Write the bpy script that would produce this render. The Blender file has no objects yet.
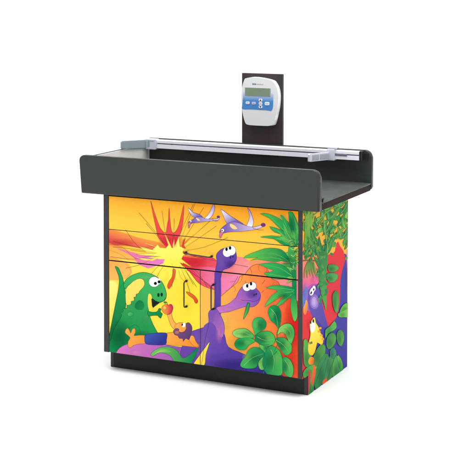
import bpy, bmesh, math
from mathutils import Vector, Matrix
from mathutils.geometry import tessellate_polygon
SC = bpy.context.scene
COL = SC.collection
R = math.radians

WORLD_S = 0.58
LAMPS = [('key_lamp', (-2.0, -6.0, 4.5), (0.5, 0.2, 0.6), 3.0, 20),
         ('background_lamp', (-6.0, 3.0, 5.0), (-4.0, 12.0, 4.5), 4.0, 450),
         ('backdrop_lamp', (6.0, 3.0, 5.0), (-1.0, 12.0, 4.0), 4.0, 280),
         ('top_lamp', (0.6, -0.3, 6.5), (0.6, -0.3, 0.0), 7.0, 700)]
# ------------------------------------------------------------------ camera
cam_d = bpy.data.cameras.new('camera')
cam = bpy.data.objects.new('camera', cam_d)
COL.objects.link(cam)
SC.camera = cam
YAW, PITCH, ROLL = 0.4553, 0.0412, 0.0004
cam.location = (3.5063, -5.8438, 1.9772)
_f = Vector((-math.sin(YAW)*math.cos(PITCH), math.cos(YAW)*math.cos(PITCH), -math.sin(PITCH)))
_r = Vector((math.cos(YAW), math.sin(YAW), 0))
_u = _r.cross(_f)
cam.rotation_euler = Matrix((_r, _u, -_f)).transposed().to_euler()
cam_d.sensor_width = 36
cam_d.lens = 1332.39*36/470
cam_d.shift_x = (235-217.41)/470
cam_d.shift_y = (41.12-235)/470
cam_d.clip_end = 200

# ------------------------------------------------------------------ world and studio lamps
W = bpy.data.worlds.new('World')
SC.world = W
W.use_nodes = True
bg = W.node_tree.nodes['Background']
bg.inputs[0].default_value = (1, 1, 1, 1)
bg.inputs[1].default_value = WORLD_S

def area(name, loc, target, size, power, col=(1, 1, 1), sy=None):
    l = bpy.data.lights.new(name, 'AREA')
    l.shape = 'RECTANGLE'; l.size = size; l.size_y = sy or size
    l.energy = power; l.color = col
    o = bpy.data.objects.new(name, l)
    COL.objects.link(o)
    o.location = loc
    o.rotation_euler = (Vector(target)-Vector(loc)).to_track_quat('-Z', 'Y').to_euler()
    return o
for a in LAMPS:
    area(*a)
SC.view_settings.view_transform = 'Standard'
SC.view_settings.look = 'None'
SC.view_settings.gamma = 1
SC.view_settings.exposure = 0
SC.cycles.use_denoising = True
SC.cycles.max_bounces = 8

# ------------------------------------------------------------------ materials
def lin(c):
    return tuple((v/12.92 if v <= 0.04045 else ((v+0.055)/1.055)**2.4) for v in (x/255 for x in c))

def mat(name, rgb, rough=0.5, metal=0.0, spec=0.5, grain=0.0, gscale=60.0, bump=0.0, alpha=None, emit=None):
    m = bpy.data.materials.new(name)
    m.use_nodes = True
    nt = m.node_tree
    p = nt.nodes['Principled BSDF']
    c = lin(rgb)
    p.inputs['Base Color'].default_value = (*c, 1)
    p.inputs['Roughness'].default_value = rough
    p.inputs['Metallic'].default_value = metal
    p.inputs['Specular IOR Level'].default_value = spec
    if grain or bump:
        tc = nt.nodes.new('ShaderNodeTexCoord')
        nz = nt.nodes.new('ShaderNodeTexNoise')
        nz.inputs['Scale'].default_value = gscale
        nz.inputs['Detail'].default_value = 5
        nt.links.new(tc.outputs['Object'], nz.inputs['Vector'])
        if grain:
            rp = nt.nodes.new('ShaderNodeValToRGB')
            rp.color_ramp.elements[0].position = 0.3
            rp.color_ramp.elements[1].position = 0.7
            rp.color_ramp.elements[0].color = (*[v*(1-grain) for v in c], 1)
            rp.color_ramp.elements[1].color = (*[min(1, v*(1+grain)) for v in c], 1)
            nt.links.new(nz.outputs['Fac'], rp.inputs['Fac'])
            nt.links.new(rp.outputs['Color'], p.inputs['Base Color'])
        if bump:
            b = nt.nodes.new('ShaderNodeBump')
            b.inputs['Strength'].default_value = bump
            b.inputs['Distance'].default_value = 0.001
            nt.links.new(nz.outputs['Fac'], b.inputs['Height'])
            nt.links.new(b.outputs['Normal'], p.inputs['Normal'])
    if alpha is not None:
        p.inputs['Transmission Weight'].default_value = alpha
    return m

M = {}
M['sweep'] = mat('white_paper_sweep', (250, 250, 250), 0.9, spec=0.1)
M['laminate'] = mat('charcoal_laminate', (53, 58, 54), 0.45, spec=0.25, grain=0.05, gscale=220, bump=0.12)
M['trayfloor'] = mat('charcoal_tray_laminate', (64, 69, 65), 0.45, spec=0.25, grain=0.05, gscale=220, bump=0.12)
M['edge'] = mat('dark_edge_band', (56, 56, 58), 0.5, spec=0.2, grain=0.06, gscale=150)
M['kick'] = mat('black_green_kick', (32, 37, 33), 0.5, spec=0.15, grain=0.08, gscale=150)
M['gap'] = mat('gap_shade', (26, 22, 22), 0.7, spec=0.1)  # near-black colour stands in for the shadow inside the gaps
M['ply'] = mat('brown_board_edge', (46, 38, 33), 0.8, spec=0.1, grain=0.15, gscale=90)
M['wire'] = mat('black_wire', (24, 20, 20), 0.3, spec=0.6)
M['alu'] = mat('brushed_aluminium', (240, 241, 250), 0.35, metal=0.0, spec=0.6, grain=0.03, gscale=300)
M['alu_dark'] = mat('aluminium_groove', (120, 120, 136), 0.4, metal=0.4)
M['slider'] = mat('pale_grey_plastic', (206, 208, 222), 0.4, spec=0.5)
M['frost'] = mat('frosted_blue_grey_plastic', (150, 164, 170), 0.35, spec=0.5)
M['frost2'] = mat('frosted_grey_plastic', (160, 164, 172), 0.3, spec=0.5)
M['cream'] = mat('pale_liner', (238, 236, 230), 0.6, spec=0.3, grain=0.03, gscale=80)
M['board'] = mat('dark_brown_board', (58, 52, 50), 0.45, spec=0.25, grain=0.07, gscale=130)
M['board_edge'] = mat('brown_board_side', (88, 78, 74), 0.5, spec=0.3)
M['casing'] = mat('white_casing', (226, 228, 230), 0.4, spec=0.5)
M['lcd'] = mat('green_grey_display', (120, 142, 116), 0.25, spec=0.5, grain=0.05, gscale=30)
M['lcd_frame'] = mat('display_bezel', (150, 156, 158), 0.4)
M['button'] = mat('white_button', (232, 236, 244), 0.4)
M['button_grey'] = mat('grey_button', (196, 198, 216), 0.4)
M['ink'] = mat('black_ink', (26, 28, 36), 0.6)
M['ink_blue'] = mat('navy_ink', (40, 60, 120), 0.6)
M['ink_grey'] = mat('grey_ink', (160, 166, 176), 0.6)
M['black'] = mat('black_plastic', (18, 18, 18), 0.45)

def smudge(m, lo, hi):
    nt = m.node_tree; p = nt.nodes['Principled BSDF']
    tc = nt.nodes.new('ShaderNodeTexCoord'); nz = nt.nodes.new('ShaderNodeTexNoise'); mr = nt.nodes.new('ShaderNodeMapRange')
    nz.inputs['Scale'].default_value = 6; nz.inputs['Detail'].default_value = 6; nz.inputs['Distortion'].default_value = 0.6
    mr.inputs['From Min'].default_value = 0.3; mr.inputs['From Max'].default_value = 0.7
    mr.inputs['To Min'].default_value = lo; mr.inputs['To Max'].default_value = hi
    nt.links.new(tc.outputs['Object'], nz.inputs['Vector']); nt.links.new(nz.outputs['Fac'], mr.inputs['Value'])
    nt.links.new(mr.outputs['Result'], p.inputs['Roughness'])
for k_ in ('laminate', 'trayfloor', 'board', 'kick'):
    smudge(M[k_], 0.3, 0.6)

# printed laminate: the colour of every printed patch is stored on its own face corners
def print_mat(name='printed_laminate', fade=False):
    m = bpy.data.materials.new(name)
    m.use_nodes = True
    nt = m.node_tree
    p = nt.nodes['Principled BSDF']
    a = nt.nodes.new('ShaderNodeAttribute'); a.attribute_name = 'print'
    tc = nt.nodes.new('ShaderNodeTexCoord')
    nz = nt.nodes.new('ShaderNodeTexNoise'); nz.inputs['Scale'].default_value = 70; nz.inputs['Detail'].default_value = 4
    mr = nt.nodes.new('ShaderNodeMapRange')
    mr.inputs['To Min'].default_value = 0.80; mr.inputs['To Max'].default_value = 0.93
    mx = nt.nodes.new('ShaderNodeVectorMath'); mx.operation = 'SCALE'
    nt.links.new(tc.outputs['Object'], nz.inputs['Vector'])
    nt.links.new(nz.outputs['Fac'], mr.inputs['Value'])
    nt.links.new(a.outputs['Color'], mx.inputs[0])
    nt.links.new(mr.outputs['Result'], mx.inputs['Scale'])
    nt.links.new(mx.outputs['Vector'], p.inputs['Base Color'])
    p.inputs['Roughness'].default_value = 0.5
    p.inputs['Specular IOR Level'].default_value = 0.06
    if fade:
        nt.links.new(a.outputs['Alpha'], p.inputs['Alpha'])
    return m
M['print'] = print_mat()
M['spray'] = print_mat('airbrushed_ink', True)

def keypad_mat():
    m = bpy.data.materials.new('blue_keypad')
    m.use_nodes = True
    nt = m.node_tree
    p = nt.nodes['Principled BSDF']
    tc = nt.nodes.new('ShaderNodeTexCoord')
    sx = nt.nodes.new('ShaderNodeSeparateXYZ')
    mr = nt.nodes.new('ShaderNodeMapRange')
    mr.inputs['From Min'].default_value = 1.355; mr.inputs['From Max'].default_value = 1.41
    rp = nt.nodes.new('ShaderNodeValToRGB')
    rp.color_ramp.elements[0].color = (*lin((62, 134, 204)), 1)
    rp.color_ramp.elements[1].color = (*lin((214, 226, 242)), 1)
    nt.links.new(tc.outputs['Object'], sx.inputs[0])
    nt.links.new(sx.outputs['Z'], mr.inputs['Value'])
    nt.links.new(mr.outputs['Result'], rp.inputs['Fac'])
    nt.links.new(rp.outputs['Color'], p.inputs['Base Color'])
    p.inputs['Roughness'].default_value = 0.4
    return m
M['keypad'] = keypad_mat()

# ------------------------------------------------------------------ helpers
def link(name, bm, m, parent=None):
    bmesh.ops.recalc_face_normals(bm, faces=bm.faces[:])
    me = bpy.data.meshes.new(name)
    bm.to_mesh(me); bm.free()
    for x in (m if isinstance(m, (list, tuple)) else [m]):
        me.materials.append(x)
    o = bpy.data.objects.new(name, me)
    COL.objects.link(o)
    if parent is not None:
        o.parent = parent
    return o

def box(bm, x0, x1, y0, y1, z0, z1, bev=0.0, seg=2, mi=0):
    t = bmesh.new()
    v = [t.verts.new(p) for p in ((x0,y0,z0),(x1,y0,z0),(x1,y1,z0),(x0,y1,z0),(x0,y0,z1),(x1,y0,z1),(x1,y1,z1),(x0,y1,z1))]
    for f in ((0,3,2,1),(4,5,6,7),(0,1,5,4),(1,2,6,5),(2,3,7,6),(3,0,4,7)):
        t.faces.new([v[i] for i in f])
    if bev:
        bmesh.ops.bevel(t, geom=t.edges[:], offset=bev, segments=seg, affect='EDGES', profile=0.5)
    merge(bm, t, mi)

def merge(bm, t, mi=0, mtx=None, smooth=False):
    if mtx is not None:
        bmesh.ops.transform(t, matrix=mtx, verts=t.verts[:])
    mp = {v: bm.verts.new(v.co) for v in t.verts}
    for f in t.faces:
        g = bm.faces.new([mp[v] for v in f.verts]); g.material_index = mi; g.smooth = smooth
    t.free()

def prism(bm, pts, axis, a0, a1, bev=0.0, seg=3, mi=0, mtx=None):
    """pts is an outline in the plane across axis, extruded from a0 to a1"""
    t = bmesh.new()
    def P(u, w, d):
        return (d, u, w) if axis == 0 else ((u, d, w) if axis == 1 else (u, w, d))
    A = [t.verts.new(P(u, w, a0)) for u, w in pts]
    B = [t.verts.new(P(u, w, a1)) for u, w in pts]
    n = len(pts)
    fa = t.faces.new(A); fb = t.faces.new(B[::-1])
    for i in range(n):
        t.faces.new((A[i], B[i], B[(i+1) % n], A[(i+1) % n]))
    if bev:
        e = list(fa.edges)+list(fb.edges)
        bmesh.ops.bevel(t, geom=e, offset=bev, segments=seg, affect='EDGES', profile=0.5)
    merge(bm, t, mi, mtx)

def rounded(x0, x1, z0, z1, rs, n=6):
    """outline with corner radii rs = (bottom left, bottom right, top right, top left)"""
    out = []
    for (cx, cz, r, a) in ((x0+rs[0], z0+rs[0], rs[0], 180), (x1-rs[1], z0+rs[1], rs[1], 270), (x1-rs[2], z1-rs[2], rs[2], 0), (x0+rs[3], z1-rs[3], rs[3], 90)):
        if r <= 0:
            out.append((cx, cz)); continue
        for i in range(n+1):
            t = R(a+90*i/n)
            out.append((cx+r*math.cos(t), cz+r*math.sin(t)))
    return out

def tube(bm, pts, r, n=10, mi=0):
    pts = [Vector(p) for p in pts]
    rings = []
    for i, p in enumerate(pts):
        t = (pts[min(i+1, len(pts)-1)]-pts[max(i-1, 0)]).normalized()
        u = t.cross(Vector((0.31, 0.22, 0.93))).normalized(); w = t.cross(u)
        rings.append([bm.verts.new(p+u*math.cos(2*math.pi*k/n)*r+w*math.sin(2*math.pi*k/n)*r) for k in range(n)])
    for a, b in zip(rings, rings[1:]):
        for k in range(n):
            f = bm.faces.new((a[k], a[(k+1) % n], b[(k+1) % n], b[k])); f.smooth = True; f.material_index = mi
    bm.faces.new(rings[0]); bm.faces.new(rings[-1][::-1])

def struct(o):
    o['kind'] = 'structure'
    return o

# ------------------------------------------------------------------ the setting: one white studio sweep
bm = bmesh.new()
prof = [(-30, 0)]+[(9+4*math.sin(R(a)), 4-4*math.cos(R(a))) for a in range(0, 91, 10)]+[(13, 16)]
vs = [[bm.verts.new((x, y, z)) for y, z in prof] for x in (-30, 30)]
for i in range(len(prof)-1):
    f = bm.faces.new((vs[0][i], vs[1][i], vs[1][i+1], vs[0][i+1])); f.smooth = True
sweep = struct(link('studio_floor', bm, M['sweep']))

ART = [
(0,1,(248,150,22),(253,205,72),(2198,3783,2131,2961),[-222,3925,4862,314,4,-1049,-4871,-405]),
(0,1,(253,205,72),(252,196,66),(-107,2837,4340,1913),[-227,2827,4871,401,11,-3207,-4895,-678]),
(0,1,(251,178,62),(228,82,78),(836,2955,766,2602),[-106,2920,108,23,155,-10,164,-20,168,-28,176,-39,171,-34,168,-19,162,-16,130,-27,100,-53,74,-66,9,-47,-87,-13,-154,6,-171,11,-181,12,-200,17,-201,12,-218,-7,-220,-12,-154,20,-60,86,6,118]),
(0,1,(250,170,66),(252,190,96),(12,2598,129,2092),[-107,2630,69,46,103,-16,113,-27,128,-22,138,-33,111,-35,57,-33,42,-39,41,-39,46,-34,45,-34,49,-42,118,-72,129,-86,-16,-65,-327,-59,-487,-43,-362,31,-99,173,35,248]),
(0,1,(238,120,150),(222,120,196),(367,2526,1250,2320),[273,2559,49,-1,117,-18,116,-18,91,-14,91,-15,98,-7,117,10,124,17,105,4,83,-18,67,-31,33,-36,-10,-43,-43,-48,-61,-41,-91,-40,-112,-36,-97,-13,-63,20,-48,43,-51,44,-55,42,-58,43,-73,41,-122,45,-137,44]),
(0,0,(190,90,60),[107,2624,82,-5,116,-8,108,-22,82,-47,75,-62,76,-55,87,-42,86,-36,60,-24],[108,2631,83,-4,116,-9,109,-23,85,-47,75,-62,75,-55,86,-42,86,-35,60,-24]),
(0,0,(200,110,60),[106,2500,84,-17,118,-27,104,-31,78,-43,65,-49,44,-34],[108,2506,84,-17,119,-27,105,-32,79,-43,65,-49,44,-35]),
(0,1,(253,222,88),(255,228,62),(128,1885,1974,1263),[-228,2370,2492,-116,0,-2363,-2504,-338]),
(0,1,(250,168,78),(251,186,92),(11,2247,247,1897),[-228,2370,214,21,295,-43,227,-56,82,-50,47,-73,11,-69,-35,-60,-71,-57,-82,-45,-83,-25,-94,-13,-107,-10,-141,-28,-155,-24,-110,33,-58,149,-11,207]),
(0,0,(200,120,60),[505,2249,40,-39,52,-57,24,-55,-33,-56,-61,-58,-46,-41],[510,2253,40,-39,53,-57,25,-59,-34,-59,-62,-59,-46,-41]),
(0,1,(255,240,130),(254,226,80),(128,1844,196,857),[105,1842,51,39,86,-12,52,-50,-3,-143,-32,-202,-38,-200,-41,-238,-46,-237,-33,-56,-15,287,-1,468]),
(0,1,(252,190,80),(240,92,46),(2507,1223,4134,1310),[2197,2448,2450,-24,8,-2403,-2458,-340]),
(0,2,(255,206,96),0.8,[2682,1382,240,26,-45,-261,-120,-173,-149,-17,-121,145,-46,253,46,263,121,171,148,16,120,-146]),
(0,2,(255,176,66),0.7,[3031,886,344,42,-65,-170,-172,-122,-214,-27,-174,80,-67,156,66,171,175,121,214,25,172,-80]),
(0,2,(224,30,38),0.9,[4259,1421,330,37,-62,-437,-164,-287,-205,-26,-168,248,-65,427,63,441,166,285,205,21,165,-249]),
(0,2,(226,36,40),0.8,[4032,617,374,48,-70,-237,-187,-166,-233,-31,-190,117,-73,221,72,239,189,165,233,28,187,-118]),
(0,2,(244,110,50),0.5,[3819,1858,251,27,-47,-142,-126,-99,-156,-17,-127,72,-49,133,49,142,126,98,156,16,126,-72]),
(0,1,(240,92,110),(244,150,150),(2308,2538,3073,2076),[1946,2574,101,0,142,-35,126,-34,78,-28,67,-29,80,-3,142,52,166,79,148,52,113,0,96,-28,82,-36,76,-39,62,-47,26,-59,-32,-75,-69,-86,-62,-80,-31,-71,-24,-66,-55,-49,-150,-49,-198,-40,-178,-15,-125,15,-104,41,-108,62,-134,95,-138,118,-97,109,-37,94,-2,93]),
(0,1,(238,120,176),(240,140,170),(2551,2163,3181,1988),[2540,2181,193,52,262,26,183,-6,40,-51,-30,-84,-65,-81,-102,-73,-136,-69,-121,-46,-90,-16,-79,6,-55,38,-40,89,-16,120]),
(0,1,(248,150,100),(240,130,150),(3394,2558,4237,1902),[3232,2524,79,41,170,38,159,23,109,3,100,-10,113,-13,166,9,182,6,129,-59,49,-194,-3,-260,-44,-185,-101,-42,-143,32,-126,46,-84,37,-65,50,-66,64,-64,89,-65,102,-86,86,-152,58,-173,41]),
(0,1,(251,176,78),(240,92,58),(2682,1739,4008,1878),[2597,1578,-27,64,18,73,36,69,53,60,71,56,71,56,70,59,70,59,54,52,24,42,12,40,19,34,33,22,38,15,39,24,42,51,45,62,50,50,56,31,60,20,58,6,54,-7,52,-20,45,-34,35,-58,29,-73,34,-59,47,-24,52,-11,46,-25,35,-50,29,-64,27,-75,39,-88,36,-99,-4,-103,-58,-116,-99,-121,-137,-93,-197,-56,-237,-26,-220,8,-198,60,-180,97]),
(0,0,(150,60,40),[2628,1781,50,44,73,64,72,64,69,59,70,59,55,53,24,42,13,41,18,33,31,20,38,15,40,25,43,52,45,62,48,49,55,30,60,19,56,6,53,-6,51,-20,45,-33,34,-57,28,-73,35,-60,49,-26,52,-10,44,-24,37,-60,32,-74,22,-54],[2621,1787,51,44,72,64,72,64,70,59,70,59,53,52,23,40,13,40,20,36,34,23,38,15,38,23,41,50,46,63,50,51,57,31,61,20,59,6,56,-7,52,-20,47,-35,35,-59,29,-73,33,-57,46,-24,52,-11,48,-26,38,-61,32,-75,22,-54]),
(0,0,(150,70,40),[3119,2263,-6,-28,-8,-40,-12,-34,-17,-24,-21,-19,-15,-13],[3127,2262,-6,-28,-10,-40,-13,-35,-19,-25,-22,-19,-15,-12]),
(0,0,(150,70,40),[3283,2427,13,-25,18,-35,9,-35,-7,-37,-14,-38,-10,-27],[3291,2431,12,-25,17,-36,9,-37,-8,-39,-15,-38,-11,-27]),
(0,0,(150,70,40),[3474,2512,-5,-25,-6,-35,1,-32,16,-24,24,-19,16,-12],[3482,2511,-6,-24,-6,-35,0,-30,14,-23,22,-19,17,-13]),
(0,0,(150,70,40),[3636,2438,-5,-34,-8,-45,-6,-33],[3645,2437,-8,-33,-9,-45,-7,-33]),
(0,0,(150,70,40),[2927,2040,15,-16,19,-22,11,-21,-6,-22,-15,-24,-11,-17],[2934,2045,14,-16,19,-23,11,-24,-8,-25,-15,-24,-12,-16]),
(0,0,(150,70,40),[3799,2206,-12,-19,-17,-27,-12,-19],[3806,2202,-13,-18,-19,-26,-13,-18]),
(0,0,(150,70,40),[3174,2166,12,-21,17,-29,12,-21],[3182,2170,11,-22,15,-29,10,-22]),
(0,1,(255,236,90),(255,232,80),(1524,2386,1523,1921),[1291,2340,339,2,401,-53,166,-252,-232,37,-201,130,-34,-273,-100,230,-102,-250,-67,294,-171,-288,-34,239,-240,-175,138,226]),
(0,1,(232,84,58),(236,64,78),(1412,3527,1569,2632),[1084,3585,17,-39,32,-89,32,-88,28,-72,28,-69,26,-60,20,-43,18,-38,20,-33,23,-29,24,-25,23,-18,20,-9,20,-3,18,7,15,19,12,28,8,33,7,59,5,74,6,74,5,90,6,90,6,37,7,-55,8,-110,8,-100,8,-72,9,-63,12,-48,13,-27,18,-21,21,-4,26,18,28,34,27,42,21,45,18,53,18,60,33,125,36,145,23,70,4,-65,-9,-140,-12,-129,-14,-88,-17,-78,-21,-69,-25,-59,-29,-52,-27,-49,-20,-51,-18,-49,-19,-44,-21,-42,-23,-37,-26,-20,-32,4,-36,21,-36,28,-39,40,-40,50,-37,44,-35,30,-33,25,-26,31,-15,39,-9,46,-10,51,-25,99,-31,120,-26,111,-23,105,-19,96]),
(0,0,(150,50,40),[1080,3584,18,-39,32,-90,32,-88,28,-71,28,-69,26,-60,19,-44,19,-38,20,-33,23,-29,25,-26,23,-17,21,-10,21,-3,20,8,16,19,12,29,8,34,8,59,5,74,5,74,6,90,5,90,0,36,7,-55,8,-109,8,-101,8,-71,9,-63,12,-49,13,-28,18,-21,25,-5,27,19,29,35,27,42,21,45,18,53,19,61,32,124,36,145,21,68,0,-63,-9,-139,-12,-129,-14,-88,-17,-77,-21,-69,-26,-59,-28,-52,-27,-49,-20,-51,-18,-49,-19,-44,-21,-42,-22,-36,-25,-19,-30,4,-35,20,-36,28,-38,40,-40,50,-38,44,-35,31,-32,24,-25,30,-16,39,-9,46,-10,51,-25,99,-30,120,-26,111,-23,105,-19,95,-5,45],[1087,3586,18,-38,32,-90,32,-88,28,-71,28,-70,25,-60,20,-43,18,-37,20,-33,23,-29,24,-25,22,-17,19,-9,19,-3,16,6,14,18,11,28,9,32,7,59,5,74,5,74,6,90,6,90,12,39,8,-57,7,-109,9,-101,8,-71,9,-63,11,-48,13,-27,17,-19,18,-4,24,17,29,34,26,41,20,45,19,52,18,60,32,125,36,145,27,73,7,-68,-8,-140,-13,-129,-13,-88,-18,-78,-21,-69,-25,-60,-29,-52,-26,-49,-21,-51,-18,-49,-19,-44,-21,-42,-23,-37,-28,-22,-35,4,-36,21,-37,29,-39,40,-40,50,-37,44,-35,30,-32,25,-27,31,-15,40,-9,46,-11,51,-25,99,-30,120,-26,111,-23,105,-19,96,-5,44]),
(0,1,(214,52,84),(240,96,60),(1479,3270,1524,2709),[1491,3265,11,-66,5,-141,7,-126,19,-84,21,-74,6,-44,-22,1,-38,31,-32,37,-23,35,-18,41,-6,49,17,123,29,146]),
(0,1,(226,38,50),(238,92,112),(1795,2572,2682,2175),[1791,2611,33,16,44,-7,49,-13,62,-18,72,-23,83,-16,103,2,113,10,94,1,58,-15,46,-25,37,-23,25,-17,20,-18,10,-21,-2,-26,-13,-29,-18,-24,-27,-11,-33,-6,-18,-16,9,-35,23,-46,12,-41,-6,-37,-17,-34,-21,-20,-24,4,-27,16,-34,7,-75,-13,-88,-24,-34,-33,82,-53,134,-61,66,-36,-71,4,-140,29,-128,45,-85,66,-73,81,-70,76,-77,61,-74,56,-49,60,-11,74,14,79]),
(0,0,(150,40,40),[1792,2609,32,15,43,-7,49,-13,62,-17,72,-24,83,-16,103,2,114,10,94,1,56,-15,46,-24,36,-24,26,-17,20,-17,9,-20,-3,-25,-12,-28,-17,-23,-26,-10,-33,-6,-21,-19,10,-37,22,-45,13,-41,-7,-36,-16,-32,-19,-19,-21,3,-27,17,-35,7,-76,-13,-89,-24,-36,-37,83,-54,134,-62,64,-33,-66,7,-140,29,-127,45,-85,65,-72,81,-70,77,-78,61,-74,55,-48,59,-11,74,15,77,25,54],[1789,2614,35,16,45,-7,49,-13,62,-18,72,-23,82,-16,103,2,113,10,95,1,58,-16,47,-24,37,-24,26,-17,20,-19,11,-21,-3,-28,-13,-30,-19,-24,-29,-12,-32,-6,-16,-13,9,-34,23,-45,13,-43,-7,-38,-17,-34,-23,-22,-26,4,-28,17,-32,6,-74,-13,-87,-23,-33,-29,80,-52,135,-61,67,-39,-75,1,-140,29,-129,46,-86,65,-73,82,-69,76,-77,61,-75,56,-49,60,-11,76,14,79,26,55]),
(0,1,(228,60,80),(240,130,176),(1974,2267,2551,2043),[1898,2294,191,41,285,35,204,-12,43,-101,-35,-149,-46,-109,-32,-24,-48,6,-51,15,-60,21,-66,31,-62,32,-50,29,-45,32,-49,33,-89,40,-93,43]),
(0,0,(150,30,50),[1932,2258,77,-43,109,-60,100,-56,82,-46,74,-41,51,-27],[1940,2269,77,-44,108,-61,99,-56,82,-47,74,-41,51,-29]),
(0,0,(210,40,60),[1990,2278,71,-53,101,-75,94,-63,76,-40,71,-29,50,-20],[1997,2286,71,-54,101,-75,92,-64,76,-39,70,-30,49,-20]),
(0,2,(214,44,66),0.75,[1547,2791,338,29,-64,-111,-169,-81,-211,-18,-171,51,-65,101,66,113,171,80,210,18,169,-52]),
(0,2,(228,74,66),0.6,[368,2670,421,36,-80,-67,-211,-55,-262,-23,-214,19,-82,54,83,67,214,56,262,22,210,-19]),
(0,2,(224,34,52),0.6,[2108,2440,311,28,-59,-99,-155,-72,-193,-19,-157,44,-60,89,60,100,157,72,193,17,155,-44]),
(0,2,(246,150,160),0.6,[2682,2294,304,29,-58,-86,-152,-65,-189,-19,-154,36,-59,76,59,88,154,64,189,18,152,-36]),
(0,2,(236,120,180),0.5,[1066,2344,275,25,-52,-64,-138,-50,-171,-16,-139,24,-53,55,54,65,139,50,171,15,137,-24]),
(0,0,(255,236,110),[1704,2540,415,36],[1706,2576,413,1]),
(0,0,(255,244,150),[1649,2483,129,-78],[1677,2511,102,-106]),
(0,0,(250,150,60),[1650,2484,174,-107],[1679,2513,145,-135]),
(0,0,(255,220,90),[1691,2597,436,368],[1656,2635,471,331]),
(0,0,(255,220,90),[1500,2603,-562,122],[1480,2557,-542,167]),
(0,0,(255,220,90),[1585,2639,-133,228],[1532,2616,-81,251]),
(0,0,(226,60,56),[1622,2634,15,258],[1583,2635,53,257]),
(0,0,(226,60,56),[1680,2500,126,-11],[1703,2548,104,-58]),
(0,0,(240,120,60),[1683,2606,391,400],[1646,2638,427,368]),
(0,0,(240,120,60),[1643,2629,37,149],[1604,2638,74,140]),
(0,0,(255,236,110),[1480,2532,-288,-137],[1496,2492,-304,-98]),
(0,0,(240,120,60),[1682,2607,173,167],[1658,2631,196,144]),
(0,0,(226,60,56),[1538,2625,-307,238],[1510,2599,-280,263]),
(0,0,(255,244,150),[1698,2525,256,-3],[1706,2563,248,-40]),
(0,0,(226,60,56),[1654,2483,107,-41],[1687,2521,75,-78]),
(0,0,(240,120,60),[1585,2641,-211,350],[1525,2613,-152,377]),
(0,0,(240,120,60),[1700,2524,356,23],[1707,2579,349,-31]),
(0,0,(226,60,56),[1704,2539,283,41],[1706,2583,281,-2]),
(0,0,(255,236,110),[1592,2468,66,-116],[1642,2486,17,-133]),
(0,0,(250,150,60),[1482,2576,-585,-23],[1477,2531,-580,21]),
(0,0,(226,60,56),[1614,2639,-75,306],[1548,2626,-10,319]),
(0,0,(255,244,150),[1581,2468,53,-101],[1639,2483,-4,-116]),
(0,0,(226,60,56),[1497,2598,-519,101],[1481,2558,-504,140]),
(0,0,(226,60,56),[1666,2488,240,-76],[1698,2538,208,-125]),
(0,0,(240,120,60),[1698,2521,566,1],[1708,2576,557,-53]),
(0,0,(255,220,90),[1630,2636,-16,217],[1565,2633,48,220]),
(0,0,(255,244,150),[1481,2569,-247,-19],[1477,2535,-243,14]),
(0,0,(226,60,56),[1602,2637,-69,273],[1556,2627,-24,283]),
(0,0,(255,220,90),[1646,2629,83,299],[1596,2639,132,290]),
(0,0,(255,220,90),[1697,2589,232,162],[1672,2627,257,124]),
(0,0,(226,60,56),[1663,2621,56,159],[1608,2642,110,139]),
(0,0,(255,244,150),[1483,2523,-87,-79],[1512,2477,-115,-34]),
(0,0,(255,220,90),[1502,2607,-380,77],[1480,2556,-358,127]),
(0,0,(255,220,90),[1585,2639,-185,333],[1530,2615,-131,356]),
(0,1,(255,244,110),(254,232,64),(1569,2713,1705,2201),[602,2551,381,-12,-172,107,309,-49,120,116,51,-56,136,-3,75,97,61,-79,101,33,54,208,26,-195,114,-26,-53,-80,133,-27,-120,-40,-37,-76,250,-150,-226,84,143,-271,-201,191,-57,-66,-60,31,-61,-42,-68,48,-125,-112,-10,135,-246,-114,137,149,-447,-87,379,120,211,32,-417,16,325,45,-567,-12,482,73,-274,-3]),
(0,0,(205,150,50),[602,2549,382,-12,-172,107,309,-49,120,116,49,-56,138,-3,74,96,60,-78,104,34,52,207,24,-195,114,-25,-53,-80,133,-26,-119,-39,-38,-78,250,-150,-227,85,144,-270,-197,192,-59,-66,-60,31,-61,-42,-68,48,-125,-112,-10,135,-245,-114,137,149,-447,-87,378,116,212,36,-417,16,325,45,-566,-12,481,69,-275,2,-346,15],[603,2554,379,-13,-172,107,310,-49,120,116,52,-56,134,-3,76,97,62,-79,98,32,56,209,29,-196,114,-26,-54,-79,134,-28,-122,-43,-36,-72,251,-151,-227,82,143,-271,-204,190,-55,-66,-61,30,-61,-41,-67,47,-127,-111,-10,135,-246,-114,137,149,-448,-87,380,124,211,27,-418,17,326,44,-568,-11,483,78,-274,-8,-346,15]),
(0,1,(236,120,170),(226,130,196),(835,2404,1387,2292),[1120,2409,280,26,-34,-94,-349,-132,-207,56,-104,107]),
(0,1,(255,228,110),(254,224,80),(741,2405,1291,2389),[741,2405,311,-2,239,52,-171,-82,-206,-1]),
(0,1,(206,40,40),(230,80,50),(1792,2895,1882,2689),[1798,2701,-7,29,4,39,10,38,21,41,29,40,17,14,-7,-31,-18,-57,-9,-49,14,-31,22,-25,8,-15,-22,-7,-36,2]),
(0,1,(206,40,40),(230,80,50),(1748,2397,1965,2283),[1748,2397,30,-6,55,-19,48,-22,40,-25,34,-27,10,-15,-30,5,-55,16,-49,20,-39,27,-35,30]),
(0,1,(206,40,40),(230,80,50),(1811,2613,1965,2571),[1815,2613,37,2,55,-4,41,-7,12,-8,5,-12,-7,-9,-30,-7,-44,-4,-36,1,-23,14,-14,20]),
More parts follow.
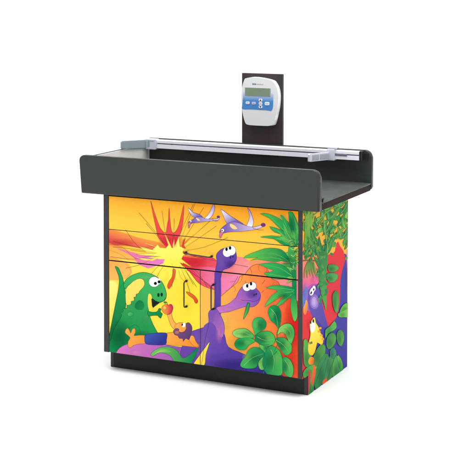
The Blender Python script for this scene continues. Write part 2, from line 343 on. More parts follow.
(0,1,(240,110,40),(222,76,44),(1461,2245,1648,1857),[1589,2248,19,11,24,-5,14,-16,2,-40,-7,-57,-12,-55,-16,-49,-22,-48,-22,-44,-24,-43,-23,-38,-21,-22,-19,2,-15,19,-7,26,7,32,15,40,19,37,22,32,26,29,20,36,9,53,3,59]),
(0,0,(160,60,30),[1591,2245,17,11,22,-5,13,-14,2,-40,-7,-56,-12,-54,-16,-49,-22,-48,-22,-44,-24,-43,-23,-38,-20,-21,-15,3,-14,18,-6,24,6,32,16,39,18,37,22,31,26,30,20,37,9,53,4,59,8,40],[1588,2250,20,12,26,-5,16,-18,1,-41,-6,-57,-12,-55,-17,-50,-22,-48,-22,-44,-24,-43,-24,-39,-22,-23,-22,3,-16,20,-7,27,6,33,16,39,19,39,23,31,25,30,19,35,9,52,4,59,8,41]),
(0,1,(240,130,40),(220,60,44),(1886,1825,2147,1615),[1886,1821,15,5,30,-3,32,-8,37,-14,41,-20,36,-23,29,-26,24,-29,15,-26,2,-23,-7,-22,-10,-15,-14,-5,-17,2,-15,9,-11,19,-10,27,-17,25,-29,20,-37,18,-33,20,-28,25,-24,26]),
(0,0,(160,60,30),[1887,1818,14,5,29,-3,31,-8,37,-14,41,-20,36,-22,28,-26,24,-29,15,-25,2,-22,-7,-21,-9,-14,-12,-4,-15,2,-14,8,-10,18,-11,27,-17,26,-30,20,-37,19,-32,19,-28,25,-24,26,-9,17],[1885,1824,16,5,31,-3,32,-8,37,-14,42,-20,36,-23,30,-27,24,-29,15,-27,2,-24,-7,-23,-11,-16,-16,-6,-18,2,-16,10,-12,20,-10,26,-16,25,-29,19,-37,19,-33,19,-28,26,-25,26,-9,18]),
(0,0,(120,70,30),[498,2950,73,-95,106,-129,120,-90,146,-9,157,30,111,26],[504,2955,73,-96,105,-129,118,-90,143,-9,157,30,111,25]),
(0,0,(120,70,30),[809,3324,85,-81,119,-113,109,-103,86,-80,77,-70,54,-48],[815,3329,84,-81,119,-114,108,-103,86,-81,76,-71,53,-48]),
(0,0,(120,70,30),[974,3118,64,-58,90,-81,81,-74,66,-57,58,-50,40,-34],[980,3124,63,-59,89,-82,81,-74,65,-58,58,-50,40,-34]),
(0,0,(120,70,30),[1337,3407,16,-98,22,-138,21,-120,17,-82,18,-71,12,-50],[1344,3408,15,-98,22,-138,20,-120,17,-82,16,-71,12,-50]),
(0,0,(120,70,30),[1615,3274,-3,-122,-4,-168,-3,-122],[1623,3275,-5,-122,-5,-168,-5,-122]),
(0,0,(120,70,30),[2045,3589,-54,-107,-77,-153,-68,-138,-48,-110,-39,-98,-27,-68],[2052,3587,-55,-108,-78,-151,-68,-139,-48,-109,-41,-98,-27,-68]),
(0,0,(120,70,30),[2159,3775,-48,-106,-68,-153,-71,-162,-76,-180,-79,-190,-56,-134],[2166,3773,-48,-106,-69,-153,-72,-162,-77,-180,-80,-189,-56,-133]),
(0,0,(120,70,30),[2272,3540,-77,-120,-108,-169,-98,-151,-74,-109,-67,-96,-47,-67],[2278,3537,-77,-120,-109,-168,-98,-151,-75,-109,-68,-96,-47,-66]),
(0,0,(120,70,30),[2481,3344,-93,-81,-131,-116,-125,-111,-110,-101,-103,-97,-72,-67],[2486,3339,-93,-81,-132,-115,-126,-110,-110,-101,-104,-96,-72,-67]),
(0,0,(120,70,30),[2554,3198,-96,-69,-137,-97,-132,-93,-120,-83,-114,-79,-79,-54],[2558,3193,-96,-68,-138,-97,-132,-93,-120,-82,-115,-78,-79,-55]),
(0,0,(120,70,30),[2806,2992,-135,-65,-190,-90,-178,-76,-152,-47,-138,-33,-96,-21],[2809,2986,-135,-64,-191,-90,-179,-76,-152,-46,-139,-32,-96,-21]),
(0,0,(120,70,30),[3249,2454,-172,12,-246,18,-246,18,-241,19,-241,19,-169,14],[3248,2447,-172,13,-246,18,-246,19,-241,20,-240,20,-169,14]),
(0,0,(120,70,30),[2363,1962,-57,78,-83,109,-88,97,-98,70,-103,58,-74,40],[2357,1958,-57,78,-82,109,-87,97,-97,71,-103,58,-72,40]),
(0,0,(120,70,30),[1977,1820,-29,80,-43,112,-43,104,-46,87,-48,78,-34,54],[1970,1817,-29,80,-41,113,-43,104,-46,87,-46,78,-33,54]),
(0,0,(120,70,30),[2125,1938,-50,63,-71,90,-68,84,-60,74,-56,68,-40,48],[2119,1934,-50,63,-70,90,-67,85,-60,74,-56,69,-38,48]),
(0,0,(120,70,30),[1563,1879,15,87,21,121,10,107,-11,72,-21,62,-16,42],[1556,1880,15,86,22,122,10,105,-10,72,-20,62,-15,42]),
(0,0,(120,70,30),[1166,1942,36,68,50,96,48,83,43,58,43,49,30,33],[1159,1945,36,68,52,95,49,83,43,58,44,49,31,33]),
(0,0,(120,70,30),[977,1975,65,71,91,100,79,86,52,57,45,50,31,35],[972,1979,65,71,92,99,79,86,52,56,46,50,32,35]),
(0,0,(120,70,30),[199,2572,125,1,178,1,177,-1,176,-6,175,-8,122,-6],[199,2579,126,0,178,1,177,-2,176,-7,175,-8,121,-7]),
(0,0,(120,70,30),[198,2688,145,-19,203,-27,192,-22,172,-13,160,-9,111,-6],[200,2695,144,-20,204,-27,191,-23,172,-14,160,-10,111,-6]),
(0,0,(120,70,30),[500,2163,93,27,133,39,132,47,131,65,131,73,91,52],[498,2170,93,26,133,38,132,47,131,63,131,73,92,51]),
(0,0,(120,70,30),[137,2366,144,-5,203,-7,195,10,181,41,173,56,120,41],[138,2373,144,-6,202,-7,195,9,180,40,173,55,120,40]),
(0,0,(120,70,30),[2051,1982,-51,80,-73,112,-65,96,-48,59,-47,49,-33,34],[2045,1978,-51,80,-72,113,-65,96,-47,59,-46,50,-32,34]),
(0,0,(190,150,40),[1715,2242,7,-36,12,-51,20,-47,34,-38,41,-33,29,-22],[1721,2244,8,-37,11,-50,19,-46,33,-37,40,-33,29,-23]),
(0,0,(190,150,40),[1569,2228,23,-59,31,-81,24,-59],[1575,2230,22,-59,31,-81,23,-59]),
(0,1,(30,160,80),(10,112,62),(318,2007,172,751),[248,2176,18,6,32,-9,30,-17,21,-29,18,-39,17,-39,17,-35,16,-35,15,-38,12,-41,10,-45,9,-51,12,-63,12,-72,8,-72,4,-69,1,-70,-6,-71,-13,-70,-19,-71,-29,-76,-40,-83,-49,-88,-52,-91,-57,-103,-60,-106,-46,-74,-14,-11,-18,-2,-8,8,9,69,19,100,21,101,21,97,23,99,22,94,19,86,19,81,19,86,23,96,24,100,19,92,11,78,6,71,-1,63,-11,54,-18,47,-18,42,-21,41,-21,36]),
(0,0,(14,70,44),[249,2172,16,5,31,-7,28,-17,20,-29,18,-38,17,-39,18,-35,16,-34,14,-38,12,-41,10,-45,10,-51,11,-63,12,-72,8,-71,4,-70,1,-70,-6,-70,-12,-70,-20,-70,-28,-76,-40,-83,-50,-88,-51,-91,-57,-103,-60,-105,-46,-75,-12,-8,-14,-2,-6,4,10,69,19,99,21,102,21,97,23,98,22,95,19,85,19,82,19,85,23,96,24,101,18,91,12,79,6,71,-1,64,-11,54,-19,47,-18,42,-21,42,-21,36,-6,23],[247,2180,20,6,34,-9,31,-18,21,-30,18,-39,17,-39,17,-35,17,-35,14,-38,12,-42,10,-44,10,-51,12,-64,11,-72,8,-72,5,-70,1,-70,-6,-71,-13,-70,-20,-72,-28,-76,-41,-83,-49,-89,-52,-90,-57,-104,-60,-105,-46,-75,-17,-12,-21,-3,-11,11,9,70,19,100,22,102,21,96,22,99,22,94,20,86,18,81,20,86,23,96,24,100,18,92,11,78,7,71,-1,62,-11,54,-19,46,-18,42,-21,41,-20,36,-7,24]),
(0,1,(62,178,92),(8,136,72),(834,1955,550,692),[479,1743,-24,27,-8,40,12,50,29,52,42,45,54,41,61,37,70,32,83,30,88,21,82,4,83,-9,90,-23,86,-36,71,-49,57,-60,42,-74,28,-74,15,-57,1,-52,-16,-50,-31,-44,-54,-30,-55,-23,-30,-24,-29,-24,-51,-37,-47,-22,-15,26,-8,44,-23,58,-24,42,-24,-16,-16,-41,0,-81,8,-92,11,-68,20,-67,33,-79,45,-86,63,-95,66,-99,61,-100,44,-95,33,-94,-33,-62,-637,-104,-644,-53,-29,107,78,164,42,133,52,125,71,114,63,95,28,57,12,42,-22,10,-18,7,39,23,42,28,-9,27,-7,24,48,9,48,11,-5,35,-3,35,56,13,56,13,-2,31,-6,31,45,11,43,12,-6,35,-10,33,28,8,28,5,-5,23,-3,25,32,10,31,10,-5,26,-6,29,25,20,34,21,37,29,23,29,-18,30,-42,16,-64,-16,-74,-32,-73,-45,-67,-39,-54,-11]),
(0,0,(12,80,48),[483,1746,-24,26,-7,38,12,49,28,51,41,44,53,41,61,36,70,32,82,30,87,21,81,4,83,-9,89,-23,85,-36,71,-48,57,-59,41,-74,28,-73,14,-57,1,-51,-15,-49,-30,-43,-53,-28,-55,-24,-31,-24,-29,-24,-50,-37,-44,-21,-11,23,-9,45,-22,58,-26,43,-31,-18,-16,-42,-1,-82,8,-92,12,-68,20,-68,33,-79,45,-86,63,-95,66,-99,61,-100,44,-95,32,-92,-29,-58,-636,-104,-643,-53,-26,102,79,164,42,133,52,125,70,114,63,94,29,58,12,44,-25,13,-16,1,37,22,44,29,-9,31,-8,19,45,8,52,13,-4,38,-5,31,54,12,58,14,-1,35,-6,27,41,10,47,14,-5,38,-10,31,23,5,31,7,-3,26,-4,22,29,8,34,12,-5,30,-6,26,24,18,34,21,38,29,23,32,-18,33,-45,17,-66,-16,-75,-33,-73,-45,-66,-39,-52,-10,-41,8],[475,1740,-25,28,-7,42,12,51,29,53,43,46,54,41,62,37,71,32,83,31,88,21,84,4,83,-9,91,-24,87,-36,71,-49,58,-60,43,-75,28,-74,14,-58,1,-53,-16,-52,-32,-45,-55,-30,-55,-24,-29,-22,-29,-25,-52,-37,-50,-23,-18,28,-9,45,-22,57,-23,40,-17,-14,-15,-39,-1,-81,8,-91,12,-68,19,-67,33,-78,45,-86,63,-95,66,-98,61,-101,44,-95,33,-95,-36,-67,-638,-104,-645,-53,-33,111,79,165,42,133,52,125,70,115,64,94,28,56,12,41,-21,8,-19,12,41,24,40,26,-10,24,-5,29,50,10,46,10,-7,31,-1,38,59,15,53,11,-4,28,-4,34,47,13,40,10,-7,31,-9,36,31,11,25,3,-5,20,-3,28,35,12,29,8,-7,23,-6,31,27,22,35,21,36,28,21,27,-16,26,-39,16,-63,-16,-73,-32,-72,-45,-68,-39,-56,-11,-43,8]),
(0,2,(0,104,60),0.65,[362,752,306,36,-59,-225,-153,-153,-190,-24,-155,117,-58,213,60,227,155,153,190,21,152,-118]),
(0,2,(120,210,124),0.6,[973,2029,208,21,-40,-46,-104,-36,-128,-13,-105,16,-40,38,40,46,105,36,129,12,103,-15]),
(0,2,(70,186,104),0.5,[971,1192,93,10,-18,-122,-46,-79,-58,-7,-46,69,-17,119,18,122,46,79,57,6,46,-69]),
(0,2,(0,122,70),0.6,[854,769,301,35,-57,-115,-151,-84,-187,-23,-152,49,-58,102,59,116,152,85,187,21,150,-49]),
(0,2,(60,176,96),0.5,[716,1451,117,12,-23,-62,-58,-44,-72,-7,-59,31,-22,58,23,62,58,44,72,7,59,-31]),
(0,1,(253,226,110),(254,220,90),(492,1954,939,1456),[503,1738,46,66,58,50,53,48,55,39,61,31,58,16,47,-6,36,-21,20,-37,3,-44,-18,-41,-29,-40,-37,-37,-35,-33,-12,-28,-11,-23,-29,-10,-27,-10,-5,-29,-3,-28,-25,-5,-23,-7,6,-34,2,-35,-35,-11,-37,-10,2,-28,-2,-28,-50,-27,-54,-5,-19,42,-4,67,-4,109]),
(0,0,(14,80,48),[506,1737,46,65,58,50,52,48,55,39,60,30,57,16,46,-6,34,-20,19,-36,4,-43,-18,-40,-29,-40,-37,-36,-34,-34,-13,-28,-11,-22,-27,-9,-29,-12,-5,-30,-3,-26,-22,-4,-26,-9,5,-35,3,-33,-33,-10,-38,-11,1,-30,-1,-26,-49,-26,-51,-6,-17,41,-5,67,-4,108,13,109],[500,1740,46,66,59,50,53,48,55,40,62,30,59,17,49,-6,37,-22,20,-38,4,-45,-18,-43,-31,-40,-37,-37,-34,-33,-12,-27,-12,-25,-30,-10,-25,-9,-4,-27,-4,-29,-27,-7,-21,-5,6,-32,2,-37,-38,-13,-34,-9,3,-25,-3,-31,-53,-28,-56,-5,-20,44,-5,68,-4,109,13,109]),
(0,1,(254,226,84),(253,220,70),(1011,1695,1159,1312),[1030,1688,18,11,23,-5,18,-14,12,-33,8,-45,4,-45,-3,-40,-6,-39,1,-33,18,-22,25,-15,11,-19,-15,-31,-29,-33,-26,-20,-19,1,-17,15,-11,20,-14,47,-12,62,-6,62,2,65,7,65]),
(0,1,(30,30,24),(30,30,24),(1096,1608,1285,1437),[1101,1608,21,0,32,-18,33,-18,38,-10,40,-10,20,-11,-14,-15,-32,-16,-32,-19,-26,-27,-25,-29,-20,-14,-13,9,-9,23,-5,27,-8,44,-5,51]),
(0,1,(6,112,66),(20,140,76),(706,1529,931,1354),[714,1439,23,35,34,40,34,25,34,3,34,-11,27,-17,18,-21,11,-25,2,-27,-5,-29,-13,-29,-21,-23,-34,-13,-41,-5,-36,-1,-27,4,-22,10,-15,14,-9,19,-2,24]),
(0,1,(90,190,110),(30,150,80),(538,1270,673,1192),[674,1238,-7,-21,-19,-18,-27,-12,-31,-4,-27,6,-19,15,-6,20,6,21,19,18,28,13,30,3,27,-6,19,-15]),
(0,0,(14,100,56),[671,1239,-7,-21,-18,-17,-26,-12,-29,-3,-26,6,-18,13,-6,19,6,20,18,17,26,12,29,3,27,-6,17,-13,7,-20],[676,1238,-7,-22,-20,-19,-28,-13,-31,-3,-28,6,-20,15,-7,21,7,23,20,19,28,13,31,3,29,-6,19,-15,7,-21]),
(0,1,(20,150,78),(10,130,68),(1002,1395,1347,1229),[1010,1331,30,5,45,-4,43,-2,36,5,34,7,28,12,18,22,12,27,13,18,18,5,18,-4,11,-9,-3,-17,-10,-21,-3,-19,13,-14,20,-11,14,-12,-1,-13,-7,-15,-8,-15,-6,-19,-8,-20,-9,-12,-14,2,-15,10,-14,11,-9,9,-7,10,-12,6,-30,-2,-40,-5,-39,-6,-38,-9,-37,-10,-27,1,-17,25,-7,37]),
(0,0,(10,70,44),[1010,1327,30,6,44,-5,44,-2,36,5,35,8,29,13,20,23,12,27,11,17,15,3,16,-3,10,-8,-3,-14,-10,-22,-3,-21,15,-15,20,-11,12,-11,0,-11,-7,-14,-9,-15,-6,-20,-7,-19,-8,-10,-10,2,-15,10,-13,11,-9,9,-7,10,-14,6,-31,-1,-40,-5,-40,-6,-38,-10,-36,-10,-25,1,-15,24,-7,35,8,26],[1010,1335,31,5,45,-5,42,-2,36,5,33,8,27,11,17,21,12,26,14,20,20,5,20,-4,13,-11,-3,-18,-10,-22,-3,-17,12,-12,20,-11,14,-13,0,-16,-7,-15,-8,-15,-7,-19,-7,-21,-12,-13,-17,2,-16,10,-14,11,-9,10,-7,9,-9,5,-30,-1,-40,-5,-39,-6,-37,-10,-38,-10,-30,2,-18,27,-7,38,8,27]),
(0,1,(255,255,255),(255,255,255),(1036,2043,1284,1858),[1284,1962,-12,-47,-34,-41,-50,-26,-55,-6,-50,16,-35,34,-12,46,12,48,35,41,50,26,55,5,50,-16,34,-34]),
(0,0,(30,60,50),[1281,1963,-12,-47,-34,-40,-48,-25,-54,-6,-48,16,-34,33,-12,44,12,47,34,40,49,25,53,5,49,-16,33,-33,12,-45],[1288,1962,-13,-48,-35,-43,-51,-26,-57,-6,-51,17,-36,35,-13,47,13,49,36,42,51,27,57,5,51,-16,35,-35,13,-47]),
(0,1,(245,250,250),(245,250,250),(1222,2026,1309,1916),[1309,1975,-4,-27,-12,-22,-17,-13,-20,-2,-17,10,-12,20,-5,26,5,27,12,22,17,13,20,2,17,-10,12,-20]),
(0,1,(14,12,18),(14,12,18),(1153,1949,1222,1894),[1222,1925,-3,-14,-10,-12,-14,-7,-15,-2,-14,5,-9,10,-4,13,4,14,9,12,14,8,15,1,14,-4,10,-10]),
(0,1,(14,12,18),(14,12,18),(1239,1989,1308,1934),[1308,1965,-3,-14,-10,-12,-14,-8,-15,-1,-14,5,-9,10,-4,13,4,14,9,12,14,7,15,2,14,-5,10,-10]),
(0,1,(10,50,34),(10,50,34),(1230,1730,1285,1657),[1285,1696,-3,-18,-7,-14,-11,-9,-13,-2,-11,7,-7,13,-3,18,3,18,8,15,11,9,12,1,11,-7,7,-13]),
(0,1,(10,50,34),(10,50,34),(1304,1745,1359,1671),[1359,1711,-3,-18,-7,-15,-11,-9,-12,-1,-11,7,-8,13,-3,17,3,18,8,15,11,9,12,1,11,-6,7,-14]),
(0,0,(10,70,44),[1087,1579,29,-12,42,-16,48,-9,53,4,58,11,48,16,31,26,20,30,13,22],[1091,1586,29,-12,42,-15,45,-9,52,4,56,11,46,15,28,24,19,29,13,21]),
(0,0,(10,100,56),[496,858,55,51,76,68,67,44,46,0,39,-23,30,-32,21,-44,12,-52,7,-38],[490,863,55,51,77,68,70,45,51,0,40,-25,31,-33,21,-45,11,-53,7,-38]),
(0,1,(222,122,196),(128,82,178),(314,457,2152,560),[252,313,4,39,8,35,19,35,29,41,39,41,53,39,74,40,91,38,105,28,179,23,214,16,199,11,167,0,153,-7,146,0,147,11,140,17,114,21,73,42,63,50,34,-10,85,-221,66,-314,-151,-234,-593,-86,-836,-8,-623,35,-63,74,30,133]),
(0,0,(120,50,120),[256,313,3,39,9,34,18,35,29,40,39,41,52,38,73,40,91,38,105,28,178,23,214,16,199,10,166,0,153,-6,146,0,148,11,140,17,115,21,74,43,62,49,30,-9,85,-220,65,-313,-148,-231,-592,-86,-836,-8,-622,35,-60,72,30,132,34,110],[249,313,3,39,9,35,19,37,29,40,40,43,53,38,75,40,91,39,106,28,179,23,214,16,200,11,167,0,152,-7,146,0,147,11,140,17,113,20,72,43,64,50,38,-12,85,-221,66,-315,-153,-236,-595,-87,-836,-8,-623,35,-66,76,31,135,34,110]),
(0,2,(238,150,216),0.6,[714,464,279,35,-53,-67,-140,-55,-173,-21,-141,20,-54,54,54,67,141,55,174,21,139,-21]),
(0,2,(160,98,190),0.5,[1567,609,317,39,-61,-67,-158,-56,-197,-24,-160,17,-61,52,61,68,161,56,196,24,159,-18]),
(0,2,(96,62,160),0.5,[1929,532,179,22,-34,-75,-90,-55,-111,-14,-90,33,-35,67,35,76,90,55,111,13,90,-33]),
(0,1,(112,74,172),(70,52,152),(2086,1175,2967,224),[1859,950,21,35,43,20,51,20,74,33,91,36,91,37,94,42,95,43,77,27,38,2,32,-11,31,-20,46,-42,50,-56,44,-64,21,-76,16,-83,46,-70,96,-42,126,-28,138,-37,145,-54,155,-62,164,-67,194,-75,202,-79,142,-76,45,-68,6,-81,-51,-49,-669,-148,-947,-165,-708,-3,-183,318,86,483]),
(0,0,(70,40,110),[1862,949,20,34,42,20,51,19,75,33,90,36,91,37,94,43,95,42,76,27,38,2,31,-10,29,-21,46,-41,50,-56,44,-63,21,-76,16,-83,47,-71,97,-42,126,-29,138,-37,144,-54,156,-62,164,-67,194,-75,202,-79,141,-75,44,-68,6,-79,-48,-47,-669,-147,-947,-165,-706,-3,-182,316,86,481,98,360],[1856,951,22,36,44,21,51,20,74,32,91,37,91,37,94,42,95,43,77,27,40,2,33,-11,31,-21,46,-42,50,-56,45,-65,22,-76,15,-82,46,-69,95,-42,126,-28,138,-38,144,-53,156,-62,164,-68,194,-74,202,-79,142,-76,46,-70,6,-83,-53,-51,-670,-148,-947,-165,-709,-3,-186,320,86,484,99,360]),
(0,1,(120,80,176),(104,70,168),(1749,834,2308,1100),[1703,725,38,34,113,51,119,66,135,126,148,144,104,41,37,-158,-6,-260,-31,-195,-62,-50,-93,-1,-72,23,-11,55,12,79,-29,57,-131,5,-173,-18]),
(0,1,(250,172,74),(244,148,52),(504,893,1017,645),[495,896,22,29,26,14,26,-24,22,-34,13,-28,11,-11,16,40,20,48,32,19,28,-2,12,-33,0,-44,-26,-43,-10,-30,55,9,82,18,100,10,84,-10,23,-65,-24,-70,-92,-29,-109,-17,-74,-23,-58,-24,-32,-27,-28,-22,-37,-3,-29,16,-4,49,11,57,29,43,19,37,-30,30,-42,24,-29,18,-19,19,0,29]),
(0,0,(150,70,30),[498,895,21,28,23,12,24,-22,22,-34,12,-28,18,-11,16,41,20,47,29,18,25,-1,11,-32,0,-43,-25,-42,-9,-33,57,8,82,18,100,10,81,-9,23,-63,-23,-68,-91,-28,-109,-16,-74,-24,-58,-24,-34,-28,-26,-21,-35,-3,-26,15,-4,47,10,57,29,42,19,38,-31,32,-42,25,-28,17,-19,18,1,28,12,29],[492,898,23,29,30,15,27,-25,22,-34,13,-29,5,-11,16,40,20,48,34,21,32,-2,12,-35,0,-46,-26,-43,-11,-26,52,9,83,18,101,10,85,-10,25,-67,-26,-74,-94,-29,-109,-17,-73,-22,-57,-24,-32,-28,-29,-22,-39,-3,-31,18,-4,50,10,58,30,43,18,35,-29,28,-41,25,-29,18,-20,19,0,31,12,31]),
(0,1,(250,172,74),(244,148,52),(1476,964,1974,739),[1372,898,51,34,71,20,64,14,45,15,40,9,43,-4,49,-25,54,-38,58,-31,67,-16,71,-10,63,-12,50,-18,42,-20,27,-20,9,-22,-5,-24,-15,-17,-28,-5,-38,1,-43,1,-88,-2,-111,-2,-116,-3,-130,-11,-135,-11,-95,10,-34,52,7,74]),
(0,0,(150,70,30),[1374,896,50,33,70,20,65,14,45,15,39,9,41,-4,49,-24,54,-38,58,-32,68,-16,71,-10,62,-12,50,-18,42,-19,26,-20,9,-21,-5,-22,-14,-15,-25,-5,-38,1,-43,1,-88,-2,-112,-2,-116,-3,-130,-11,-135,-11,-93,10,-33,50,7,73,27,60],[1370,901,51,33,72,21,65,14,45,15,40,9,44,-4,51,-25,53,-38,58,-32,66,-16,71,-9,63,-12,50,-18,43,-20,28,-21,9,-23,-5,-26,-17,-18,-29,-6,-38,1,-43,1,-88,-2,-111,-2,-117,-3,-129,-11,-136,-11,-96,10,-35,54,6,76,28,61]),
(0,1,(60,84,172),(46,52,140),(1063,875,1247,672),[960,850,51,22,69,17,69,14,66,14,65,12,57,7,47,4,42,0,28,-12,6,-30,-9,-43,-9,-42,1,-39,-1,-38,-24,-30,-65,-19,-89,-12,-86,-8,-77,-7,-74,-4,-55,7,-27,23,-7,33,-2,34,-2,34,4,34]),
(0,0,(30,30,90),[961,847,51,22,69,17,69,14,65,14,65,12,57,7,47,4,41,0,26,-11,5,-29,-8,-42,-10,-42,1,-39,0,-37,-22,-28,-64,-19,-89,-12,-86,-8,-77,-7,-74,-4,-54,7,-24,22,-8,32,-1,34,-3,33,4,33,22,29],[959,853,51,22,70,17,69,14,65,14,66,12,57,7,48,4,42,0,29,-13,7,-32,-8,-43,-10,-42,1,-38,-1,-39,-25,-32,-66,-20,-90,-12,-86,-8,-78,-7,-74,-4,-56,7,-28,24,-8,34,-1,35,-3,33,5,36,23,30]),
(0,1,(250,172,74),(248,180,90),(1409,1403,1636,1023),[1396,1451,41,8,56,-1,43,-13,15,-30,3,-43,5,-43,11,-42,14,-43,21,-40,36,-36,42,-33,26,-32,-2,-37,-19,-34,-25,-17,-33,10,-38,28,-34,32,-23,33,-18,36,-17,39,-15,42,-14,45,-17,37,-24,24,-28,17,-18,19,-7,26,3,28]),
(0,0,(150,70,30),[1396,1448,41,8,55,-1,41,-13,15,-28,2,-43,5,-43,12,-42,14,-43,21,-40,36,-37,43,-34,25,-31,-3,-34,-18,-34,-22,-15,-31,10,-38,28,-33,32,-23,32,-18,36,-16,38,-16,43,-14,44,-17,38,-25,24,-27,18,-18,17,-6,26,2,27,16,18],[1396,1454,42,8,56,-1,44,-14,16,-31,3,-43,5,-44,12,-41,14,-42,20,-40,35,-35,43,-34,26,-33,-2,-38,-20,-36,-27,-18,-35,10,-39,29,-33,32,-24,33,-18,37,-17,38,-15,43,-14,44,-17,37,-24,24,-27,17,-19,19,-7,28,2,29,17,20]),
(0,1,(250,172,74),(244,148,52),(1949,950,2161,744),[1952,922,24,21,37,14,32,0,19,-22,15,-35,16,-36,27,-35,28,-35,11,-27,-16,-18,-32,-11,-35,1,-34,18,-37,31,-29,32,-18,35,-11,37]),
(0,0,(150,70,30),[1954,920,23,21,36,13,30,0,18,-20,15,-35,16,-37,27,-35,28,-34,11,-26,-14,-16,-31,-10,-33,1,-34,18,-36,30,-29,32,-18,34,-11,37,3,29],[1950,924,24,22,39,14,34,0,20,-23,15,-36,16,-35,26,-35,29,-35,12,-29,-18,-21,-34,-11,-36,1,-36,19,-37,30,-29,33,-19,36,-10,37,2,31]),
(0,1,(252,178,84),(244,148,52),(1626,1173,1959,989),[1626,1095,7,21,16,21,21,17,26,15,32,11,33,8,33,4,34,0,34,-4,34,-9,34,-12,22,-20,7,-32,-5,-40,-16,-35,-29,-29,-40,-25,-41,-12,-41,6,-42,19,-35,15,-18,2,-17,0,-15,7,-16,20,-13,27]),
(0,0,(150,70,30),[1629,1094,7,21,15,20,21,17,26,14,31,12,32,7,33,4,34,0,32,-4,35,-8,33,-13,21,-19,6,-31,-4,-38,-15,-34,-29,-29,-39,-24,-40,-12,-40,6,-41,19,-35,15,-20,2,-16,0,-14,7,-15,19,-13,26,-5,25],[1623,1095,7,23,17,20,21,18,27,15,32,12,34,8,33,4,35,0,34,-4,35,-9,34,-13,23,-20,7,-34,-5,-40,-16,-36,-30,-30,-41,-25,-42,-13,-43,6,-42,19,-34,15,-18,2,-18,0,-16,8,-16,20,-13,27,-5,26]),
(0,1,(128,84,128),(92,56,110),(1613,1142,1974,901),[1596,1001,31,37,43,26,36,-3,24,-14,-9,-20,-11,-19,19,-14,32,-4,46,11,44,23,27,37,14,40,-11,31,-9,27,18,28,28,19,31,-1,30,-16,24,-32,16,-41,-3,-47,-11,-51,-15,-57,-18,-52,-14,-30,-20,-19,-28,13,-32,10,-33,-39,-27,-34,-2,25,-5,34,-39,-1,-42,-2,-17,24,-16,26,-36,5,-35,8,-24,33]),
(0,0,(70,36,70),[1598,999,31,37,42,25,34,-2,22,-14,-9,-17,-11,-21,20,-15,34,-5,47,11,46,24,27,38,14,41,-11,32,-9,26,17,26,27,18,29,-1,28,-15,24,-31,15,-41,-2,-46,-11,-51,-15,-57,-18,-51,-14,-30,-17,-17,-26,13,-35,10,-35,-40,-25,-33,2,23,-6,36,-40,-1,-41,-2,-16,23,-17,27,-37,5,-34,8,-23,31,-6,39],[1593,1003,32,37,44,27,38,-3,27,-16,-10,-22,-10,-17,16,-12,31,-4,45,11,43,22,26,36,13,39,-10,30,-10,28,20,30,30,20,32,-1,31,-17,25,-32,16,-43,-2,-47,-12,-51,-15,-58,-18,-51,-15,-32,-22,-20,-30,14,-29,10,-32,-38,-29,-36,-6,28,-3,32,-37,-2,-43,-2,-19,25,-15,26,-35,4,-36,8,-26,34,-6,40]),
(0,1,(196,120,90),(180,104,84),(1633,1005,1733,957),[1733,987,-5,-14,-14,-12,-20,-8,-22,-3,-20,4,-14,9,-5,12,5,14,14,12,20,8,22,3,20,-4,14,-9]),
(0,1,(255,255,255),(255,255,255),(1788,1189,1875,1107),[1872,1142,-10,-20,-17,-14,-20,-6,-18,3,-13,11,-6,18,2,21,11,19,17,14,19,7,18,-3,14,-12,6,-18]),
(0,1,(20,16,30),(20,16,30),(1780,1174,1815,1127),[1813,1148,-5,-11,-8,-8,-7,-4,-7,1,-4,6,-2,9,3,12,5,11,7,8,8,4,7,-1,4,-6,1,-9]),
(0,1,(246,160,50),(206,20,80),(1418,1444,1500,1443),[1347,1471,20,20,26,18,24,11,18,1,17,-6,19,-3,26,8,28,12,24,2,18,-12,13,-22,7,-24,1,-24,-6,-27,-10,-26,-15,-25,-19,-25,-20,-18,-22,-11,-24,-4,-24,0,-27,7,-28,12,-23,14,-18,18,-13,20,-8,20,-1,22,6,22]),
(0,0,(150,30,40),[1349,1469,20,20,25,17,24,11,16,1,17,-6,20,-3,27,8,28,12,22,2,16,-12,13,-20,7,-23,0,-24,-5,-27,-10,-25,-15,-25,-18,-24,-20,-18,-21,-10,-23,-4,-23,0,-26,7,-28,11,-22,15,-18,17,-13,19,-7,20,-1,21,5,21,11,20],[1345,1473,20,20,26,18,25,12,20,1,17,-6,18,-3,25,8,28,12,26,2,19,-13,14,-23,8,-24,0,-25,-6,-28,-10,-26,-15,-26,-19,-25,-22,-18,-22,-11,-25,-5,-25,0,-27,7,-29,12,-23,15,-19,18,-13,20,-8,21,-1,23,5,23,12,20]),
(0,1,(255,214,130),(248,180,90),(1374,1478,1429,1421),[1429,1452,-3,-14,-8,-12,-11,-8,-12,-1,-11,5,-7,11,-3,14,3,14,7,12,11,7,13,2,10,-5,8,-11]),
(0,0,(120,50,20),[1469,1513,-4,18,-7,25,-4,17],[1458,1510,-5,18,-6,24,-4,18]),
(0,1,(60,160,60),(30,130,60),(1370,1577,1448,1537),[1448,1565,-10,8,-19,6,-17,2,-15,-8,-13,-12,-4,-11,11,-8,19,-7,17,-1,14,7,13,13]),
(0,1,(110,196,90),(14,132,80),(1178,562,2018,423),[1078,457,14,26,30,34,38,33,45,30,52,28,56,23,61,18,64,12,62,3,58,-6,56,-16,48,-20,37,-29,29,-34,27,-29,21,-26,19,-22,29,-6,43,17,52,33,54,41,63,61,66,69,42,35,6,-23,-17,-57,-23,-58,-23,-51,-29,-53,-28,-50,-16,-48,-15,-44,-38,-30,-106,-16,-137,-4,-102,7,-21,21,1,35,-4,35,-13,30,-18,30,-27,26,-40,20,-49,16,-50,9,-52,1,-53,-7,-47,-13,-41,-24,-35,-31,-30,-20,-29,-2,-23,9]),
